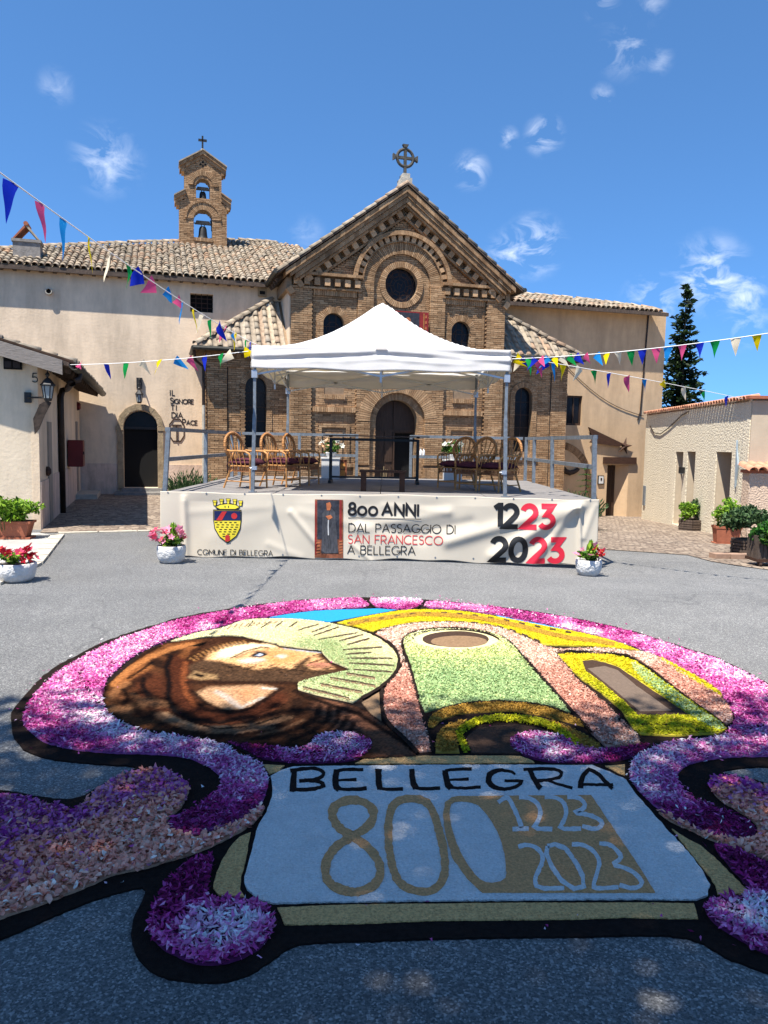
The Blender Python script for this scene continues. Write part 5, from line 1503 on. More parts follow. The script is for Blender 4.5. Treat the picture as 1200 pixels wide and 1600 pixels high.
for sx in (-1, 1):
    for sy in (-1, 1):
        x = GX+sx*(GW-.03); y = GY+sy*(GD-.03)
        m = MB(); m.bar((x+sx*.03, y, .01), (x, y, 1.25), .055, .055, (0, 1, 0)); m.bar((x, y, 1.25), (x, y, ZE-.02), .045, .045, (0, 1, 0)); lg = m.build('leg', 'galv', gz)
        m = MB(); m.box(x+sx*.03-.06, x+sx*.03+.06, y-.06, y+.06, .0, .012); m.build('foot', 'galv', lg)
        m = MB(); m.box(x-.04, x+.04, y-.04, y+.04, .36, .42); m.tube([(x-.07, y, .39), (x+.03, y, .39)], .012, 6); m.build('clamp', 'alu', lg)
        m = MB(); m.box(x-.045, x+.045, y-.045, y+.045, ZB-.16, ZB-.04); m.build('bracket', 'alu', lg)
def truss(p, q):
    p = Vector(p); q = Vector(q); 
    for k in range(2):
        a = p+(q-p)*(k/2); b = p+(q-p)*((k+1)/2); zt, zb = ZE-.06, ZB-.10
        for z0, z1 in ((zt, zb), (zb, zt)):
            m = MB(); mid = (a+b)/2; m.bar((a.x, a.y, z0), (b.x, b.y, z1), .014, .028); m.build('truss_bar', 'alu', gz)
    m = MB(); c = (p+q)/2; m.bar((c.x, c.y, ZB-.2), (c.x, c.y, ZE-.03), .03, .03, (0, 1, 0)); m.build('truss_post', 'alu', gz)
A = [(GX+sx*(GW-.05), GY+sy*(GD-.05), 0) for sx, sy in ((-1, -1), (1, -1), (1, 1), (-1, 1))]
for i in range(4): truss(A[i], A[(i+1) % 4])
c = (GX, GY, 0)
for i in range(4):
    a = A[i]; b = A[(i+1) % 4]; mid = ((a[0]+b[0])/2, (a[1]+b[1])/2, 0)
    for z0, z1 in ((ZE-.08, ZB+.1), (ZB+.05, ZE+.1)):
        m = MB(); m.bar((mid[0], mid[1], z0), (c[0], c[1], z1), .014, .026); m.build('truss_bar', 'alu', gz)
m = MB(); m.tube([(c[0], c[1], ZB+.05), (c[0], c[1], ZP-.12)], .03, 8); m.build('centre_pole', 'alu', gz)
m = MB(); m.box(GX-.09, GX+.09, GY-GD-.045, GY-GD-.03, ZE-.03, ZE+.0); m.build('ridge_patch', 'canvas', gz)

# ================================================================== wicker chairs
def make_chair(label, mat):
    t = thing('wicker_chair', label, 'chair', (0, 0, 0), 0, 'wicker armchairs on the stage')
    # local: faces -Y, seat 0.52 wide
    fl = {(-1, 0): (-.27, -.27), (1, 0): (.27, -.27), (-1, 1): (-.22, .25), (1, 1): (.22, .25)}
    for (sx, bk_), (x, y) in fl.items():
        m = MB()
        if bk_: m.tube([(x*1.18, y+.12, 0), (x, y+.02, .28), (x*.95, y-.02, .44)], .019, 7)
        else: m.tube([(x*1.02, y-.01, 0), (x, y, .42)], .019, 7)
        m.build('leg', mat, t)
    # front post and arm in one bent cane on each side
    for sx in (-1, 1):
        m = MB(); m.tube([(sx*.28, -.27, .40), (sx*.29, -.29, .56), (sx*.30, -.27, .64), (sx*.31, -.18, .685), (sx*.32, 0, .69), (sx*.315, .14, .685), (sx*.29, .25, .70)], .021, 7); m.build('arm', mat, t, True)
        m = MB(); m.tube([(sx*.265, -.25, .30), (sx*.15, -.22, .43)], .012, 5); m.tube([(sx*.26, .2, .30), (sx*.15, .16, .43)], .012, 5); m.build('brace', mat, t)
        m = MB()
        for k in range(4): m.tube([(sx*.275, -.16+k*.1, .43), (sx*.315, -.12+k*.1, .68)], .009, 5)
        m.build('arm_canes', mat, t)
    def back(a, k=1.0):     # hoop of the fan back
        w = .285; h = .50
        x = w*math.sin(a)*k; z = .50+h*(.5+.5*math.cos(a)*1.0)*k+.02
        return Vector((x, .26+.10*(z-.45)/.55+.0, z))
    hp = [back(R(a)) for a in range(-140, 141, 14)]
    hp = [Vector((-.25, .235, .42))]+hp+[Vector((.25, .235, .42))]
    m = MB(); m.tube(hp, .030, 8); m.build('back_hoop', mat, t, True)
    m = MB()
    for i in range(len(hp)-1):
        for f in (.25, .75):
            p = hp[i]+(hp[i+1]-hp[i])*f; d = (hp[i+1]-hp[i]).normalized(); x = d.cross(Vector((0, 1, 0))).normalized()
            m.tube([p+(x*math.cos(R(a))+Vector((0, 1, 0))*math.sin(R(a)))*.033 for a in range(0, 360, 60)], .005, 4, closed=True)
    m.build('hoop_binding', 'rattan2', t, kind='stuff')
    for k in range(9):
        a = R(-112+28*k); p = back(a, 1.0); b = Vector((.018*(k-4), .245, .44)); md = b+(p-b)*.5+Vector((.02*(k-4)*.3, -.015, 0))
        m = MB(); m.tube([b, md, p], .0125, 5); m.build('back_cane', mat, t)
    m = MB(); m.tube([(.145*math.sin(R(a)), .25, .49+.20*(.5+.5*math.cos(R(a)))) for a in range(-130, 131, 20)], .014, 6); m.build('inner_hoop', mat, t, True)
    m = MB()
    for k in range(9): m.bar((-.24+.06*k, .23, .41), (-.24+.06*k, -.27, .41), .035, .012)
    m.tube([(-.27, -.28, .415), (.27, -.28, .415), (.24, .25, .415), (-.24, .25, .415)], .017, 6, closed=True); m.build('seat', mat, t)
    m = MB(); tri = 12
    pr_ = [(-.27, -.28), (.27, -.28), (.24, .25), (-.24, .25)]
    for e in range(4):
        a = pr_[e]; b = pr_[(e+1) % 4]; prev = None
        for k in range(tri+1):
            f = k/tri; x = a[0]+(b[0]-a[0])*f; y = a[1]+(b[1]-a[1])*f
            m.tube([(x, y, .41), (x*1.0, y*1.0, .315)], .0085, 4)
        m.bar((a[0], a[1], .32), (b[0], b[1], .32), .016, .016)
    m.build('seat_apron', 'rattan2', t, kind='stuff')
    m = MB(); m.tube([(-.275, -.275, .13), (.275, -.275, .13)], .012, 6); m.tube([(-.275, -.275, .13), (-.24, .33, .13)], .012, 6); m.tube([(.275, -.275, .13), (.24, .33, .13)], .012, 6); m.build('stretcher', mat, t)
    return t


def make_cushion(label, mat):
    t = thing('seat_cushion', label, 'cushion', (0, 0, 0), 0, 'cushions on the wicker armchairs')
    m = MB(); n = 14
    for zs in (1, -1):
        for j in range(n+1):
            for i in range(n+1):
                a = -1+2*i/n; b = -1+2*j/n
                puff = (1-abs(a)**4)*(1-abs(b)**4)
                z = .045+zs*(.010+.075*puff**.6)*(1 if zs > 0 else .55)+.006*math.sin(a*7+b*4)*puff
                m.v.append((a*.275*(1-.04*b)-.0, b*.265-.01, z)); m.c.append((1, 1, 1))
    k0 = (n+1)**2
    for j in range(n):
        for i in range(n):
            k = j*(n+1)+i; m.f.append((k, k+1, k+n+2, k+n+1)); m.f.append((k0+k, k0+k+n+1, k0+k+n+2, k0+k+1))
    edge = [i for i in range(n+1)]+[j*(n+1)+n for j in range(1, n+1)]+[n*(n+1)+i for i in range(n-1, -1, -1)]+[j*(n+1) for j in range(n-1, 0, -1)]
    for a, b in zip(edge, edge[1:]+edge[:1]): m.f.append((a, k0+a, k0+b, b))
    m.build('cover', mat, t, True)
    m = MB()
    for sx in (-1, 1): m.tube([(sx*.25, .25, .05), (sx*.27, .29, .0), (sx*.26, .28, -.1)], .006, 4)
    m.build('ties', mat, t)
    return t


def dup(root, loc, rz, label):
    r = root.copy(); COL.objects.link(r); r.location = loc; r.rotation_euler = (0, 0, rz); r['label'] = label
    def rec(a, b):
        for c_ in a.children:
            d = c_.copy(); COL.objects.link(d); d.parent = b; rec(c_, d)
    rec(root, r); return r


c0 = make_chair('', 'rattan'); c0.scale = (.88, .88, .93); q0 = make_cushion('', 'cushion'); q0.scale = (.88, .88, .93)
def face(dx, dy): return math.atan2(dx, -dy)
spots = [(386, 764.5, 13.35, (.90, -.44), 'wicker armchair nearest the left front pole of the gazebo'),
         (440, 760.5, 14.05, (.92, -.40), 'middle wicker armchair of the three on the left half of the stage'),
         (472, 755, 14.75, (.95, -.30), 'wicker armchair on the stage nearest to the tall black table'),
         (712, 762, 14.55, (-.62, -.78), 'wicker armchair right of the low brown bench, first of three'),
         (741, 766, 13.95, (-.72, -.69), 'middle wicker armchair of the three on the right half of the stage'),
         (779, 768, 13.65, (-.80, -.60), 'wicker armchair behind the right front pole of the gazebo')]
first = True
for px, py, y, d, lab in spots:
    p = PY(px, py, y); loc = (p.x, y, SZ+.001); rz = face(*d)
    cl_ = 'plum seat cushion lying on the '+lab.replace('wicker armchair', 'chair')
    cl_ = ' '.join(cl_.split()[:16])
    if first:
        c0.location = loc; c0.rotation_euler = (0, 0, rz); c0['label'] = lab; q0.location = (p.x, y, SZ+.40); q0.rotation_euler = (0, 0, rz); q0['label'] = cl_; first = False
    else:
        dup(c0, loc, rz, lab); dup(q0, (p.x, y, SZ+.40), rz, cl_)

# ------------------------------------------------------------------ table, bench
t = thing('table', 'tall narrow black framed table with thin dark top on the stage', 'table', (-.14, 15.6, SZ))
m = MB(); m.box(-1.1, 1.02, -.24, .24, .945, .965); m.build('tabletop', M('table_top', (.035, .018, .013), .3, 4, .4, stretch=(1, 8, 8)), t)
for sx in (-.96, .80):
    m = MB(); m.bar((sx, 0, .05), (sx, 0, .90), .06, .06, (0, 1, 0)); m.build('leg', 'blackmetal', t)
    m = MB(); m.bar((sx, -.3, .03), (sx, .3, .03), .06, .06); m.build('foot', 'blackmetal', t)
m = MB(); m.bar((-.96, 0, .88), (.80, 0, .88), .05, .05); m.bar((-.96, 0, .12), (.80, 0, .12), .04, .04); m.build('rail', 'blackmetal', t)
m = MB(); m.bar((-.96, -.2, .935), (-.96, .2, .935), .05, .03); m.bar((.8, -.2, .935), (.8, .2, .935), .05, .03); m.build('bracket', 'blackmetal', t)
t = thing('bench', 'low brown wooden bench standing near the front of the stage', 'bench', (-.03, 13.15, SZ))
m = MB(); m.box(-.40, .40, -.16, .16, .325, .36); m.build('seat', 'starwood', t)
for sx in (-.33, .33):
    m = MB(); m.box(sx-.045, sx+.045, -.13, .13, 0, .325); m.build('leg', 'starwood', t)

# ------------------------------------------------------------------ flower stands behind
GREENS = [s3(70, 120, 40, .55), s3(95, 150, 50, .55), s3(50, 90, 35, .55), s3(120, 170, 60, .5)]
YG = [s3(150, 190, 50, .75), s3(120, 165, 40, .7), s3(170, 205, 80, .75), s3(85, 130, 35, .6)]
GG = [s3(95, 125, 75, .55), s3(70, 105, 60, .55), s3(120, 150, 100, .55), s3(55, 85, 45, .5)]


def flower_mesh(name, col, size, petals=5):
    m = MB()
    for k in range(petals):
        a = 2*math.pi*k/petals; d = Vector((math.cos(a), math.sin(a), .35)).normalized(); kites(m, d*size*.5, d, Vector((0, 0, 1)), size, size*.62, size*.1, col)
    m.lathe([(size*.12, 0), (size*.1, size*.12)], 5, (0, 0, .0), (.6, .45, .08))
    return m.mesh(name, 'leaf', col=True)


def put_flowers(root, me, pts):
    for p in pts:
        mm = Matrix.Translation(p) @ Matrix.Rotation(rnd.uniform(0, 6.28), 4, 'Z') @ Matrix.Rotation(rnd.uniform(.2, 1.3), 4, 'X') @ Matrix.Scale(rnd.uniform(.75, 1.2), 4)
        put('flower', me, root, None, mm)


FW = flower_mesh('flower_white', (.8, .78, .68), .075, 6); FP = flower_mesh('flower_pink', s3(235, 150, 175, .85), .075); FPD = flower_mesh('flower_rose', s3(225, 75, 110, .8), .075); FR = flower_mesh('flower_red', s3(190, 25, 45, .8), .075); FY = flower_mesh('flower_peach', s3(240, 190, 150, .85), .07, 6)
for k, (px, y, lab, lab2, kinds) in enumerate(((517, 17.5, 'white cloth covered flower stand left of the church door', 'bouquet of white and peach flowers on the left flower stand', (FW, FY)), (707, 17.5, 'white cloth covered flower stand behind the chairs on the right', 'bouquet of white flowers and green leaves behind the right chairs', (FW, FW)))):
    p = PY(px, 730, y)
    t = thing('flower_stand', lab, 'stand', (p.x, y, SZ), 0, 'white flower stands at the stage back')
    m = MB(); m.box(-.2, .2, -.2, .2, 0, .44); m.build('body', 'cloth_white', t)
    m = MB(); m.box(-.22, .22, -.22, .22, .44, .47); m.build('top', 'cloth_white', t)
    t = thing('bouquet', lab2, 'flowers', (p.x, y, SZ+.47), 0, 'bouquets on the white stands')
    m = MB(); m.lathe([(.09, 0), (.13, .1), (.12, .12)], 12); m.build('bowl', 'cloth_white', t)
    m = MB(); foliage(m, (0, 0, .24), (.25, .2, .17), 260, .09, GREENS); m.build('foliage', 'leaf', t, col=True, recalc=False)
    for q in range(14):
        d = rdir(); d.z = abs(d.z)*.8+.1
        put_flowers(t, kinds[q % 2], [Vector((d.x*.25, d.y*.2-.03, .24+d.z*.17))])
p = PY(535.5, 731, 17.6)
t = thing('framed_picture', 'small orange picture panel leaning beside the left flower stand', 'picture', (p.x, 17.6, SZ))
m = MB(); m.box(-.09, .09, 0, .03, .02, .42); m.build('board', 'pic_brown', t)
m = MB(); m.prism(arc(.0, .28, .06, .08, 0, 360, 10)[:-1], UVZ, -.008, 0); m.prism([(-.06, .05), (.06, .05), (.05, .18), (-.05, .18)], UVZ, -.008, 0); m.build('figure', M('picture_orange', (.5, .22, .06), .3, 20), t)
for k, (px, lab) in enumerate(((657.2, 'small white bottle on the back rail, the one nearer the door'), (661.8, 'small white bottle on the back rail, the one farther from the door'))):
    p = PY(px, 716, 17.97)
    t = thing('bottle', lab, 'bottle', (p.x, 17.97, 1.563), 0, 'white bottles on the back rail')
    m = MB(); m.lathe([(.026, 0), (.028, .01), (.028, .10), (.012, .13)], 10); m.build('body', 'plastic', t, True)
    m = MB(); m.lathe([(.014, .13), (.014, .155)], 8); m.build('cap', 'plastic', t)

# ================================================================== pots and plants
def stems(root, n, r, h, col):
    m = MB()
    for k in range(n):
        a = rnd.uniform(0, 6.28); m.tube([(r*.3*math.cos(a), r*.3*math.sin(a), 0), (r*math.cos(a)*.8, r*math.sin(a)*.8, h)], .006, 4)
    return m.build('stems', M('stem_green', (.07, .11, .03), .2, 6), root)


def bowl_pot(label, px, py, w, h, kinds, nfl, fh, fr, upright=False):
    p = Gh(px, py); r = w/2
    t = thing('flower_pot', label, 'flower pot', p, 0, 'white cement bowls with flowers')
    m = MB(); n = 34; prof = [(.58, 0), (.70, .03), (.88, .22), (.98, .5), (1.0, .78), (.985, .97), (.955, 1.0), (.90, .98), (.88, .86)]
    for (q, z) in prof:
        for j in range(n):
            a = 2*math.pi*j/n; k = 1+.018*math.sin(a*5+z*7)+rnd.uniform(-.012, .012); m.v.append((r*q*k*math.cos(a), r*q*k*math.sin(a), h*z)); m.c.append((1, 1, 1))
    for i in range(len(prof)-1):
        for j in range(n): m.f.append((i*n+j, i*n+(j+1) % n, (i+1)*n+(j+1) % n, (i+1)*n+j))
    m.f.append(tuple(range(n))[::-1]); m.build('bowl', 'whitepot', t, True)
    m = MB(); m.lathe([(.01, h*.85), (r*.9, h*.86)], 20); m.build('soil', 'soil', t)
    m = MB(); foliage(m, (0, 0, h+fh*.28), (fr*.75, fr*.7, fh*.32), 420, .085, YG+GREENS, w=.4)
    if upright:
        for k in range(60): kites(m, Vector((rnd.gauss(.03, .03), rnd.gauss(0, .03), h+rnd.uniform(0, fh*.95))), Vector((rnd.gauss(0, .3), rnd.gauss(0, .3), 1)).normalized(), rdir(), .13, .05, .008, rnd.choice(YG))
    m.build('foliage', 'leaf', t, col=True, recalc=False)
    for q in range(nfl):
        a = rnd.uniform(0, 6.28); rr = fr*math.sqrt(rnd.random()); put_flowers(t, rnd.choice(kinds), [Vector((rr*math.cos(a)*1.1, rr*math.sin(a)-.04, h+fh*rnd.uniform(.25, .95)*(1-.3*(rr/fr)**2)))])
    return t


bowl_pot('white cement bowl of red flowers on the asphalt at the left edge', 25, 908, .50, .245, (FR, FR, FPD), 34, .24, .27)
bowl_pot('white cement bowl of pink lilies before the left end of the banner', 268, 879, .43, .265, (FP, FP, FPD), 46, .32, .26, True)
bowl_pot('white cement bowl of few red flowers before the right end of the banner', 919, 899, .385, .245, (FR, FPD, FP), 14, .26, .2, True)


def rect_planter(label, p, w, d, h, rz, mat, cols, nf, fr, fz, saucer=True, leafl=.11):
    t = thing('planter', label, 'planter', p, rz)
    m = MB()
    def ring(k, z, inn=0): return [(-w/2*k+inn, -d/2*k+inn, z), (w/2*k-inn, -d/2*k+inn, z), (w/2*k-inn, d/2*k-inn, z), (-w/2*k+inn, d/2*k-inn, z)]
    b0 = .04 if saucer else 0
    rs = [ring(.84, b0), ring(.97, h*.86), ring(1.03, h*.87), ring(1.04, h), ring(1.0, h, .02), ring(.93, h*.85, .02)]
    vs = [v for q in rs for v in q]; fs = [(3, 2, 1, 0)]
    for i in range(len(rs)-1):
        for j in range(4): fs.append((i*4+j, i*4+(j+1) % 4, (i+1)*4+(j+1) % 4, (i+1)*4+j))
    fs.append((20, 21, 22, 23)); m.add(vs, fs); m.build('trough', mat, t)
    if saucer:
        m = MB(); m.box(-w*.5, w*.5, -d*.5, d*.5, 0, .035); m.build('saucer', mat, t)
    m = MB(); m.box(-w*.46, w*.46, -d*.46, d*.46, h*.80, h*.88); m.build('soil', 'soil', t)
    m = MB(); foliage(m, (0, 0, h+fz*.5), fr, nf, leafl, cols, clumps=13); m.build('foliage', 'leaf', t, col=True, recalc=False)
    stems(t, 9, fr[0]*.6, h+fz*.3, None)
    return t


p = Gh(8, 842)
rect_planter('long terracotta planter with bright green bush at the left edge', (p.x, p.y, .012), .95, .36, .32, R(8), 'terracotta', YG, 1500, (.58, .34, .24), .44)
p = Gh(1134, 850)
rect_planter('terracotta planter with tall yellow green bush before the wide opening', p, .56, .34, .42, R(-6), 'terracotta', YG, 1300, (.42, .3, .36), .5)


def hex_planter(label, px, py, r, h, cols, nf, fr, fz, rows=5, flowers=None):
    p = Gh(px, py); t = thing('planter', label, 'planter', p, R(12), 'stacked plank planters by the roughcast building')
    for k in range(rows):
        for s_ in range(6):
            a0 = R(60*s_); a1 = R(60*s_+60); kk = 1+.03*(k % 2)
            m = MB(); m.bar((r*kk*math.cos(a0)*1.02, r*kk*math.sin(a0)*1.02, h*(k+.5)/rows), (r*kk*math.cos(a1)*1.02, r*kk*math.sin(a1)*1.02, h*(k+.5)/rows), .045, h/rows*.78); m.build('plank', 'beamwood', t)
    m = MB(); m.lathe([(r*.85, 0), (r*.85, h*.92)], 6); m.build('soil', 'soil', t)
    m = MB()
    for q, (c_, n_, fr_, off) in enumerate(cols): foliage(m, (off[0], off[1], h+off[2]), fr_, n_, .10, c_, clumps=10)
    m.build('foliage', 'leaf', t, col=True, recalc=False)
    stems(t, 8, r*.8, h+.25, None)
    return t


hex_planter('stacked plank planter with round mixed bush by the slit openings', 1080, 829, .36, .34, [(YG, 900, (.28, .28, .28), (-.2, -.05, .3)), (GG, 900, (.32, .3, .32), (.15, 0, .3))], 0, None, 0)
hex_planter('stacked plank planter with grey green shrub behind the wheeled tub', 1172, 866, .36, .30, [(GG, 1800, (.62, .42, .30), (-.08, 0, .34))], 0, None, 0)
p = Gh(1196, 884)
t = thing('planter', 'dark slatted wooden tub on castors with ivy at the right edge', 'planter', (p.x+.05, p.y, p.z))
for k in range(9):
    m = MB(); m.box(-.26+k*.066, -.26+k*.066+.058, -.2, -.17, .12, .52); m.build('slat', 'beamwood', t)
for k in range(6):
    m = MB(); m.box(-.29, -.26, -.2+k*.066, -.2+k*.066+.058, .12, .52); m.build('slat', 'beamwood', t)
m = MB(); m.box(-.3, .36, -.22, .22, .09, .14); m.box(-.25, .34, -.165, .2, .14, .48); m.build('box', 'starwood', t)
for x in (-.24, .3):
    m = MB(); m.tube([(x-.02, -.18, .05), (x+.02, -.18, .05)], .05, 10); m.build('castor', 'iron', t)
m = MB(); foliage(m, (0, -.02, .62), (.46, .36, .24), 1700, .085, [s3(60, 120, 40, .55), s3(90, 150, 50, .55), s3(45, 95, 35, .5)], clumps=14, w=.8); foliage(m, (-.15, -.2, .42), (.2, .08, .2), 300, .08, GREENS, clumps=5, w=.8); m.build('foliage', 'leaf', t, col=True, recalc=False)
p = Gh(1147, 850)
t = thing('garden_stone', 'pale upright stone beside the small terracotta planter', 'stone', p)
b = bmesh.new(); bmesh.ops.create_icosphere(b, subdivisions=3, radius=1)
for v in b.verts:
    v.co = Vector((v.co.x*.085*(1+.3*v.co.z*-.4), v.co.y*.08, .17+v.co.z*.18))*1.0; v.co.x += .03*math.sin(v.co.z*9); v.co += rdir()*.004
me = bpy.data.meshes.new('stone'); b.to_mesh(me); b.free(); me.materials.append(MT['palestone']); me.polygons.foreach_set('use_smooth', [True]*len(me.polygons)); put('stone', me, t)


def lavender(label, loc, w, h, n):
    t = thing('lavender_bush', label, 'bush', loc)
    m = MB()
    for k in range(n):
        a = rnd.uniform(0, 6.28); r = math.sqrt(rnd.random()); d = Vector((math.cos(a)*r*.8, math.sin(a)*r*.8, 1.1)).normalized()
        b = Vector((math.cos(a)*r*w*.35, math.sin(a)*r*w*.35, 0)); l = h*rnd.uniform(.6, 1.05)*(1-.25*r)
        for q in range(5): kites(m, b+d*l*(.35+.15*q), (d+rdir()*.4).normalized(), rdir(), h*.17, h*.03, .003, rnd.choice(GG))
    m.build('foliage', 'leaf', t, col=True, recalc=False)
    m = MB()
    for k in range(40):
        a = rnd.uniform(0, 6.28); m.tube([(0, 0, 0), (math.cos(a)*w*.3*rnd.random(), math.sin(a)*w*.3*rnd.random(), h*.6)], .006, 4)
    m.build('stems', M('lavender_stem', (.10, .12, .06), .2, 6), t)
    return t


p = PY(300, 770, 21.5); lavender('grey green lavender bush left of the stage by the brick corner', (p.x, 21.5, 0), 1.0, 1.05, 420)
p = PY(897, 770, 21.0); lavender('grey green lavender bush right of the stage below the brick arch', (p.x, 21.0, hgt(p.x, 21)), 1.15, 1.15, 460)
p = PY(915, 760, 21.6)
t = thing('young_conifer', 'slim young conifer sapling growing behind the right lavender bush', 'sapling', (p.x, 21.6, hgt(p.x, 21.6)))
m = MB(); m.tube([(0, 0, 0), (.02, 0, 1.75)], .02, 6, r2=.008); m.build('stem', 'bark', t)
m = MB()
for k in range(7):
    z = .75+k*.16
    for q in range(7):
        a = q*.9+k; d = Vector((math.cos(a), math.sin(a), -.15)).normalized()
        for f in (.25, .5, .75, 1): kites(m, Vector((0, 0, z))+d*(.34-.03*k)*f, (d+rdir()*.5).normalized(), Vector((0, 0, 1)), .13, .04, .005, rnd.choice(GREENS))
m.build('needles', 'leaf', t, col=True, recalc=False)

# ================================================================== bunting
CO_ = {'b': s3(25, 50, 190, .8), 'p': s3(235, 90, 140, .8), 'c': s3(30, 145, 220, .8), 'y': s3(245, 215, 10, .85), 'w': s3(240, 225, 195, .9), 'g': s3(15, 160, 75, .8)}
FM = {}
for k_, c in CO_.items():
    FM[k_] = []
    mat = cloth('flag_'+{'b': 'blue', 'p': 'pink', 'c': 'cyan', 'y': 'yellow', 'w': 'cream', 'g': 'green'}[k_], c, .4)
    for v_ in range(3):
        m = MB(); n = 6; tw = (v_-1)*.7; cur = rnd.uniform(.1, .35)
        for j in range(n+1):
            f = j/n; hw = .5*(1-f)
            for i in range(3):
                x = (i-1)*hw; y = cur*math.sin(f*2.4)*.5+.10*math.cos(i*2.2)*(1-f)+.05*math.sin(f*6+v_)
                a = tw*f; m.v.append((x*math.cos(a)+.1*tw*f, y+x*math.sin(a), -f*1.65)); m.c.append((1, 1, 1))
        for j in range(n):
            for i in range(2): q = j*3+i; m.f.append((q, q+1, q+4, q+3))
        FM[k_].append(m.mesh('flag', mat, True))


def bunting(label, p0, p1, flags, sag=0.0, loc=None, width=.17, kink=None):
    """p0, p1: (px, py, depth); flags: (px, colour, swing degrees)"""
    A = PY(*p0); B = PY(*p1)
    t = thing('bunting', label, 'bunting', A, 0, 'strings of pennants over the court')
    def at(f):
        q = A+(B-A)*f; return q-Vector((0, 0, sag*4*f*(1-f)))
    m = MB(); m.tube([at(i/24)-A for i in range(25)], .006, 4); m.build('cord', 'string', t)
    d = (B-A).normalized()
    x = Vector((d.x, d.y, 0)).normalized()
    for (px, c, sw, tw) in flags:
        f = 0.5
        lo, hi = 0.0, 1.0
        for _ in range(30):
            f = (lo+hi)/2; q = at(f); X, _y = proj(q.x, q.y, q.z)
            if (X < px): lo = f
            else: hi = f
        q = at(f)
        yaw = math.atan2(d.y, d.x)
        mm = Matrix.Translation(q-A-Vector((0, 0, .004))) @ Matrix.Rotation(yaw+R(tw), 4, 'Z') @ Matrix.Rotation(R(-sw), 4, 'Y') @ Matrix.Rotation(rnd.gauss(0, .2), 4, 'X') @ Matrix.Scale(width*rnd.uniform(.92, 1.08), 4)
        put('flag', rnd.choice(FM[c]), t, None, mm)
    return t


bunting('pennant string falling from upper left down to the gazebo', (-40, 240, 5.0), (425, 549, 15.9),
        [(20, 'b', 0, 0), (65, 'p', 0, 10), (102, 'c', 0, 15), (140, 'y', 0, 30), (173, 'w', -10, 30), (203, 'g', -30, 0), (222, 'b', -55, 0), (243, 'p', -62, 0), (268, 'c', -80, 0), (283, 'p', -80, 0), (286, 'c', 20, 10), (303, 'y', 5, 30), (317, 'w', 12, 0), (329, 'g', 20, 0), (341, 'b', 45, 0), (352, 'p', 45, 0), (364, 'c', 45, 0), (369, 'y', -15, 20), (385, 'g', 15, 10), (392, 'b', 20, 10), (400, 'p', 10, 20), (409, 'c', 50, 0)], sag=.12, width=.18)
bunting('pennant string from the left house gutter to the gazebo', (102, 570, 15.2), (394, 548, 12.5),
        [(127, 'p', -85, 0), (165, 'b', -8, 0), (196, 'g', -5, 0), (220, 'w', 35, 10), (248, 'y', 15, 0), (273, 'c', 50, 0), (294, 'p', 35, 0), (318, 'b', 20, 0), (344, 'g', 22, 0), (362, 'w', -60, 10), (381, 'y', 80, 0)], sag=.05, width=.175)
bunting('upper pennant string from the gazebo out past the dark conifer', (795, 561, 12.6), (1225, 517, 9.8),
        [(806, 'y', 70, 0), (814, 'b', 40, 0), (826, 'g', 5, 20), (836, 'b', -30, 10), (844, 'p', 40, 0), (857, 'c', -40, 10), (866, 'y', 25, 10), (875, 'w', 40, 0), (888, 'g', 40, 0), (899, 'b', 50, 0), (914, 'p', 45, 0), (931, 'c', 35, 0), (947, 'y', 15, 0), (965, 'w', 5, 0), (985, 'g', 0, 0), (1003, 'b', 0, 10), (1025, 'p', 5, 20), (1043, 'c', -2, 0), (1066, 'p', 3, 0), (1093, 'b', 10, 0), (1117, 'g', 2, 0), (1149, 'w', 0, 0), (1182, 'y', 2, 0)], sag=.06, width=.13)
bunting('lower pennant string from the gazebo to the roughcast building', (797, 556, 12.6), (1160, 623, 18.9),
        [(806, 'y', 60, 0), (816, 'w', -30, 0), (828, 'g', -20, 10), (842, 'p', 30, 0), (855, 'b', -40, 0), (866, 'c', 0, 20), (881, 'y', -5, 0), (907, 'w', -35, 0), (929, 'g', 10, 0), (953, 'b', 15, 10), (980, 'p', 20, 0), (1008, 'c', 15, 0), (1040, 'y', -85, 0), (1069, 'w', 20, 0), (1100, 'g', 45, 0), (1137, 'b', 25, 0)], sag=-.03, width=.185)

# ================================================================== trees
def conifer(label, loc, h, r):
    t = thing('spruce_tree', label, 'tree', loc)
    m = MB(); m.tube([(0, 0, 0), (.02, 0, h*.5), (0, 0, h*.97)], .16, 7, r2=.02); m.build('trunk', 'bark', t)
    m = MB(); cols = [s3(28, 45, 22, .85), s3(40, 60, 30, .85), s3(22, 36, 20, .8), s3(60, 80, 40, .75)]
    z = h*.12; k = 0
    while z < h*.985:
        rr = r*(1-(z/h))**.72*rnd.uniform(.66, 1.1)+.05; nb = max(5, int(14*(1-z/h)+4))
        for q in range(nb):
            a = rnd.uniform(0, 6.28); L_ = rr*rnd.uniform(.6, 1.15); dr_ = rnd.uniform(-.35, .1)
            br = rnd.uniform(.7, 1.3)
            steps = max(3, int(L_/.10))
            for s_ in range(1, steps+1):
                f = s_/steps; p = Vector((math.cos(a)*L_*f, math.sin(a)*L_*f, z+dr_*L_*f+.18*L_*f*f))
                for e in range(3):
                    d = Vector((math.cos(a), math.sin(a), .05))+rdir()*.75; c = rnd.choice(cols)
                    kites(m, p+rdir()*.08, d.normalized(), rdir(), .30, .12, .012, tuple(x*br for x in c))
        z += h*.021; k += 1
    m.build('crown', 'leaf', t, col=True, recalc=False); return t


p = PY(1063, 640, 36.5); conifer('tall dark spruce rising behind the ochre wing', (p.x, 36.5, -1.4), 10.9, 1.7)


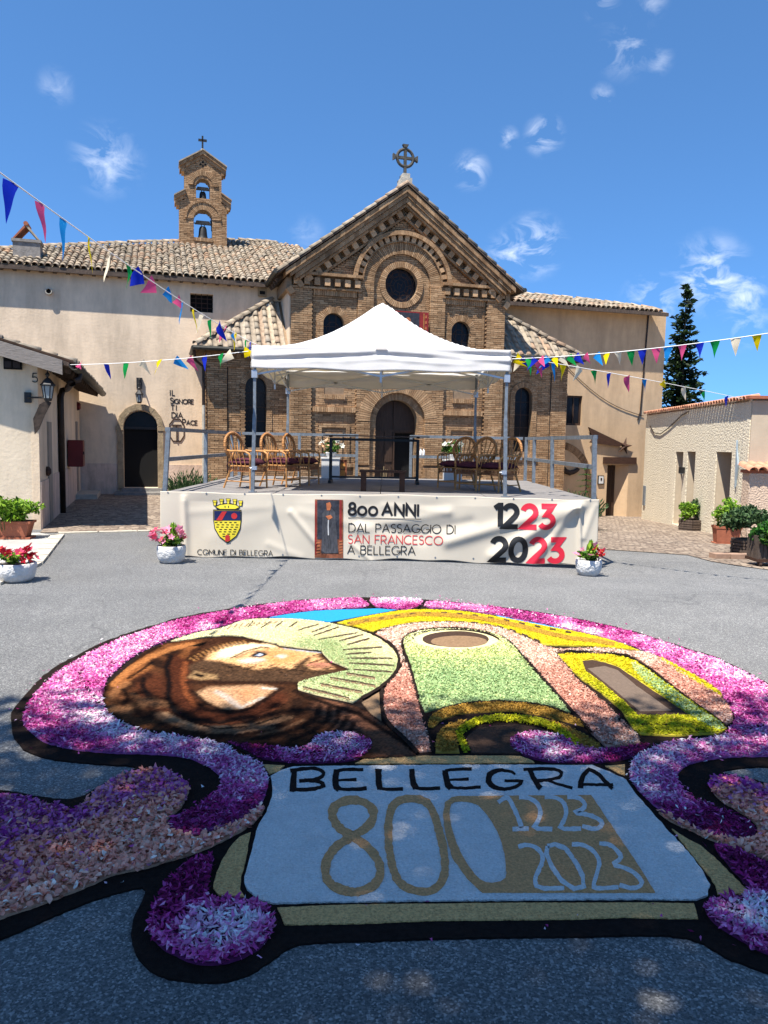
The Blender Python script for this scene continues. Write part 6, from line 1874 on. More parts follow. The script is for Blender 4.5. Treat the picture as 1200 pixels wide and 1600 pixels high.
def broad(label, loc, h, crowns, n, seed):
    """overhanging tree behind the viewer that shades the lower half of the court"""
    t = thing('shade_tree', label, 'tree', loc)
    m = MB(); m.tube([(0, 0, -.2), (.1, .05, h*.25), (.0, .2, h*.5)], .32, 10, r2=.2)
    for (c, rad) in crowns:
        c = Vector(c); m.tube([Vector((0, .2, h*.48)), c*.5+Vector((0, .1, h*.25)), c], .15, 7, r2=.04)
    m.build('trunk', 'bark', t, True)
    g = np.random.default_rng(seed); vs = []; cols = []
    tot = sum(r[0]*r[1] for _, r in crowns)
    for (c, rad) in crowns:
        k = int(n*rad[0]*rad[1]/tot)
        d = g.normal(size=(k, 3)); d /= np.linalg.norm(d, axis=1)[:, None]; q = g.random((k, 1))**.45
        P = np.array(c)+d*q*np.array(rad); vs.append(P)
    P = np.vstack(vs); k = len(P)
    a = g.normal(size=(k, 3)); a[:, 2] *= .5; a /= np.linalg.norm(a, axis=1)[:, None]
    b = np.cross(a, g.normal(size=(k, 3))); b /= np.linalg.norm(b, axis=1)[:, None]
    l = g.uniform(.045, .085, (k, 1))
    V_ = np.stack([P-a*l, P+b*l*.6, P+a*l, P-b*l*.6], 1).reshape(-1, 3)
    me = bpy.data.meshes.new('crown'); me.vertices.add(len(V_)); me.vertices.foreach_set('co', V_.astype(np.float32).ravel())
    me.loops.add(k*4); me.loops.foreach_set('vertex_index', np.arange(k*4, dtype=np.int32)); me.polygons.add(k)
    me.polygons.foreach_set('loop_start', np.arange(0, k*4, 4, dtype=np.int32)); me.update()
    at = me.attributes.new('Col', 'FLOAT_COLOR', 'POINT'); base = np.array([(.34, .31, .13), (.38, .34, .15), (.30, .27, .11)])
    cc = base[g.integers(0, 3, k)]*g.uniform(.7, 1.3, (k, 1)); cc = np.repeat(np.hstack([cc, np.ones((k, 1))]), 4, 0); at.data.foreach_set('color', cc.astype(np.float32).ravel())
    me.materials.append(MT['treeleaf']); me.validate(); put('crown', me, t); return t


broad('broad leafy tree overhanging the court whose shade covers the lower left carpet', (-6.3, -2.2, 0), 9.5, [((-.6, 2.4, 8.2), (2.3, 2.4, 1.5)), ((1.6, 2.2, 8.6), (2.2, 2.3, 1.5)), ((3.2, 2.0, 8.9), (2.0, 2.2, 1.4))], 25000, 3)
broad('broad leafy tree overhanging the court whose shade covers the lower right carpet', (0.6, -3.6, 0), 10.0, [((-2.6, 3.5, 8.7), (2.2, 2.3, 1.5)), ((-.6, 3.7, 8.8), (2.2, 2.3, 1.5)), ((1.2, 3.3, 8.7), (2.2, 2.3, 1.5))], 25000, 5)
# ================================================================== flower carpet
fc = thing('flower_carpet', 'flower petal carpet on the asphalt with hooded bearded man and BELLEGRA 800 panel', 'flower carpet', (0, 0, 0))


def gm(a, b, d): p = G(a, b, 0); return (p.x, p.y, d)


def smooth_poly(p, it=1):
    for _ in range(it):
        q = []
        for i in range(len(p)):
            a = p[i]; b = p[(i+1) % len(p)]
            q += [(a[0]*.75+b[0]*.25, a[1]*.75+b[1]*.25), (a[0]*.25+b[0]*.75, a[1]*.25+b[1]*.75)]
        p = q
    return p


def rough_poly(p, amp=.9, step=6):
    """ragged hand-laid edge"""
    q = dens(list(p)+[p[0]], step)[:-1]
    return [(a+rnd.gauss(0, amp), b+rnd.gauss(0, amp*.45)) for a, b in q]


def slab(name, poly, mat, z1, z0=.001, holes=(), amp=.7, sm=1, kind=None):
    q = rough_poly(smooth_poly(poly, sm) if sm else poly, amp)
    m = MB(); m.prism(q, gm, z1, z0, [rough_poly(smooth_poly(h, 1), amp*.6) for h in holes]); return m.build(name, mat, fc)


MT['coffee'] = M('coffee_grounds', (.017, .011, .009), .35, 40, .97, .7, 160, .012, spec=.05)
MT['coffeebrown'] = M('brown_grounds', (.060, .036, .025), .3, 40, .97, .7, 160, .012, spec=.05)
MT['whitesand'] = M('white_salt', (.76, .71, .635), .16, 95, .9, 1.0, 75, .03, spec=.15, stain=.12, stscale=3, col2=(.86, .82, .755))
MT['tansand'] = M('tan_sawdust', (.68, .335, .135), .28, 80, .95, 1.0, 90, .025, spec=.1)
MT['tangrain'] = M('maize_grain', (.78, .42, .16), .4, 85, .95, 1.0, 85, .03, spec=.1)
MT['mauve'] = M('petal_bed', (.30, .07, .22), .4, 30, .95)
MT['plum'] = M('plum_bed', (.10, .008, .055), .4, 30, .95)
MT['peach'] = M('peach_bed', (.45, .22, .13), .3, 30, .95)
MT['greenbed'] = M('green_bed', (.20, .27, .10), .3, 30, .95)
MT['ybed'] = M('yellow_bed', (.45, .36, .03), .3, 30, .95)
MT['salmonbed'] = M('salmon_bed', (.40, .20, .14), .3, 30, .95)
MT['creambed'] = M('cream_bed', (.60, .52, .27), .2, 30, .95)
MT['bluebed'] = M('blue_bed', (.01, .23, .52), .2, 60, .95, .8, 90, .01)
MT['ochrebed'] = M('ochre_bed', (.36, .20, .03), .3, 30, .95)
MT['tanlight'] = M('tan_grounds', (.24, .15, .085), .25, 50, .97, .8, 140, .012, spec=.05)
MT['portrait'] = MCOL('coloured_sawdust', .97, .22, 150, .8, 150, .012, spec=.05)

base = [(16, 1127), (19, 1112), (37, 1090), (62, 1062), (87, 1042), (120, 1025), (150, 1010), (180, 997), (220, 984), (262, 971), (299, 962), (340, 955), (390, 947.5), (440, 941), (500, 936.5), (550, 934.3), (600, 934), (660, 937.5), (720, 942.5), (780, 949), (840, 957), (900, 967), (937, 975), (970, 982), (1005, 992), (1037, 1002), (1075, 1015), (1112, 1025), (1137, 1037), (1170, 1052), (1200, 1069), (1250, 1098), (1300, 1135), (1325, 1165), (1310, 1190), (1260, 1203),
        (1200, 1200), (1162, 1201), (1125, 1207), (1137, 1212), (1165, 1217), (1200, 1226), (1290, 1250), (1400, 1256), (1600, 1250), (1700, 1350), (1600, 1440), (1450, 1420), (1400, 1480), (1340, 1535), (1260, 1540), (1200, 1524), (1175, 1515), (1150, 1505), (1125, 1495), (1100, 1477), (1062, 1465), (975, 1464), (900, 1467), (780, 1467), (680, 1470), (500, 1475), (457, 1480), (435, 1495), (410, 1515), (380, 1530), (342, 1539), (292, 1537), (255, 1530), (230, 1517), (212, 1495), (205, 1470), (207, 1440), (222, 1412), (230, 1388), (200, 1393), (150, 1407), (100, 1427), (50, 1450), (0, 1471), (-90, 1505), (-230, 1480), (-300, 1330), (-200, 1220), (-100, 1225), (0, 1236), (25, 1240), (62, 1247), (100, 1252), (118, 1250), (137, 1243), (155, 1230), (175, 1220), (195, 1210), (217, 1201), (190, 1198), (137, 1195), (87, 1190), (55, 1182), (32, 1170), (20, 1150)]
slab('outline', base, 'coffee', .010, .0005, amp=.8, sm=1)

RING_L = [(35, 1128), (40, 1112), (50, 1095), (70, 1072), (90, 1055), (120, 1036), (150, 1019), (180, 1005), (220, 990.5), (262, 976.5), (300, 967), (345, 959), (400, 950.5), (450, 943.5), (510, 939.2), (560, 936.8), (569, 941), (579, 951), (530, 954), (492, 956), (455, 961), (420, 967), (380, 971), (345, 982), (305, 991), (275, 999), (257, 1004.5), (232, 1015), (211, 1026), (194, 1040), (176, 1055), (166, 1065), (160, 1085), (161, 1105), (172, 1122), (195, 1137), (225, 1149), (262, 1153), (290, 1157), (325, 1163), (347, 1168), (362, 1177), (385, 1188), (405, 1198), (414, 1208), (418, 1222), (417, 1238), (413, 1252), (405, 1265), (390, 1276), (372, 1287), (350, 1296), (325, 1303), (300, 1310), (282, 1310), (267, 1302), (265, 1290), (275, 1280), (290, 1274), (310, 1265), (325, 1252), (340, 1240), (347, 1227), (345, 1219), (332, 1205), (312, 1195), (295, 1188), (270, 1184), (237, 1181.5), (200, 1181), (162, 1180), (137, 1177), (112, 1174), (87, 1169), (65, 1160), (47, 1147), (37, 1135)]
RING_T = [(574, 938), (600, 937), (640, 937.3), (663, 940), (655, 951), (643, 954), (624, 955), (586, 951.5)]
RING_R = [(668, 941), (720, 946), (780, 952.5), (840, 961), (900, 970.5), (937, 979), (970, 986.5), (1005, 996.5), (1037, 1007), (1075, 1020), (1112, 1030), (1137, 1042), (1170, 1057), (1200, 1075), (1245, 1104), (1288, 1140), (1300, 1162), (1285, 1178), (1245, 1186), (1200, 1185), (1150, 1186), (1112, 1189), (1082, 1195), (1065, 1205), (1057, 1215), (1060, 1230), (1072, 1245), (1095, 1260), (1125, 1270), (1157, 1282), (1175, 1295), (1182, 1308), (1170, 1316), (1150, 1317), (1125, 1310), (1095, 1302), (1070, 1290), (1040, 1277), (1025, 1265), (1010, 1252), (995, 1237), (985, 1220), (984, 1204), (990, 1192), (1005, 1182), (1020, 1172), (1040, 1165), (1062, 1162), (1100, 1160), (1133, 1154), (1137, 1147), (1150, 1133), (1143, 1110), (1130, 1091), (1112, 1076), (1085, 1059), (1050, 1041), (1020, 1025), (1000, 1016), (957, 1001.5), (932, 996), (900, 988), (885, 985), (850, 977.5), (812, 970), (775, 963), (740, 957), (700, 953.7), (661, 951.5)]
LEAF_L = [(0, 1247), (25, 1251), (50, 1255), (80, 1261), (105, 1268), (122, 1271), (135, 1259), (155, 1240), (180, 1222), (205, 1212), (235, 1208), (262, 1209), (282, 1221), (295, 1236), (291, 1255), (280, 1270), (265, 1280), (256, 1293), (267, 1307), (287, 1313), (305, 1314), (330, 1307), (360, 1298), (385, 1285), (407, 1266), (414, 1263), (411, 1273), (400, 1287), (380, 1302), (355, 1315), (320, 1333), (287, 1344), (250, 1354), (225, 1363), (200, 1367), (175, 1372), (140, 1389), (100, 1405), (62, 1420), (25, 1432), (0, 1442), (-80, 1470), (-200, 1440), (-250, 1330), (-150, 1240), (-60, 1240)]
LEAF_R = [(1105, 1225), (1125, 1217), (1150, 1220), (1175, 1226), (1200, 1235), (1280, 1258), (1400, 1266), (1570, 1270), (1640, 1350), (1560, 1410), (1400, 1400), (1280, 1383), (1200, 1350), (1187, 1342), (1150, 1332), (1125, 1322), (1105, 1315), (1080, 1302), (1050, 1290), (1032, 1278), (1027, 1272), (1040, 1279), (1070, 1294), (1095, 1306), (1125, 1314), (1150, 1320), (1170, 1319), (1187, 1311), (1185, 1297), (1170, 1282), (1150, 1270), (1130, 1257), (1112, 1242)]
CURL_L = [(335, 1341), (330, 1362), (324, 1385), (322, 1405), (332, 1413), (350, 1411), (370, 1409), (395, 1415), (417, 1426), (429, 1442), (426, 1462), (412, 1482), (392, 1497), (365, 1509), (330, 1514), (300, 1511), (275, 1499), (252, 1487), (236, 1470), (234, 1445), (240, 1425), (252, 1402), (265, 1380), (287, 1360), (312, 1347)]
CURL_R = [(1112, 1327), (1137, 1331), (1165, 1341), (1200, 1358), (1260, 1395), (1310, 1440), (1320, 1490), (1280, 1520), (1235, 1510), (1200, 1496), (1182, 1490), (1150, 1470), (1120, 1452), (1103, 1435), (1100, 1422), (1115, 1411), (1150, 1406), (1172, 1404), (1170, 1393), (1150, 1370), (1130, 1347)]
CURL_A = [(353, 1164.5), (375, 1167), (400, 1170), (425, 1172), (455, 1175), (480, 1171), (488, 1165), (490, 1159), (503, 1153), (522, 1149.5), (550, 1150.5), (571, 1157), (581, 1167), (579, 1177), (565, 1188), (540, 1194.5), (492, 1196), (455, 1195.5), (417, 1191), (395, 1185.5), (380, 1178), (365, 1171)]
CURL_B = [(795, 1163), (802, 1156), (815, 1150.5), (837, 1147.5), (862, 1151), (882, 1157), (900, 1169), (925, 1175.5), (957, 1176.5), (987, 1171.5), (1007, 1167), (1017, 1170), (1000, 1180), (982, 1189), (950, 1195), (912, 1196), (875, 1195), (850, 1193.5), (825, 1187), (805, 1177)]
for p in (RING_L, RING_T, RING_R): slab('petal_bed', p, 'mauve', .020)
for p in (LEAF_L, LEAF_R): slab('petal_bed', p, 'peach', .020)
for p in (CURL_L, CURL_R, CURL_A, CURL_B): slab('petal_bed', p, 'plum', .020)

# grain bands and the lettered panel
for p in ([(391, 1305), (375, 1312), (360, 1327), (346, 1350), (337, 1375), (333, 1392), (342, 1404), (383, 1407), (375, 1395), (377, 1375), (385, 1345)],
          [(433, 1424), (500, 1420.5), (600, 1418), (700, 1417.5), (813, 1416), (1013, 1416), (1084, 1417), (1090, 1440), (1050, 1440), (975, 1438), (900, 1441), (680, 1443), (560, 1448), (445, 1450)],
          [(1050, 1299), (1067, 1311), (1095, 1326), (1120, 1348), (1140, 1368), (1160, 1388), (1170, 1401), (1121, 1403), (1118, 1387), (1105, 1370), (1085, 1345), (1065, 1320)],
          [(412, 1198), (444, 1200), (436, 1209), (421, 1213)], [(946, 1200.5), (976, 1198), (976, 1215), (962, 1209)],
          [(554, 1196.5), (577, 1185.5), (640, 1185), (740, 1184.5), (812, 1184.5), (833, 1193), (835, 1195), (700, 1196.5), (600, 1197)]):
    slab('grain_band', p, 'tangrain', .016, amp=.5, sm=0)
BOX = [(423, 1217), (440, 1207.5), (459, 1202), (575, 1200.5), (700, 1199.5), (780, 1199), (925, 1200), (952, 1210), (978, 1223), (992, 1243), (1012, 1267), (1040, 1299), (1050, 1309), (1079, 1341), (1099, 1368), (1108, 1388), (1105, 1404), (1088, 1411), (1000, 1410), (900, 1410.5), (680, 1412.5), (500, 1415), (427, 1417), (406, 1412), (386, 1395), (381, 1382), (386, 1362), (396, 1325), (402, 1298), (416, 1275), (425, 1250), (425, 1230)]
slab('salt_panel', BOX, 'whitesand', .018, amp=.5, sm=0)
ZL = .0195


def pxs(ox, oy, k, l): return [(ox+a/k, oy+b/k) for a, b in l]


def cst(name, pts, w, mat, z=ZL, closed=False, amp=.0, sm=0):
    """stroke laid on the ground, width in photo pixels"""
    if sm:
        for _ in range(sm):
            q = [pts[0]]
            for a, b in zip(pts[:-1], pts[1:]): q += [(a[0]*.75+b[0]*.25, a[1]*.75+b[1]*.25), (a[0]*.25+b[0]*.75, a[1]*.25+b[1]*.75)]
            q.append(pts[-1]); pts = q
    m = MB(); q = dens(list(pts)+([pts[0]] if closed else []), 4)
    if amp: q = [(a+rnd.gauss(0, amp), b+rnd.gauss(0, amp*.5)) for a, b in q]
    if hasattr(w, '__len__'):
        n = len(q); w = [np.interp(i/(n-1), np.linspace(0, 1, len(w)), w) for i in range(n)]
    elif amp: w = [w*rnd.uniform(.85, 1.15) for _ in q]
    stroke(m, q, w, gm, z, thick=.004, closed=closed and False); return m.build(name, mat, fc)


Z7 = lambda l: pxs(400, 1180, 4, l)
Z8 = lambda l: pxs(680, 1180, 3, l)
LET = [('b', Z7([(240, 112), (228, 238)]), [8, 11]), ('b', Z7([(215, 118), (300, 103), (385, 102), (422, 125), (425, 145), (385, 172), (270, 182)]), 5.5), ('b', Z7([(300, 178), (390, 182), (430, 205), (390, 228), (300, 238), (210, 236)]), 5.5),
       ('e', Z7([(505, 108), (498, 170), (498, 215), (520, 236)]), [9, 10, 9]), ('e', Z7([(500, 228), (560, 238), (640, 234), (692, 228)]), [4, 5, 6]), ('e', Z7([(505, 118), (560, 108), (670, 110)]), 5), ('e', Z7([(510, 178), (630, 172)]), [3, 5]),
       ('l', Z7([(765, 106), (765, 200), (775, 236)]), 10), ('l', Z7([(765, 228), (830, 236), (918, 231)]), [4, 5.5]),
       ('l', Z7([(975, 106), (978, 190), (1000, 232)]), [8, 10]), ('l', Z7([(985, 222), (1040, 232), (1150, 226)]), [5, 5.5]),
       ('e', Z8([(45, 86), (55, 150), (75, 172)]), [9, 10]), ('e', Z8([(60, 164), (120, 172), (212, 164)]), [4, 5]), ('e', Z8([(45, 88), (100, 80), (172, 80)]), [4, 5]), ('e', Z8([(70, 130), (158, 127)]), [3, 5]),
       ('g', Z8([(372, 106), (355, 90), (300, 83), (260, 98), (245, 130), (265, 162), (310, 176), (365, 170), (400, 152), (402, 134), (322, 136)]), [3, 4, 5, 9, 9, 6, 5, 5, 5, 4, 4], ),
       ('r', Z8([(440, 82), (465, 130), (492, 172)]), [7, 8]), ('r', Z8([(412, 82), (500, 77), (575, 82), (595, 102), (570, 126), (470, 137)]), 5), ('r', Z8([(520, 132), (580, 152), (645, 170)]), [3, 4.5]),
       ('a', Z8([(678, 172), (688, 115), (718, 82)]), [9, 8, 6]), ('a', Z8([(712, 80), (760, 98), (832, 174)]), [5, 6, 5]), ('a', Z8([(680, 153), (835, 154)]), 4)]
for n_, p, w in LET: cst('letter', p, w, 'coffee', ZL+rnd.uniform(0, .0012), sm=1, amp=.45)
cst('digit', Z7([(600, 530), (510, 475), (468, 390), (500, 325), (605, 295), (705, 325), (742, 395), (705, 470), (600, 530)]), 13.5, 'tansand', sm=1, amp=.25)
cst('digit', Z7([(590, 535), (480, 610), (425, 720), (450, 830), (560, 882), (660, 882), (760, 830), (785, 720), (715, 610), (610, 535)]), 13.5, 'tansand', z=ZL+.002, sm=1, amp=.25)
cst('digit', Z7([(575, 533), (600, 531), (628, 534)]), 12, 'tansand', z=ZL+.0035)
cst('digit', smooth_poly(Z7([(830, 400), (860, 318), (950, 288), (1065, 305), (1115, 390), (1150, 520), (1180, 650), (1182, 790), (1110, 880), (1000, 880), (895, 835), (850, 720), (823, 560)]), 2), 12.5, 'tansand', closed=True, amp=.25, z=ZL+.0013)
slab('digit_panel', Z8([(110, 210), (730, 205), (800, 310), (880, 430), (960, 550), (1030, 665), (220, 665), (150, 600), (80, 500), (50, 400), (35, 300), (45, 240), (75, 215)]), 'tansand', .0225, .017,
     holes=[Z8([(100, 230), (190, 240), (230, 280), (280, 350), (320, 450), (335, 560), (325, 610), (250, 625), (200, 600), (140, 520), (90, 410), (65, 310), (70, 250)])], amp=.35, sm=0)
for p in ([(295, 242), (325, 217), (345, 222), (365, 260), (395, 330), (405, 362)], [(362, 368), (438, 365)], [(392, 217), (430, 216), (475, 240), (495, 280), (485, 325), (458, 365), (548, 368)], [(512, 216), (560, 216), (600, 237), (615, 280), (605, 325), (578, 368), (682, 366)], [(618, 216), (670, 216), (702, 245), (697, 272), (648, 290), (720, 300), (772, 322), (785, 350), (750, 371), (688, 353)],
          [(388, 452), (430, 440), (480, 457), (506, 500), (492, 550), (464, 600), (478, 650), (604, 648)], [(640, 440), (690, 440), (742, 470), (772, 520), (756, 580), (738, 640), (760, 650), (858, 643)], [(768, 435), (820, 440), (862, 480), (872, 508), (828, 535), (900, 555), (952, 590), (972, 630), (930, 652), (862, 633)]):
    cst('digit', Z8(p), 6.6, 'whitesand', .024, sm=1, amp=.2)
cst('digit', Z8([(525, 450), (560, 440), (610, 460), (660, 530), (690, 590), (695, 640), (650, 652), (590, 612), (545, 545), (520, 485)]), 6.6, 'whitesand', .0252, closed=True, amp=.2)

# ------------------------------------------------------------------ the pictured church
slab('blue_patch', [(421, 967), (455, 961.5), (492, 957), (530, 955), (592, 953.6), (620, 955.5), (567, 965), (517, 974.5), (480, 970.5)], 'bluebed', .020, amp=.3, sm=0)
slab('blue_patch', [(775, 963.5), (812, 971.5), (850, 978.5), (886, 986.5), (868, 985.5), (825, 978), (785, 969.5)], 'bluebed', .019, amp=.2, sm=0)
YROOF = [(527, 975.5), (567, 966.5), (622, 957), (650, 955), (700, 956), (740, 960), (775, 966), (812, 973), (850, 981), (900, 990), (955, 1003), (998, 1019), (975, 1017), (925, 1012.5), (900, 1012), (850, 1010.5), (825, 997), (800, 988.5), (775, 980.5), (740, 975.5), (700, 973.5), (650, 974.5), (625, 978.5), (600, 984), (583, 990), (555, 982)]
slab('roof_band', YROOF, 'ybed', .020, amp=.4, sm=0)
OCH = [(545, 979), (575, 973), (622, 966), (650, 963), (700, 964.5), (740, 968), (775, 974), (812, 982), (850, 992), (890, 1001), (930, 1005), (960, 1011)]
SALM_L = [(625, 1037), (631, 1042), (620, 1060), (601, 1080), (599, 1100), (602, 1122), (612, 1137), (637, 1160), (656, 1179), (674, 1177), (667, 1150), (656, 1115), (649, 1090), (641, 1055), (634, 1037)]
SALM_A = [(586, 993), (600, 986.5), (625, 981), (650, 977.3), (700, 976), (740, 978), (775, 983), (800, 991), (825, 1002), (850, 1014), (870, 1019), (900, 1017.5), (950, 1016.5), (980, 1022), (1005, 1021.5), (1025, 1029), (1050, 1045), (1075, 1060), (1105, 1080), (1125, 1092), (1140, 1110), (1145, 1130), (1135, 1135), (1112, 1121), (1075, 1094), (1040, 1066), (1010, 1041), (988, 1028), (950, 1023.5), (900, 1020.5), (866, 1022), (871, 1029), (888, 1048), (901, 1066), (908, 1073), (938, 1096), (976, 1136), (996, 1153), (1001, 1165), (947, 1172), (920, 1145), (900, 1118), (875, 1091), (850, 1064), (825, 1036), (806, 1014), (791, 1001), (770, 993), (737, 985.5), (700, 983.5), (662, 985.5), (639, 991), (625, 1003), (628, 1025), (632, 1036), (626, 1036), (621, 1018), (606, 1004)]
slab('salmon_bed', SALM_L, 'salmonbed', .020, amp=.4, sm=0); slab('salmon_bed', SALM_A, 'salmonbed', .0205, amp=.3, sm=0)
GREEN = [(630, 1003), (640, 995), (662, 988.5), (700, 986), (750, 989), (775, 995), (793, 1004), (811, 1025), (831, 1050), (862, 1085), (891, 1117), (862, 1109), (825, 1102.5), (775, 1099.5), (725, 1101.5), (687, 1110), (663, 1117), (657, 1105), (650, 1070), (643, 1042), (633, 1017)]
slab('green_bed', GREEN, 'greenbed', .0205, amp=.4, sm=0)
def ell(cx, cy, rx, ry, n=40): return [(cx+rx*math.cos(2*math.pi*i/n), cy+ry*math.sin(2*math.pi*i/n)) for i in range(n)]
slab('window_ring', ell(713, 1003.5, 68, 15.5), 'creambed', .026, amp=.2, sm=0)
slab('window_dark', ell(712, 1003, 52, 12.6), 'coffeebrown', .028, amp=.2, sm=0)
slab('window_sand', ell(717, 1007, 44, 9.0), 'tanlight', .030, amp=.2, sm=0)
cst('window_line', [(645, 1003), (647, 996), (665, 990.5), (700, 987), (737, 989), (765, 995), (782, 1004), (779, 1011)], 2.2, 'coffee', .031, sm=1)
OCH1 = [(668, 1139), (672, 1123), (700, 1110.5), (737, 1104), (787, 1101.5), (825, 1105), (862, 1112), (900, 1127), (913, 1138), (900, 1135), (850, 1122), (800, 1114), (750, 1116), (712, 1120), (687, 1130), (677, 1140)]
OCH2 = [(680, 1180), (682, 1155), (695, 1140), (730, 1127), (715, 1142), (711, 1155), (718, 1180)]
OCH3 = [(850, 1127), (875, 1135), (900, 1147), (925, 1160), (942, 1174), (917, 1174), (899, 1161), (880, 1145)]
for p in (OCH1, OCH2, OCH3): slab('ochre_bed', p, 'ochrebed', .020, amp=.4, sm=0)
slab('doorway', [(736, 1180), (729, 1156), (745, 1142), (775, 1137), (812, 1136), (845, 1142), (870, 1154), (897, 1171), (880, 1182), (830, 1182)], 'coffeebrown', .018, amp=.3, sm=0)
YGA = pxs(600, 930, 4, [(518, 1000), (483, 930), (468, 880), (512, 840), (600, 800), (720, 786), (850, 792), (980, 815), (1080, 850), (1150, 900), (1215, 955)])
FRAME_O = [(866, 1025), (945, 1026), (982, 1032), (1005, 1045), (1040, 1072), (1080, 1102), (1117, 1127), (1136, 1142), (1122, 1150), (1050, 1153.5), (1000, 1151), (990, 1144), (970, 1112), (938, 1085), (909, 1065), (898, 1055), (882, 1037)]
FRAME_G = [(984, 1036), (1005, 1048), (1042, 1076), (1080, 1105), (1117, 1130), (1134, 1142), (1124, 1147), (1095, 1134), (1075, 1120), (1040, 1095), (1007, 1070), (990, 1052)]
YTRI = [(1026, 1028), (1055, 1044), (1087, 1061), (1112, 1076), (1130, 1092), (1118, 1089), (1082, 1068), (1048, 1048)]
slab('frame_bed', FRAME_O, 'ybed', .021, amp=.4, sm=0); slab('frame_bed', YTRI, 'ybed', .0225, amp=.2, sm=0)
slab('frame_green', FRAME_G, 'greenbed', .0225, amp=.3, sm=0)
slab('opening_dark', [(910, 1037), (925, 1035), (950, 1041), (967, 1047), (1000, 1070), (1037, 1095), (1076, 1122), (997, 1122), (975, 1100), (942, 1072), (915, 1052)], 'coffeebrown', .0245, amp=.3, sm=0)
slab('opening_sand', [(918, 1049), (945, 1045), (965, 1052), (995, 1077), (1049, 1116), (1000, 1117), (962, 1085)], M('brown_sand', (.15, .105, .075), .2, 60, .97, .8, 140, .012), .0262, amp=.3, sm=0)
slab('tan_patch', [(566, 1101), (592, 1085), (596, 1130), (580, 1120)], 'tanlight', .018, amp=.3, sm=0)
HALO = [(267, 1004.5), (290, 997), (312, 990.5), (347, 985), (375, 973), (400, 969.5), (455, 969.5), (492, 972.5), (530, 979.5), (555, 985.5), (580, 994.5), (600, 1005.5), (614, 1017), (621, 1030), (621, 1045), (609, 1062), (591, 1077), (569, 1090), (551, 1101), (520, 1094), (492, 1088), (466, 1080), (465, 1070), (485, 1064), (530, 1054), (552, 1050), (515, 1035), (505, 1024), (502, 1019), (437, 1011), (432, 1008), (402, 1002), (380, 997), (362, 995), (325, 997), (300, 1001), (280, 1004)]
slab('halo_bed', HALO, 'creambed', .020, amp=.3, sm=0)
# dark joints between the fields
for p, w in (([(121, 1037), (125, 1060), (137, 1082), (150, 1100), (162, 1112)], [1.5, 5, 5, 6, 3]), ([(1134, 1151), (1165, 1145), (1200, 1137), (1240, 1125), (1262, 1117)], 3.2), ([(572, 937), (577, 945), (585, 952)], 2.2), ([(665, 940), (656, 950), (648, 955)], 2.2), ([(480, 940), (470, 944)], .8),
             ([(630, 1040), (628, 1022), (627, 1006), (640, 994), (662, 988), (700, 985), (740, 987), (775, 995), (795, 1005), (808, 1018)], 3.0), ([(808, 1018), (830, 1042), (862, 1080), (895, 1118), (925, 1150)], 4.0),
             ([(622, 1040), (620, 1055), (605, 1070), (590, 1082), (565, 1096)], 4.5), ([(598, 1080), (596, 1100), (599, 1124), (610, 1140), (634, 1162), (652, 1182)], 6), ([(634, 1036), (643, 1060), (652, 1090), (660, 1118), (668, 1148), (676, 1180)], 5.5), ([(605, 1004), (620, 1018), (626, 1034)], 3),
             ([(580, 992), (600, 1003), (618, 1020), (624, 1036)], 2.5), ([(866, 1021), (900, 1020), (950, 1022), (985, 1029)], 2.2), ([(864, 1021), (890, 1052), (910, 1075), (940, 1098), (975, 1137), (998, 1155)], 3.5), ([(982, 1032), (1010, 1044), (1042, 1070), (1080, 1100), (1117, 1126), (1138, 1143)], 2.5), ([(1000, 1138), (1045, 1137), (1080, 1142)], 1.6), ([(1020, 1146), (1070, 1147), (1110, 1145)], 1.6),
             ([(666, 1140), (672, 1122), (700, 1109), (737, 1102.5), (787, 1100), (830, 1104), (865, 1111), (905, 1128)], 2.6), ([(353, 1165), (385, 1182), (412, 1198)], 2.6)):
    cst('joint', p, w, 'coffee', .0272+rnd.uniform(0, .001), sm=1, amp=.3)
# dashes on the roof band
def dashes(p, n, w, l, z, mat='coffeebrown'):
    P = [np.array(q, float) for q in p]; d = [0]
    for a, b in zip(P[:-1], P[1:]): d.append(d[-1]+np.hypot(*(b-a)))
    for k in range(n):
        s_ = (k+.5)/n*d[-1]; i = max(0, min(len(P)-2, np.searchsorted(d, s_)-1)); t_ = (P[i+1]-P[i])/(d[i+1]-d[i]); c = P[i]+t_*(s_-d[i])
        cst('dash', [tuple(c-t_*l/2), tuple(c+t_*l/2)], w, mat, z)
dashes([(535, 979), (567, 974.5), (622, 966), (650, 962), (700, 961), (740, 965), (790, 973), (850, 985), (900, 994)], 15, 2.2, 9, .030)
dashes([(590, 990), (625, 981), (650, 977), (700, 975.5), (740, 977), (775, 982), (800, 989), (825, 999), (848, 1009)], 13, 2.6, 10, .030)
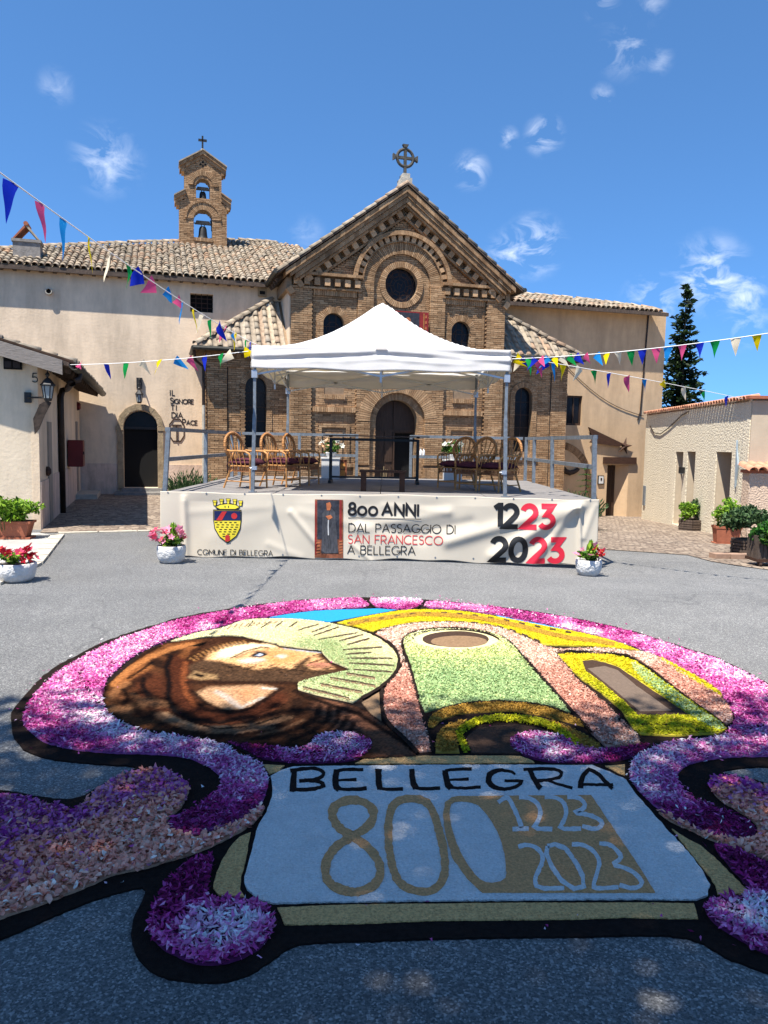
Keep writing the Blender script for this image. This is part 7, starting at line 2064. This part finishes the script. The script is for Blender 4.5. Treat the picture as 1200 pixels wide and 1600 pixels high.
# rays of the halo
ry = pxs(380, 930, 4, [(30, 215), (62, 175), (112, 217), (170, 178), (200, 216), (248, 175), (283, 216), (337, 180), (333, 237), (472, 195), (425, 247), (548, 200), (440, 267), (598, 213), (470, 292), (712, 250), (600, 302), (752, 260), (620, 357), (872, 340), (650, 325), (792, 285), (640, 385), (802, 373), (650, 411), (935, 411), (660, 441), (942, 456), (690, 481), (932, 497), (640, 502), (822, 532), (540, 531), (822, 582), (480, 571), (745, 622), (372, 592), (662, 662)])
for i in range(0, len(ry), 2):
    a, b = ry[i], ry[i+1]; w = 2.0 if i < 16 else 2.6
    cst('ray', [a, b], [w*.6, w*1.1, w*.7], 'coffeebrown', .0255, amp=.3)
    if i > 28: cst('ray', [(a[0]+1, a[1]+2), (b[0]+1, b[1]+2)], 3, 'tanlight', .0245, amp=.3)
for k in range(9):
    x = 355+k*9; cst('ray', [(x, 987-k*1.2), (x+7, 979-k*.6)], 2.2, 'tanlight', .0245, amp=.2)

# ------------------------------------------------------------------ portrait in coloured sawdust
PORT = [(257, 1005.5), (290, 1000.5), (325, 997), (362, 995), (400, 999.5), (432, 1008), (437, 1011), (470, 1015), (502, 1019), (504, 1024), (515, 1035), (552, 1050), (530, 1054), (485, 1064), (465, 1070), (465, 1080), (492, 1089), (520, 1095), (552, 1102), (575, 1112), (597, 1129), (612, 1141), (632, 1160), (652, 1181), (590, 1184), (575, 1186), (560, 1190), (500, 1197), (450, 1198), (410, 1192), (385, 1184), (362, 1174), (347, 1167), (325, 1162), (290, 1156), (262, 1152), (225, 1148), (195, 1136), (172, 1121), (161, 1105), (160, 1085), (166, 1065), (176, 1055), (194, 1040), (211, 1026), (232, 1015.5)]


def inside(X, Y, poly):
    c = np.zeros(X.shape, bool); n = len(poly)
    for i in range(n):
        x1, y1 = poly[i]; x2, y2 = poly[(i+1) % n]
        if y1 == y2: continue
        k = ((y1 > Y) != (y2 > Y)) & (X < (x2-x1)*(Y-y1)/(y2-y1)+x1); c ^= k
    return c


def sdist(X, Y, pts, closed=True, ys=2.0):
    """distance with the vertical axis stretched (the picture is foreshortened on the ground)"""
    d = np.full(X.shape, 1e9); n = len(pts)
    for i in range(n if closed else n-1):
        x1, y1 = pts[i]; x2, y2 = pts[(i+1) % n]; y1 *= ys; y2 *= ys
        dx, dy = x2-x1, y2-y1; L2 = dx*dx+dy*dy+1e-9
        t = np.clip(((X-x1)*dx+(Y*ys-y1)*dy)/L2, 0, 1); d = np.minimum(d, np.hypot(X-x1-t*dx, Y*ys-y1-t*dy))
    return d


gx = np.arange(-2.05, .42, .0115); gy = np.arange(4.35, 7.6, .0135)
XX, YY = np.meshgrid(gx, gy); PX, PYY = proj(XX, YY, .02)
jx = nr.normal(0, .9, PX.shape); jy = nr.normal(0, .45, PX.shape); QX, QY = PX+jx, PYY+jy
C = np.zeros(PX.shape+(3,)); C[:] = s3(72, 43, 26)


def fillp(poly, col, soft=4., a=1.0):
    global C
    ins = inside(QX, QY, poly); d = sdist(QX, QY, poly); s_ = np.where(ins, d, -d); al = np.clip(s_/soft*.5+.5, 0, 1)*a
    C = C*(1-al[..., None])+np.array(col)*al[..., None]


def brush(pts, w, col, a=1.0, soft=.42):
    global C
    d = sdist(QX, QY, pts, False); al = np.clip((w/2-d)/(w*soft)+.5, 0, 1)*a; C = C*(1-al[..., None])+np.array(col)*al[..., None]


Q2 = lambda l: pxs(150, 960, 4, l); Q3 = lambda l: pxs(380, 930, 4, l); QF = lambda l: pxs(270, 980, 4, l)
DK = s3(27, 16, 11); BR = s3(96, 58, 34); OR = s3(128, 76, 40); TN = s3(125, 92, 66); RD = s3(76, 38, 22)
# hood
for p, w, c, a in ((Q2([(130, 420), (250, 330), (420, 240), (560, 190)]), 46, OR, .75), (Q2([(180, 520), (260, 440), (400, 330), (520, 250)]), 60, BR, .8), (Q2([(90, 500), (110, 560), (200, 640), (330, 680)]), 40, BR, .8), (Q2([(330, 420), (360, 490), (430, 540)]), 60, RD, .9),
                   (Q2([(450, 240), (530, 250), (560, 300)]), 26, DK, .9), (Q2([(380, 300), (470, 330), (480, 420), (470, 520), (520, 600)]), 26, DK, .9), (Q2([(180, 470), (240, 420), (330, 380)]), 14, DK, .7), (Q2([(200, 560), (260, 610), (330, 640)]), 22, DK, .7), (Q2([(300, 480), (360, 520)]), 16, DK, .8),
                   (Q2([(520, 290), (500, 400), (520, 500), (580, 590), (700, 640), (850, 650), (1000, 600), (1120, 520)]), 38, RD, .95), (Q2([(490, 580), (600, 660), (760, 690), (900, 650)]), 20, DK, .9),
                   (Q2([(410, 630), (480, 670), (600, 710), (760, 720), (920, 710), (1080, 680), (1180, 650)]), 20, TN, .8), (Q2([(420, 690), (560, 740), (760, 760), (960, 740), (1150, 690)]), 18, DK, .8), (Q2([(700, 740), (900, 730), (1100, 710)]), 9, TN, .5), (Q2([(60, 590), (150, 680), (300, 730), (500, 760), (700, 790), (850, 810)]), 16, DK, .9), (Q2([(45, 560), (50, 480), (90, 410), (180, 330), (280, 260), (400, 200)]), 7, DK, .9),
                   (Q2([(560, 480), (600, 540), (700, 600), (850, 620), (960, 580)]), 8, DK, .7), (Q2([(550, 260), (580, 220), (640, 190)]), 16, OR, .6)): brush(p, w, c, a)
for p, w, c, a in ((Q2([(110, 440), (200, 350), (330, 270), (470, 215), (600, 185)]), 12, s3(175, 112, 62), .75), (Q2([(150, 430), (240, 370), (320, 330)]), 16, s3(150, 92, 50), .7), (Q2([(90, 520), (130, 470), (190, 430)]), 14, s3(140, 92, 56), .7), (Q2([(110, 590), (190, 600), (260, 570), (330, 540), (420, 560)]), 22, s3(120, 84, 56), .7), (Q2([(230, 500), (290, 540), (380, 580)]), 12, s3(120, 80, 52), .65),
                   (Q2([(560, 300), (545, 400), (560, 490), (620, 570)]), 9, s3(130, 70, 38), .7), (Q2([(470, 260), (440, 330), (460, 430), (450, 520), (490, 600), (600, 660)]), 9, s3(12, 7, 5), .95), (Q2([(300, 400), (290, 450), (330, 510)]), 8, s3(14, 8, 6), .9), (Q2([(350, 300), (280, 350), (200, 400)]), 6, s3(14, 8, 6), .85), (Q2([(170, 470), (200, 520), (170, 560)]), 8, s3(14, 8, 6), .8), (Q2([(240, 560), (270, 620)]), 12, s3(14, 8, 6), .8),
                   (Q2([(430, 620), (520, 665), (640, 700), (800, 700)]), 10, s3(165, 125, 90), .7), (Q2([(640, 690), (800, 690), (980, 650), (1120, 590), (1180, 540)]), 6, s3(110, 60, 36), .8), (Q2([(860, 745), (1000, 720), (1140, 670)]), 5, s3(130, 96, 70), .7), (Q2([(620, 680), (760, 715), (960, 700), (1150, 640)]), 5, s3(12, 7, 5), .9)): brush(p, w, c, a)
# robe and its folds
for p, w, c, a in ((Q3([(560, 700), (640, 760), (680, 840)]), 60, s3(112, 74, 54), .9), (Q3([(760, 800), (900, 880), (1050, 980)]), 60, s3(104, 68, 50), .9), (Q3([(840, 860), (900, 970)]), 50, s3(108, 72, 52), .85),
                   (Q3([(480, 690), (460, 760), (380, 820), (200, 880), (60, 900)]), 10, DK, .85), (Q3([(540, 700), (530, 780), (440, 850), (300, 910)]), 9, DK, .85), (Q3([(600, 720), (590, 780), (520, 860), (420, 910)]), 8, DK, .85), (Q3([(650, 760), (620, 820), (560, 870)]), 9, DK, .85), (Q3([(690, 800), (670, 850)]), 9, DK, .85), (Q3([(340, 660), (330, 720), (270, 790)]), 20, DK, .8), (Q3([(0, 760), (120, 760), (240, 720)]), 10, DK, .7), (Q3([(100, 930), (250, 930), (390, 950)]), 14, DK, .8), (Q3([(40, 820), (180, 800), (300, 760)]), 8, TN, .5), (Q3([(100, 870), (240, 840), (380, 780)]), 7, TN, .4), (Q3([(420, 640), (560, 690), (720, 740), (860, 830), (1000, 920), (1100, 990)]), 10, DK, .95), (Q3([(560, 850), (700, 840), (800, 900)]), 6, DK, .7), (Q3([(330, 600), (420, 650)]), 12, DK, .8)): brush(p, w, c, a)
# face
fillp(QF([(205, 195), (240, 150), (330, 108), (450, 96), (640, 110), (672, 130), (840, 147), (930, 160), (895, 185), (940, 197), (968, 230), (1010, 258), (900, 280), (700, 275), (500, 275), (380, 235), (205, 215)]), s3(205, 156, 106), 4)
fillp(QF([(300, 140), (400, 105), (560, 105), (640, 118), (520, 130), (430, 160), (360, 190), (260, 195)]), s3(250, 226, 178), 6)
fillp(QF([(580, 140), (700, 150), (800, 160), (780, 210), (640, 235), (590, 200)]), s3(196, 138, 84), 8)
# beard, chin, hair
fillp(QF([(180, 205), (300, 212), (400, 242), (520, 266), (640, 247), (740, 266), (795, 215), (850, 182), (868, 188), (830, 235), (862, 268), (1000, 270), (1125, 275), (1020, 302), (850, 328), (780, 348), (300, 338), (120, 312), (100, 240)]), s3(78, 56, 39), 4)
fillp(QF([(860, 225), (950, 215), (1000, 250), (930, 262), (860, 258)]), s3(150, 100, 76), 5)
for k in range(240):
    u = rnd.random(); x = 150+u*820; y = 262+rnd.gauss(0, 30)*(1-.5*u)+ (8 if x > 700 else 0)
    if 215 < y < 335: brush(QF([(x, y), (x+rnd.uniform(15, 40), y+rnd.uniform(-10, 14))]), 1.6, s3(35, 22, 15) if rnd.random() < .6 else s3(95, 66, 42), .7)
brush(QF([(95, 205), (130, 150), (190, 115), (280, 82), (400, 70), (480, 72), (545, 94)]), 9, s3(60, 34, 20), .95)
for k in range(14):
    t_ = k/13; x = 110+t_*330; y = 190-t_*105-20*math.sin(t_*3.1); brush(QF([(x, y), (x+26, y+20)]), 4, s3(150, 105, 60), .8); brush(QF([(x+10, y-4), (x+34, y+16)]), 3, DK, .8)
brush(QF([(0, 100), (120, 88), (260, 62), (400, 55), (520, 75)]), 5, s3(90, 50, 26), .9)
# eye, brow, nose, mouth
fillp(QF([(412, 208), (460, 198), (560, 196), (570, 206), (500, 222), (430, 221)]), s3(205, 205, 205), 6, .7)
fillp(QF([(645, 180), (690, 172), (710, 180), (680, 194)]), s3(220, 215, 205), 5, .75)
brush(QF([(365, 192), (450, 150), (560, 124), (600, 130)]), 4, s3(70, 45, 30), .9)
brush(QF([(400, 190), (480, 155), (560, 150), (600, 160)]), 5, s3(120, 85, 60), .6)
fillp(QF([(480, 184), (525, 152), (578, 157), (594, 172), (540, 189)]), s3(28, 28, 36), 2.0)
fillp(QF([(520, 175), (545, 163), (565, 172), (540, 181)]), s3(195, 205, 225), 1.5)
brush(QF([(690, 132), (800, 146), (930, 160)]), 3, s3(165, 175, 185), .9)
brush(QF([(880, 176), (920, 168), (935, 160)]), 3.5, s3(70, 45, 30), .9)
brush(QF([(840, 240), (880, 216), (942, 197)]), 3.2, s3(70, 24, 16), .95)
brush(QF([(850, 236), (900, 226), (970, 232)]), 4, s3(190, 118, 95), .8)
brush(QF([(690, 125), (640, 112)]), 2.5, DK, .6)
# ear and neck
fillp(QF([(95, 315), (140, 275), (200, 290), (275, 298), (275, 322), (180, 330)]), s3(150, 118, 80), 4)
fillp(QF([(120, 300), (150, 288), (210, 302), (180, 314)]), DK, 2.5)
fillp(QF([(150, 410), (225, 375), (400, 368), (560, 362), (645, 383), (580, 432), (485, 490), (400, 515), (300, 505), (200, 460)]), s3(176, 136, 100), 5)
brush(QF([(280, 405), (340, 440), (400, 490)]), 12, s3(175, 172, 165), .55); fillp(QF([(400, 400), (480, 385), (530, 410), (450, 450)]), s3(180, 115, 72), 12, .7); brush(QF([(560, 380), (640, 385)]), 6, s3(190, 185, 175), .7); brush(QF([(420, 505), (560, 440)]), 7, s3(185, 178, 165), .6)
brush(QF([(90, 345), (300, 345), (600, 345), (790, 350)]), 9, s3(45, 26, 17), .9)
brush(QF([(120, 400), (200, 470), (300, 520), (400, 528), (500, 500), (600, 440), (680, 380)]), 8, s3(38, 22, 15), .9)
brush(PORT+[PORT[0]], 5, DK, .55)
# mottled hand-strewn grain
mot = np.sin(PX*.21+2.1*np.sin(PYY*.33))*np.cos(PYY*.47+1.8*np.sin(PX*.13))+.7*np.sin(PX*.53+PYY*.41+2*np.sin(PYY*.9))
C *= np.clip(1+.2*mot*np.clip(1-C.mean(-1)/.12, 0, 1), .4, 1.6)[..., None]
C *= nr.uniform(.62, 1.38, C.shape[:2])[..., None]
L_ = C.mean(-1, keepdims=True); C = np.clip(C*(.66+np.clip(L_/.12, 0, 1.2)**.8*.22), .002, .9)
ins = inside(PX, PYY, PORT); ny_, nx_ = PX.shape
ic = inside((PX[:-1, :-1]+PX[1:, 1:])/2, (PYY[:-1, :-1]+PYY[1:, 1:])/2, PORT)
vid = np.arange(ny_*nx_).reshape(ny_, nx_); q = np.stack([vid[:-1, :-1], vid[:-1, 1:], vid[1:, 1:], vid[1:, :-1]], -1)[ic]
used = np.unique(q); mapv = np.full(ny_*nx_, -1); mapv[used] = np.arange(len(used))
Zg = .0205+nr.normal(0, .0011, PX.size)
me = bpy.data.meshes.new('portrait'); vv = np.stack([XX.ravel(), YY.ravel(), Zg], 1)[used]
me.from_pydata([], [], []); me.vertices.add(len(vv)); me.vertices.foreach_set('co', vv.astype(np.float32).ravel())
q = mapv[q].astype(np.int32); me.loops.add(q.size); me.loops.foreach_set('vertex_index', q.ravel()); me.polygons.add(len(q)); me.polygons.foreach_set('loop_start', np.arange(0, q.size, 4, dtype=np.int32)); me.update()
at = me.attributes.new('Col', 'FLOAT_COLOR', 'POINT'); cc = np.ones((len(vv), 4), np.float32); cc[:, :3] = C.reshape(-1, 3)[used]; at.data.foreach_set('color', cc.ravel())
me.materials.append(MT['portrait']); put('portrait', me, fc)

# ------------------------------------------------------------------ petals
def petals(polys, l, w, cover, pal, anchors=None, tone_sd=.16, tilt=.45, h=(.018, .034), tone=None, lw_var=.3, name='petals', clump=0.0, excl=(), loose=False, round_=False):
    g = nr; tris = []
    for poly in polys:
        P = [G(a, b, 0) for a, b in smooth_poly(poly, 1)]
        for t in tessellate_polygon([[Vector((p.x, p.y, 0)) for p in P]]): tris.append([(P[i].x, P[i].y) for i in t])
    T = np.array(tris); ar = .5*np.abs((T[:, 1, 0]-T[:, 0, 0])*(T[:, 2, 1]-T[:, 0, 1])-(T[:, 2, 0]-T[:, 0, 0])*(T[:, 1, 1]-T[:, 0, 1]))
    A = ar.sum(); n = int(A*cover/(l*w*.6)); k = g.choice(len(T), n, p=ar/A); r1 = np.sqrt(g.random(n)); r2 = g.random(n)
    p = (1-r1)[:, None]*T[k, 0]+(r1*(1-r2))[:, None]*T[k, 1]+(r1*r2)[:, None]*T[k, 2]
    # leave out what the picture cannot show
    qx, qy = proj(p[:, 0], p[:, 1]); keep = (qx > -90) & (qx < 1300) & (qy < 1640)
    for e_ in excl: keep &= ~inside(qx, qy, e_); p = p[keep]; qx, qy = qx[keep], qy[keep]; n = len(p)
    if anchors is not None:
        a = np.array(anchors, float); d2 = ((qx[:, None]-a[:, 0])**2+(2.0*(qy[:, None]-a[:, 1]))**2)+60; wt = 1/d2**1.6; tn = (wt*a[:, 2]).sum(1)/wt.sum(1)
    else: tn = np.full(n, .5 if tone is None else tone)
    if clump:
        fx = p[:, 0]*9; fy = p[:, 1]*9; tn = tn+clump*(np.sin(fx*1.3+2*np.sin(fy*.7))*np.cos(fy*1.1+1.7*np.sin(fx*.6)))
    tn = np.clip(tn+g.normal(0, tone_sd, n), 0, 1)
    xs = [q_[0] for q_ in pal]; col = np.stack([np.interp(tn, xs, [q_[1][c] for q_ in pal]) for c in range(3)], 1)*g.uniform(.72, 1.22, (n, 1))
    th = g.uniform(0, 2*np.pi, n); L_ = l*g.uniform(1-lw_var, 1+lw_var, n); W_ = w*g.uniform(1-lw_var, 1+lw_var, n)
    d = np.stack([np.cos(th), np.sin(th), np.tan(g.normal(0, tilt, n)).clip(-1.2, 1.2)], 1); d /= np.linalg.norm(d, axis=1)[:, None]
    s_ = np.stack([-np.sin(th), np.cos(th), np.tan(g.normal(0, tilt, n)).clip(-1.2, 1.2)], 1); s_ /= np.linalg.norm(s_, axis=1)[:, None]
    nn = np.cross(d, s_); cup = g.normal(.0, .28, n)*W_
    c3 = np.concatenate([p, g.uniform(h[0], h[1], n)[:, None]], 1)
    if round_:
        curl = g.normal(.10, .16, n)*L_
        def pt(f, s): return c3+d*(L_*f)[:, None]+s_*(W_*s)[:, None]+nn*(cup*abs(s)*2+curl*(2*f)**2)[:, None]
        V_ = np.stack([pt(-.5, 0), pt(-.18, .42), pt(.24, .46), pt(.5, .0), pt(.24, -.46), pt(-.18, -.42)], 1).reshape(-1, 3)
        i6 = np.arange(n)*6; nv = 6
        tri = np.stack([i6, i6+1, i6+5, i6+1, i6+2, i6+4, i6+1, i6+4, i6+5, i6+2, i6+3, i6+4], 1).reshape(-1, 3).astype(np.int32)
    else:
        v0 = c3-d*(L_/2)[:, None]; v2 = c3+d*(L_/2)[:, None]; m1 = c3+d*(L_*.1)[:, None]
        v1 = m1+s_*(W_/2)[:, None]+nn*cup[:, None]; v3 = m1-s_*(W_/2)[:, None]+nn*cup[:, None]
        V_ = np.stack([v0, v1, v2, v3], 1).reshape(-1, 3); nv = 4
        i4 = np.arange(n)*4; tri = np.stack([i4, i4+1, i4+2, i4, i4+2, i4+3], 1).reshape(-1, 3).astype(np.int32)
    V_[:, 2] = np.maximum(V_[:, 2], .002 if loose else .013)
    me = bpy.data.meshes.new(name); me.vertices.add(len(V_)); me.vertices.foreach_set('co', V_.astype(np.float32).ravel())
    me.loops.add(tri.size); me.loops.foreach_set('vertex_index', tri.ravel()); me.polygons.add(len(tri)); me.polygons.foreach_set('loop_start', np.arange(0, tri.size, 3, dtype=np.int32)); me.update()
    at = me.attributes.new('Col', 'FLOAT_COLOR', 'POINT'); c4 = np.ones((n, 4)); c4[:, :3] = col; at.data.foreach_set('color', np.repeat(c4, nv, 0).astype(np.float32).ravel())
    me.materials.append(MT['petal'])
    if loose: o = put(name, me, None, 'stuff')
    else: o = put(name, me, fc, 'stuff')
    return n


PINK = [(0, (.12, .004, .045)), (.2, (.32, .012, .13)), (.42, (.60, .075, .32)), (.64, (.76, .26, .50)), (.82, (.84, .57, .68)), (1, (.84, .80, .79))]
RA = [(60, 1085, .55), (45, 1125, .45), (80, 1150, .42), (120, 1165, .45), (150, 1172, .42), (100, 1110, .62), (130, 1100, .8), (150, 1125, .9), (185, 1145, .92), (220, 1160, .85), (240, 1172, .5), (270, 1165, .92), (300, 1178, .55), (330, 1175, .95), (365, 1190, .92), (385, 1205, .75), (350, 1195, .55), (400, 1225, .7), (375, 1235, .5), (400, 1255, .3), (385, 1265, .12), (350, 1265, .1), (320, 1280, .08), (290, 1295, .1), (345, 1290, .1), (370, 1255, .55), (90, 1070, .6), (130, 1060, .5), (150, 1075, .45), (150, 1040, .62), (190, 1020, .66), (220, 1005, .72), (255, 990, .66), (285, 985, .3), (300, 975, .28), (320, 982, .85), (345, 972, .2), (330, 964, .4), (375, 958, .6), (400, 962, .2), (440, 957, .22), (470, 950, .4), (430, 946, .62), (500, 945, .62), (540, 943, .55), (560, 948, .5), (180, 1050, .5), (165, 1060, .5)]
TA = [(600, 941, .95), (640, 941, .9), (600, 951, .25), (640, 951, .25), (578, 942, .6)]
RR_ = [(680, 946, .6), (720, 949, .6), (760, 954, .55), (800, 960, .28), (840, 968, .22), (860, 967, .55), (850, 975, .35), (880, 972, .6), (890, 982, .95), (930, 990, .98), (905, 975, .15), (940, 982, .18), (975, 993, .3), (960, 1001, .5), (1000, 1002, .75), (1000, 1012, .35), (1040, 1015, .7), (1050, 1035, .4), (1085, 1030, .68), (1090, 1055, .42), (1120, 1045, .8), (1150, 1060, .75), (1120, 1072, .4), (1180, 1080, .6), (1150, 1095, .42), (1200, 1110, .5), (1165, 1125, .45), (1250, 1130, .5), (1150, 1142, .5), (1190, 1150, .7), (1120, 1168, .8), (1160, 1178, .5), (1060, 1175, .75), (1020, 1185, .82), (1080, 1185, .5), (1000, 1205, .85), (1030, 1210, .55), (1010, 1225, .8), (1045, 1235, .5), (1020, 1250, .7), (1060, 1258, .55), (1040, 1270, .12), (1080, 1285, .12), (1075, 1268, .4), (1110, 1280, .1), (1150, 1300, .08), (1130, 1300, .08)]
n_tot = 0
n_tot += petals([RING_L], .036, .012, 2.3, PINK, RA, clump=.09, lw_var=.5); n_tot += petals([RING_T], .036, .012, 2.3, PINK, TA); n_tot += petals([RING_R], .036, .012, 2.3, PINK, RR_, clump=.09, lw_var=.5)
CA = [(390, 1176, .1), (410, 1182, .12), (430, 1187, .3), (460, 1188, .4), (500, 1185, .4), (500, 1165, .75), (530, 1160, .85), (550, 1170, .85), (570, 1165, .45), (560, 1183, .4), (520, 1178, .75), (450, 1180, .75)]
CB = [(805, 1162, .45), (830, 1155, .65), (850, 1165, .88), (865, 1180, .85), (840, 1185, .45), (890, 1168, .5), (900, 1185, .6), (930, 1180, .65), (930, 1192, .3), (960, 1186, .12), (1000, 1172, .08)]
n_tot += petals([CURL_A], .030, .011, 2.2, PINK, CA); n_tot += petals([CURL_B], .030, .011, 2.2, PINK, CB)
CL_ = [(320, 1352, .22), (300, 1370, .1), (280, 1400, .1), (260, 1430, .1), (300, 1410, .08), (320, 1390, .12), (250, 1455, .3), (255, 1475, .45), (280, 1490, .45), (320, 1505, .42), (360, 1500, .42), (395, 1485, .45), (418, 1460, .42), (415, 1435, .42), (385, 1418, .5), (350, 1416, .45), (320, 1435, .85), (360, 1440, .98), (395, 1445, .95), (340, 1465, .98), (300, 1465, .85), (370, 1475, .9), (290, 1480, .7), (350, 1485, .72)]
CR_ = [(1120, 1332, .2), (1150, 1350, .15), (1180, 1370, .15), (1200, 1390, .12), (1110, 1425, .4), (1130, 1412, .45), (1150, 1425, .95), (1180, 1420, .98), (1170, 1445, .95), (1200, 1450, .98), (1140, 1455, .45), (1170, 1475, .4), (1200, 1480, .5), (1250, 1440, .9), (1260, 1500, .4)]
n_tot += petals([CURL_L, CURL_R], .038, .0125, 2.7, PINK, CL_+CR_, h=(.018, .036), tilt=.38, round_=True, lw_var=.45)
PEA = [(0, (.28, .02, .22)), (.2, (.52, .10, .34)), (.36, (.62, .25, .40)), (.46, (.76, .27, .20)), (.7, (.88, .38, .255)), (.88, (.90, .53, .38)), (1, (.88, .76, .64))]
LA = [(0, 1260, .18), (40, 1270, .2), (90, 1275, .16), (120, 1282, .2), (30, 1300, .25), (80, 1300, .3), (0, 1320, .2), (40, 1330, .6), (10, 1360, .3), (20, 1390, .5), (60, 1350, .6), (20, 1420, .8), (60, 1400, .8), (100, 1330, .65), (120, 1380, .75), (150, 1300, .65), (170, 1340, .74), (200, 1320, .72), (230, 1300, .72), (150, 1255, .4), (180, 1232, .42), (170, 1260, .3), (200, 1245, .25), (230, 1220, .45), (240, 1240, .25), (270, 1225, .25), (285, 1245, .4), (265, 1260, .6), (220, 1265, .6), (245, 1280, .7), (250, 1320, .76), (250, 1345, .74), (300, 1325, .74), (340, 1315, .72), (380, 1295, .68), (405, 1272, .72), (-60, 1300, .3), (-60, 1420, .75)]
LR_ = [(1115, 1228, .2), (1140, 1235, .25), (1160, 1232, .22), (1130, 1245, .5), (1165, 1250, .55), (1190, 1245, .25), (1150, 1262, .55), (1180, 1275, .7), (1200, 1290, .72), (1190, 1320, .72), (1150, 1325, .7), (1100, 1308, .7), (1050, 1286, .72), (1200, 1340, .72), (1300, 1320, .7)]
n_tot += petals([LEAF_L, LEAF_R], .033, .022, 2.7, PEA, LA+LR_, h=(.018, .036), tone_sd=.15, tilt=.42, round_=True, lw_var=.4)
GRN = [(0, (.22, .36, .14)), (.35, (.34, .46, .20)), (.6, (.50, .58, .26)), (.8, (.66, .68, .22)), (1, (.80, .76, .46))]
n_tot += petals([GREEN], .026, .011, 2.2, GRN, [(650, 1000, .95), (700, 990, .95), (770, 1000, .9), (660, 1022, .8), (720, 1024, .85), (790, 1020, .75), (650, 1040, .5), (720, 1038, .5), (800, 1040, .5), (700, 1060, .25), (780, 1060, .28), (840, 1080, .3), (680, 1090, .35), (760, 1085, .3), (870, 1105, .4), (670, 1110, .42)], excl=[ell(713, 1003.5, 67, 15.2)])
n_tot += petals([FRAME_G], .026, .011, 2.2, GRN, [(990, 1040, .75), (1000, 1055, .4), (1040, 1085, .25), (1080, 1112, .4), (1120, 1140, .4)], h=(.022, .036))
YLW = [(0, (.22, .24, .005)), (.4, (.40, .40, .01)), (.7, (.62, .52, .01)), (1, (.74, .58, .02))]
n_tot += petals([FRAME_O], .024, .011, 1.9, YLW, [(880, 1030, .95), (940, 1030, .9), (970, 1036, .75), (900, 1050, .7), (915, 1066, .5), (940, 1080, .35), (980, 1110, .3), (1010, 1140, .3), (1060, 1145, .3), (1110, 1145, .35), (1040, 1085, .4)], h=(.022, .032), excl=[[(909, 1036), (925, 1034), (951, 1040), (968, 1046), (1001, 1069), (1038, 1094), (1078, 1123), (996, 1123), (974, 1101), (941, 1073), (914, 1053)]]); n_tot += petals([YTRI], .022, .010, 2.2, YLW, None, tone=.75, h=(.023, .036))
n_tot += petals([YROOF], .016, .009, 2.0, YLW, None, tone=.9, h=(.020, .026), tilt=.3)
l_, r_, _c = ribbon2(dens(pxs(0, 0, 1, YGA), 4), 9.5)
n_tot += petals([[tuple(a) for a in l_]+[tuple(a) for a in r_[::-1]]], .026, .011, 2.8, YLW, None, tone=.36, h=(.018, .036))
l_, r_, _c = ribbon2(dens(OCH, 4), [6.5]*len(dens(OCH, 4)))
OCHP = [(0, (.20, .10, .015)), (.5, (.40, .22, .035)), (1, (.60, .36, .05))]
n_tot += petals([[tuple(a) for a in l_]+[tuple(a) for a in r_[::-1]]], .014, .008, 2.6, OCHP, None, tone=.85, h=(.026, .030), tilt=.2)
n_tot += petals([OCH1, OCH2, OCH3], .022, .010, 2.4, OCHP, None, tone=.42, h=(.018, .034))
SAL = [(0, (.44, .15, .10)), (.4, (.58, .27, .19)), (.75, (.70, .45, .33)), (1, (.80, .66, .52))]
n_tot += petals([SALM_L], .024, .012, 2.2, SAL, [(628, 1045, .6), (620, 1080, .4), (640, 1120, .4), (655, 1165, .55)]); n_tot += petals([SALM_A], .024, .012, 2.2, SAL, [(600, 995, .9), (640, 985, .85), (720, 980, .85), (800, 995, .85), (640, 1000, .9), (840, 1025, .8), (870, 1060, .5), (900, 1090, .42), (950, 1150, .5), (985, 1160, .7), (920, 1110, .42), (1010, 1030, .85), (1040, 1055, .5), (1090, 1090, .45), (1135, 1125, .6), (950, 1020, .8)], h=(.019, .035))
HAL = [(0, (.20, .25, .09)), (.3, (.34, .44, .18)), (.5, (.48, .55, .30)), (.75, (.72, .64, .34)), (1, (.82, .76, .48))]
n_tot += petals([HALO], .017, .008, 1.9, HAL, [(300, 998, .95), (360, 988, .95), (420, 980, .95), (500, 985, .9), (560, 1000, .92), (600, 1015, .9), (440, 1000, .85), (480, 1010, .35), (520, 1015, .25), (560, 1020, .5), (600, 1030, .7), (530, 1035, .25), (570, 1040, .3), (610, 1045, .42), (600, 1060, .3), (560, 1065, .3), (520, 1065, .35), (480, 1072, .42), (500, 1085, .45), (550, 1090, .45)], h=(.020, .024), tilt=.3)
big = [(x+(x-640)*.035, y+(y-1190)*.03) for x, y in base]
n_tot += petals([big], .030, .012, .0045, PINK, None, tone=.6, tone_sd=.3, h=(.006, .016), loose=True, name='scattered_petals', excl=[smooth_poly(BOX, 1)])
for p_, k_ in ((RING_L, 'a'), (RING_R, 'b'), (CURL_L, 'c'), (LEAF_L, 'd')):
    cx_ = sum(q_[0] for q_ in p_)/len(p_); cy_ = sum(q_[1] for q_ in p_)/len(p_)
    fat = [(x+rnd.gauss(0, 7), y+rnd.gauss(0, 4)) for x, y in p_]
    n_tot += petals([fat], .032, .012, .05, PEA if k_ == 'd' else PINK, None, tone=.6, tone_sd=.25, h=(.013, .05), name='stray_petals')
print('petals', n_tot)
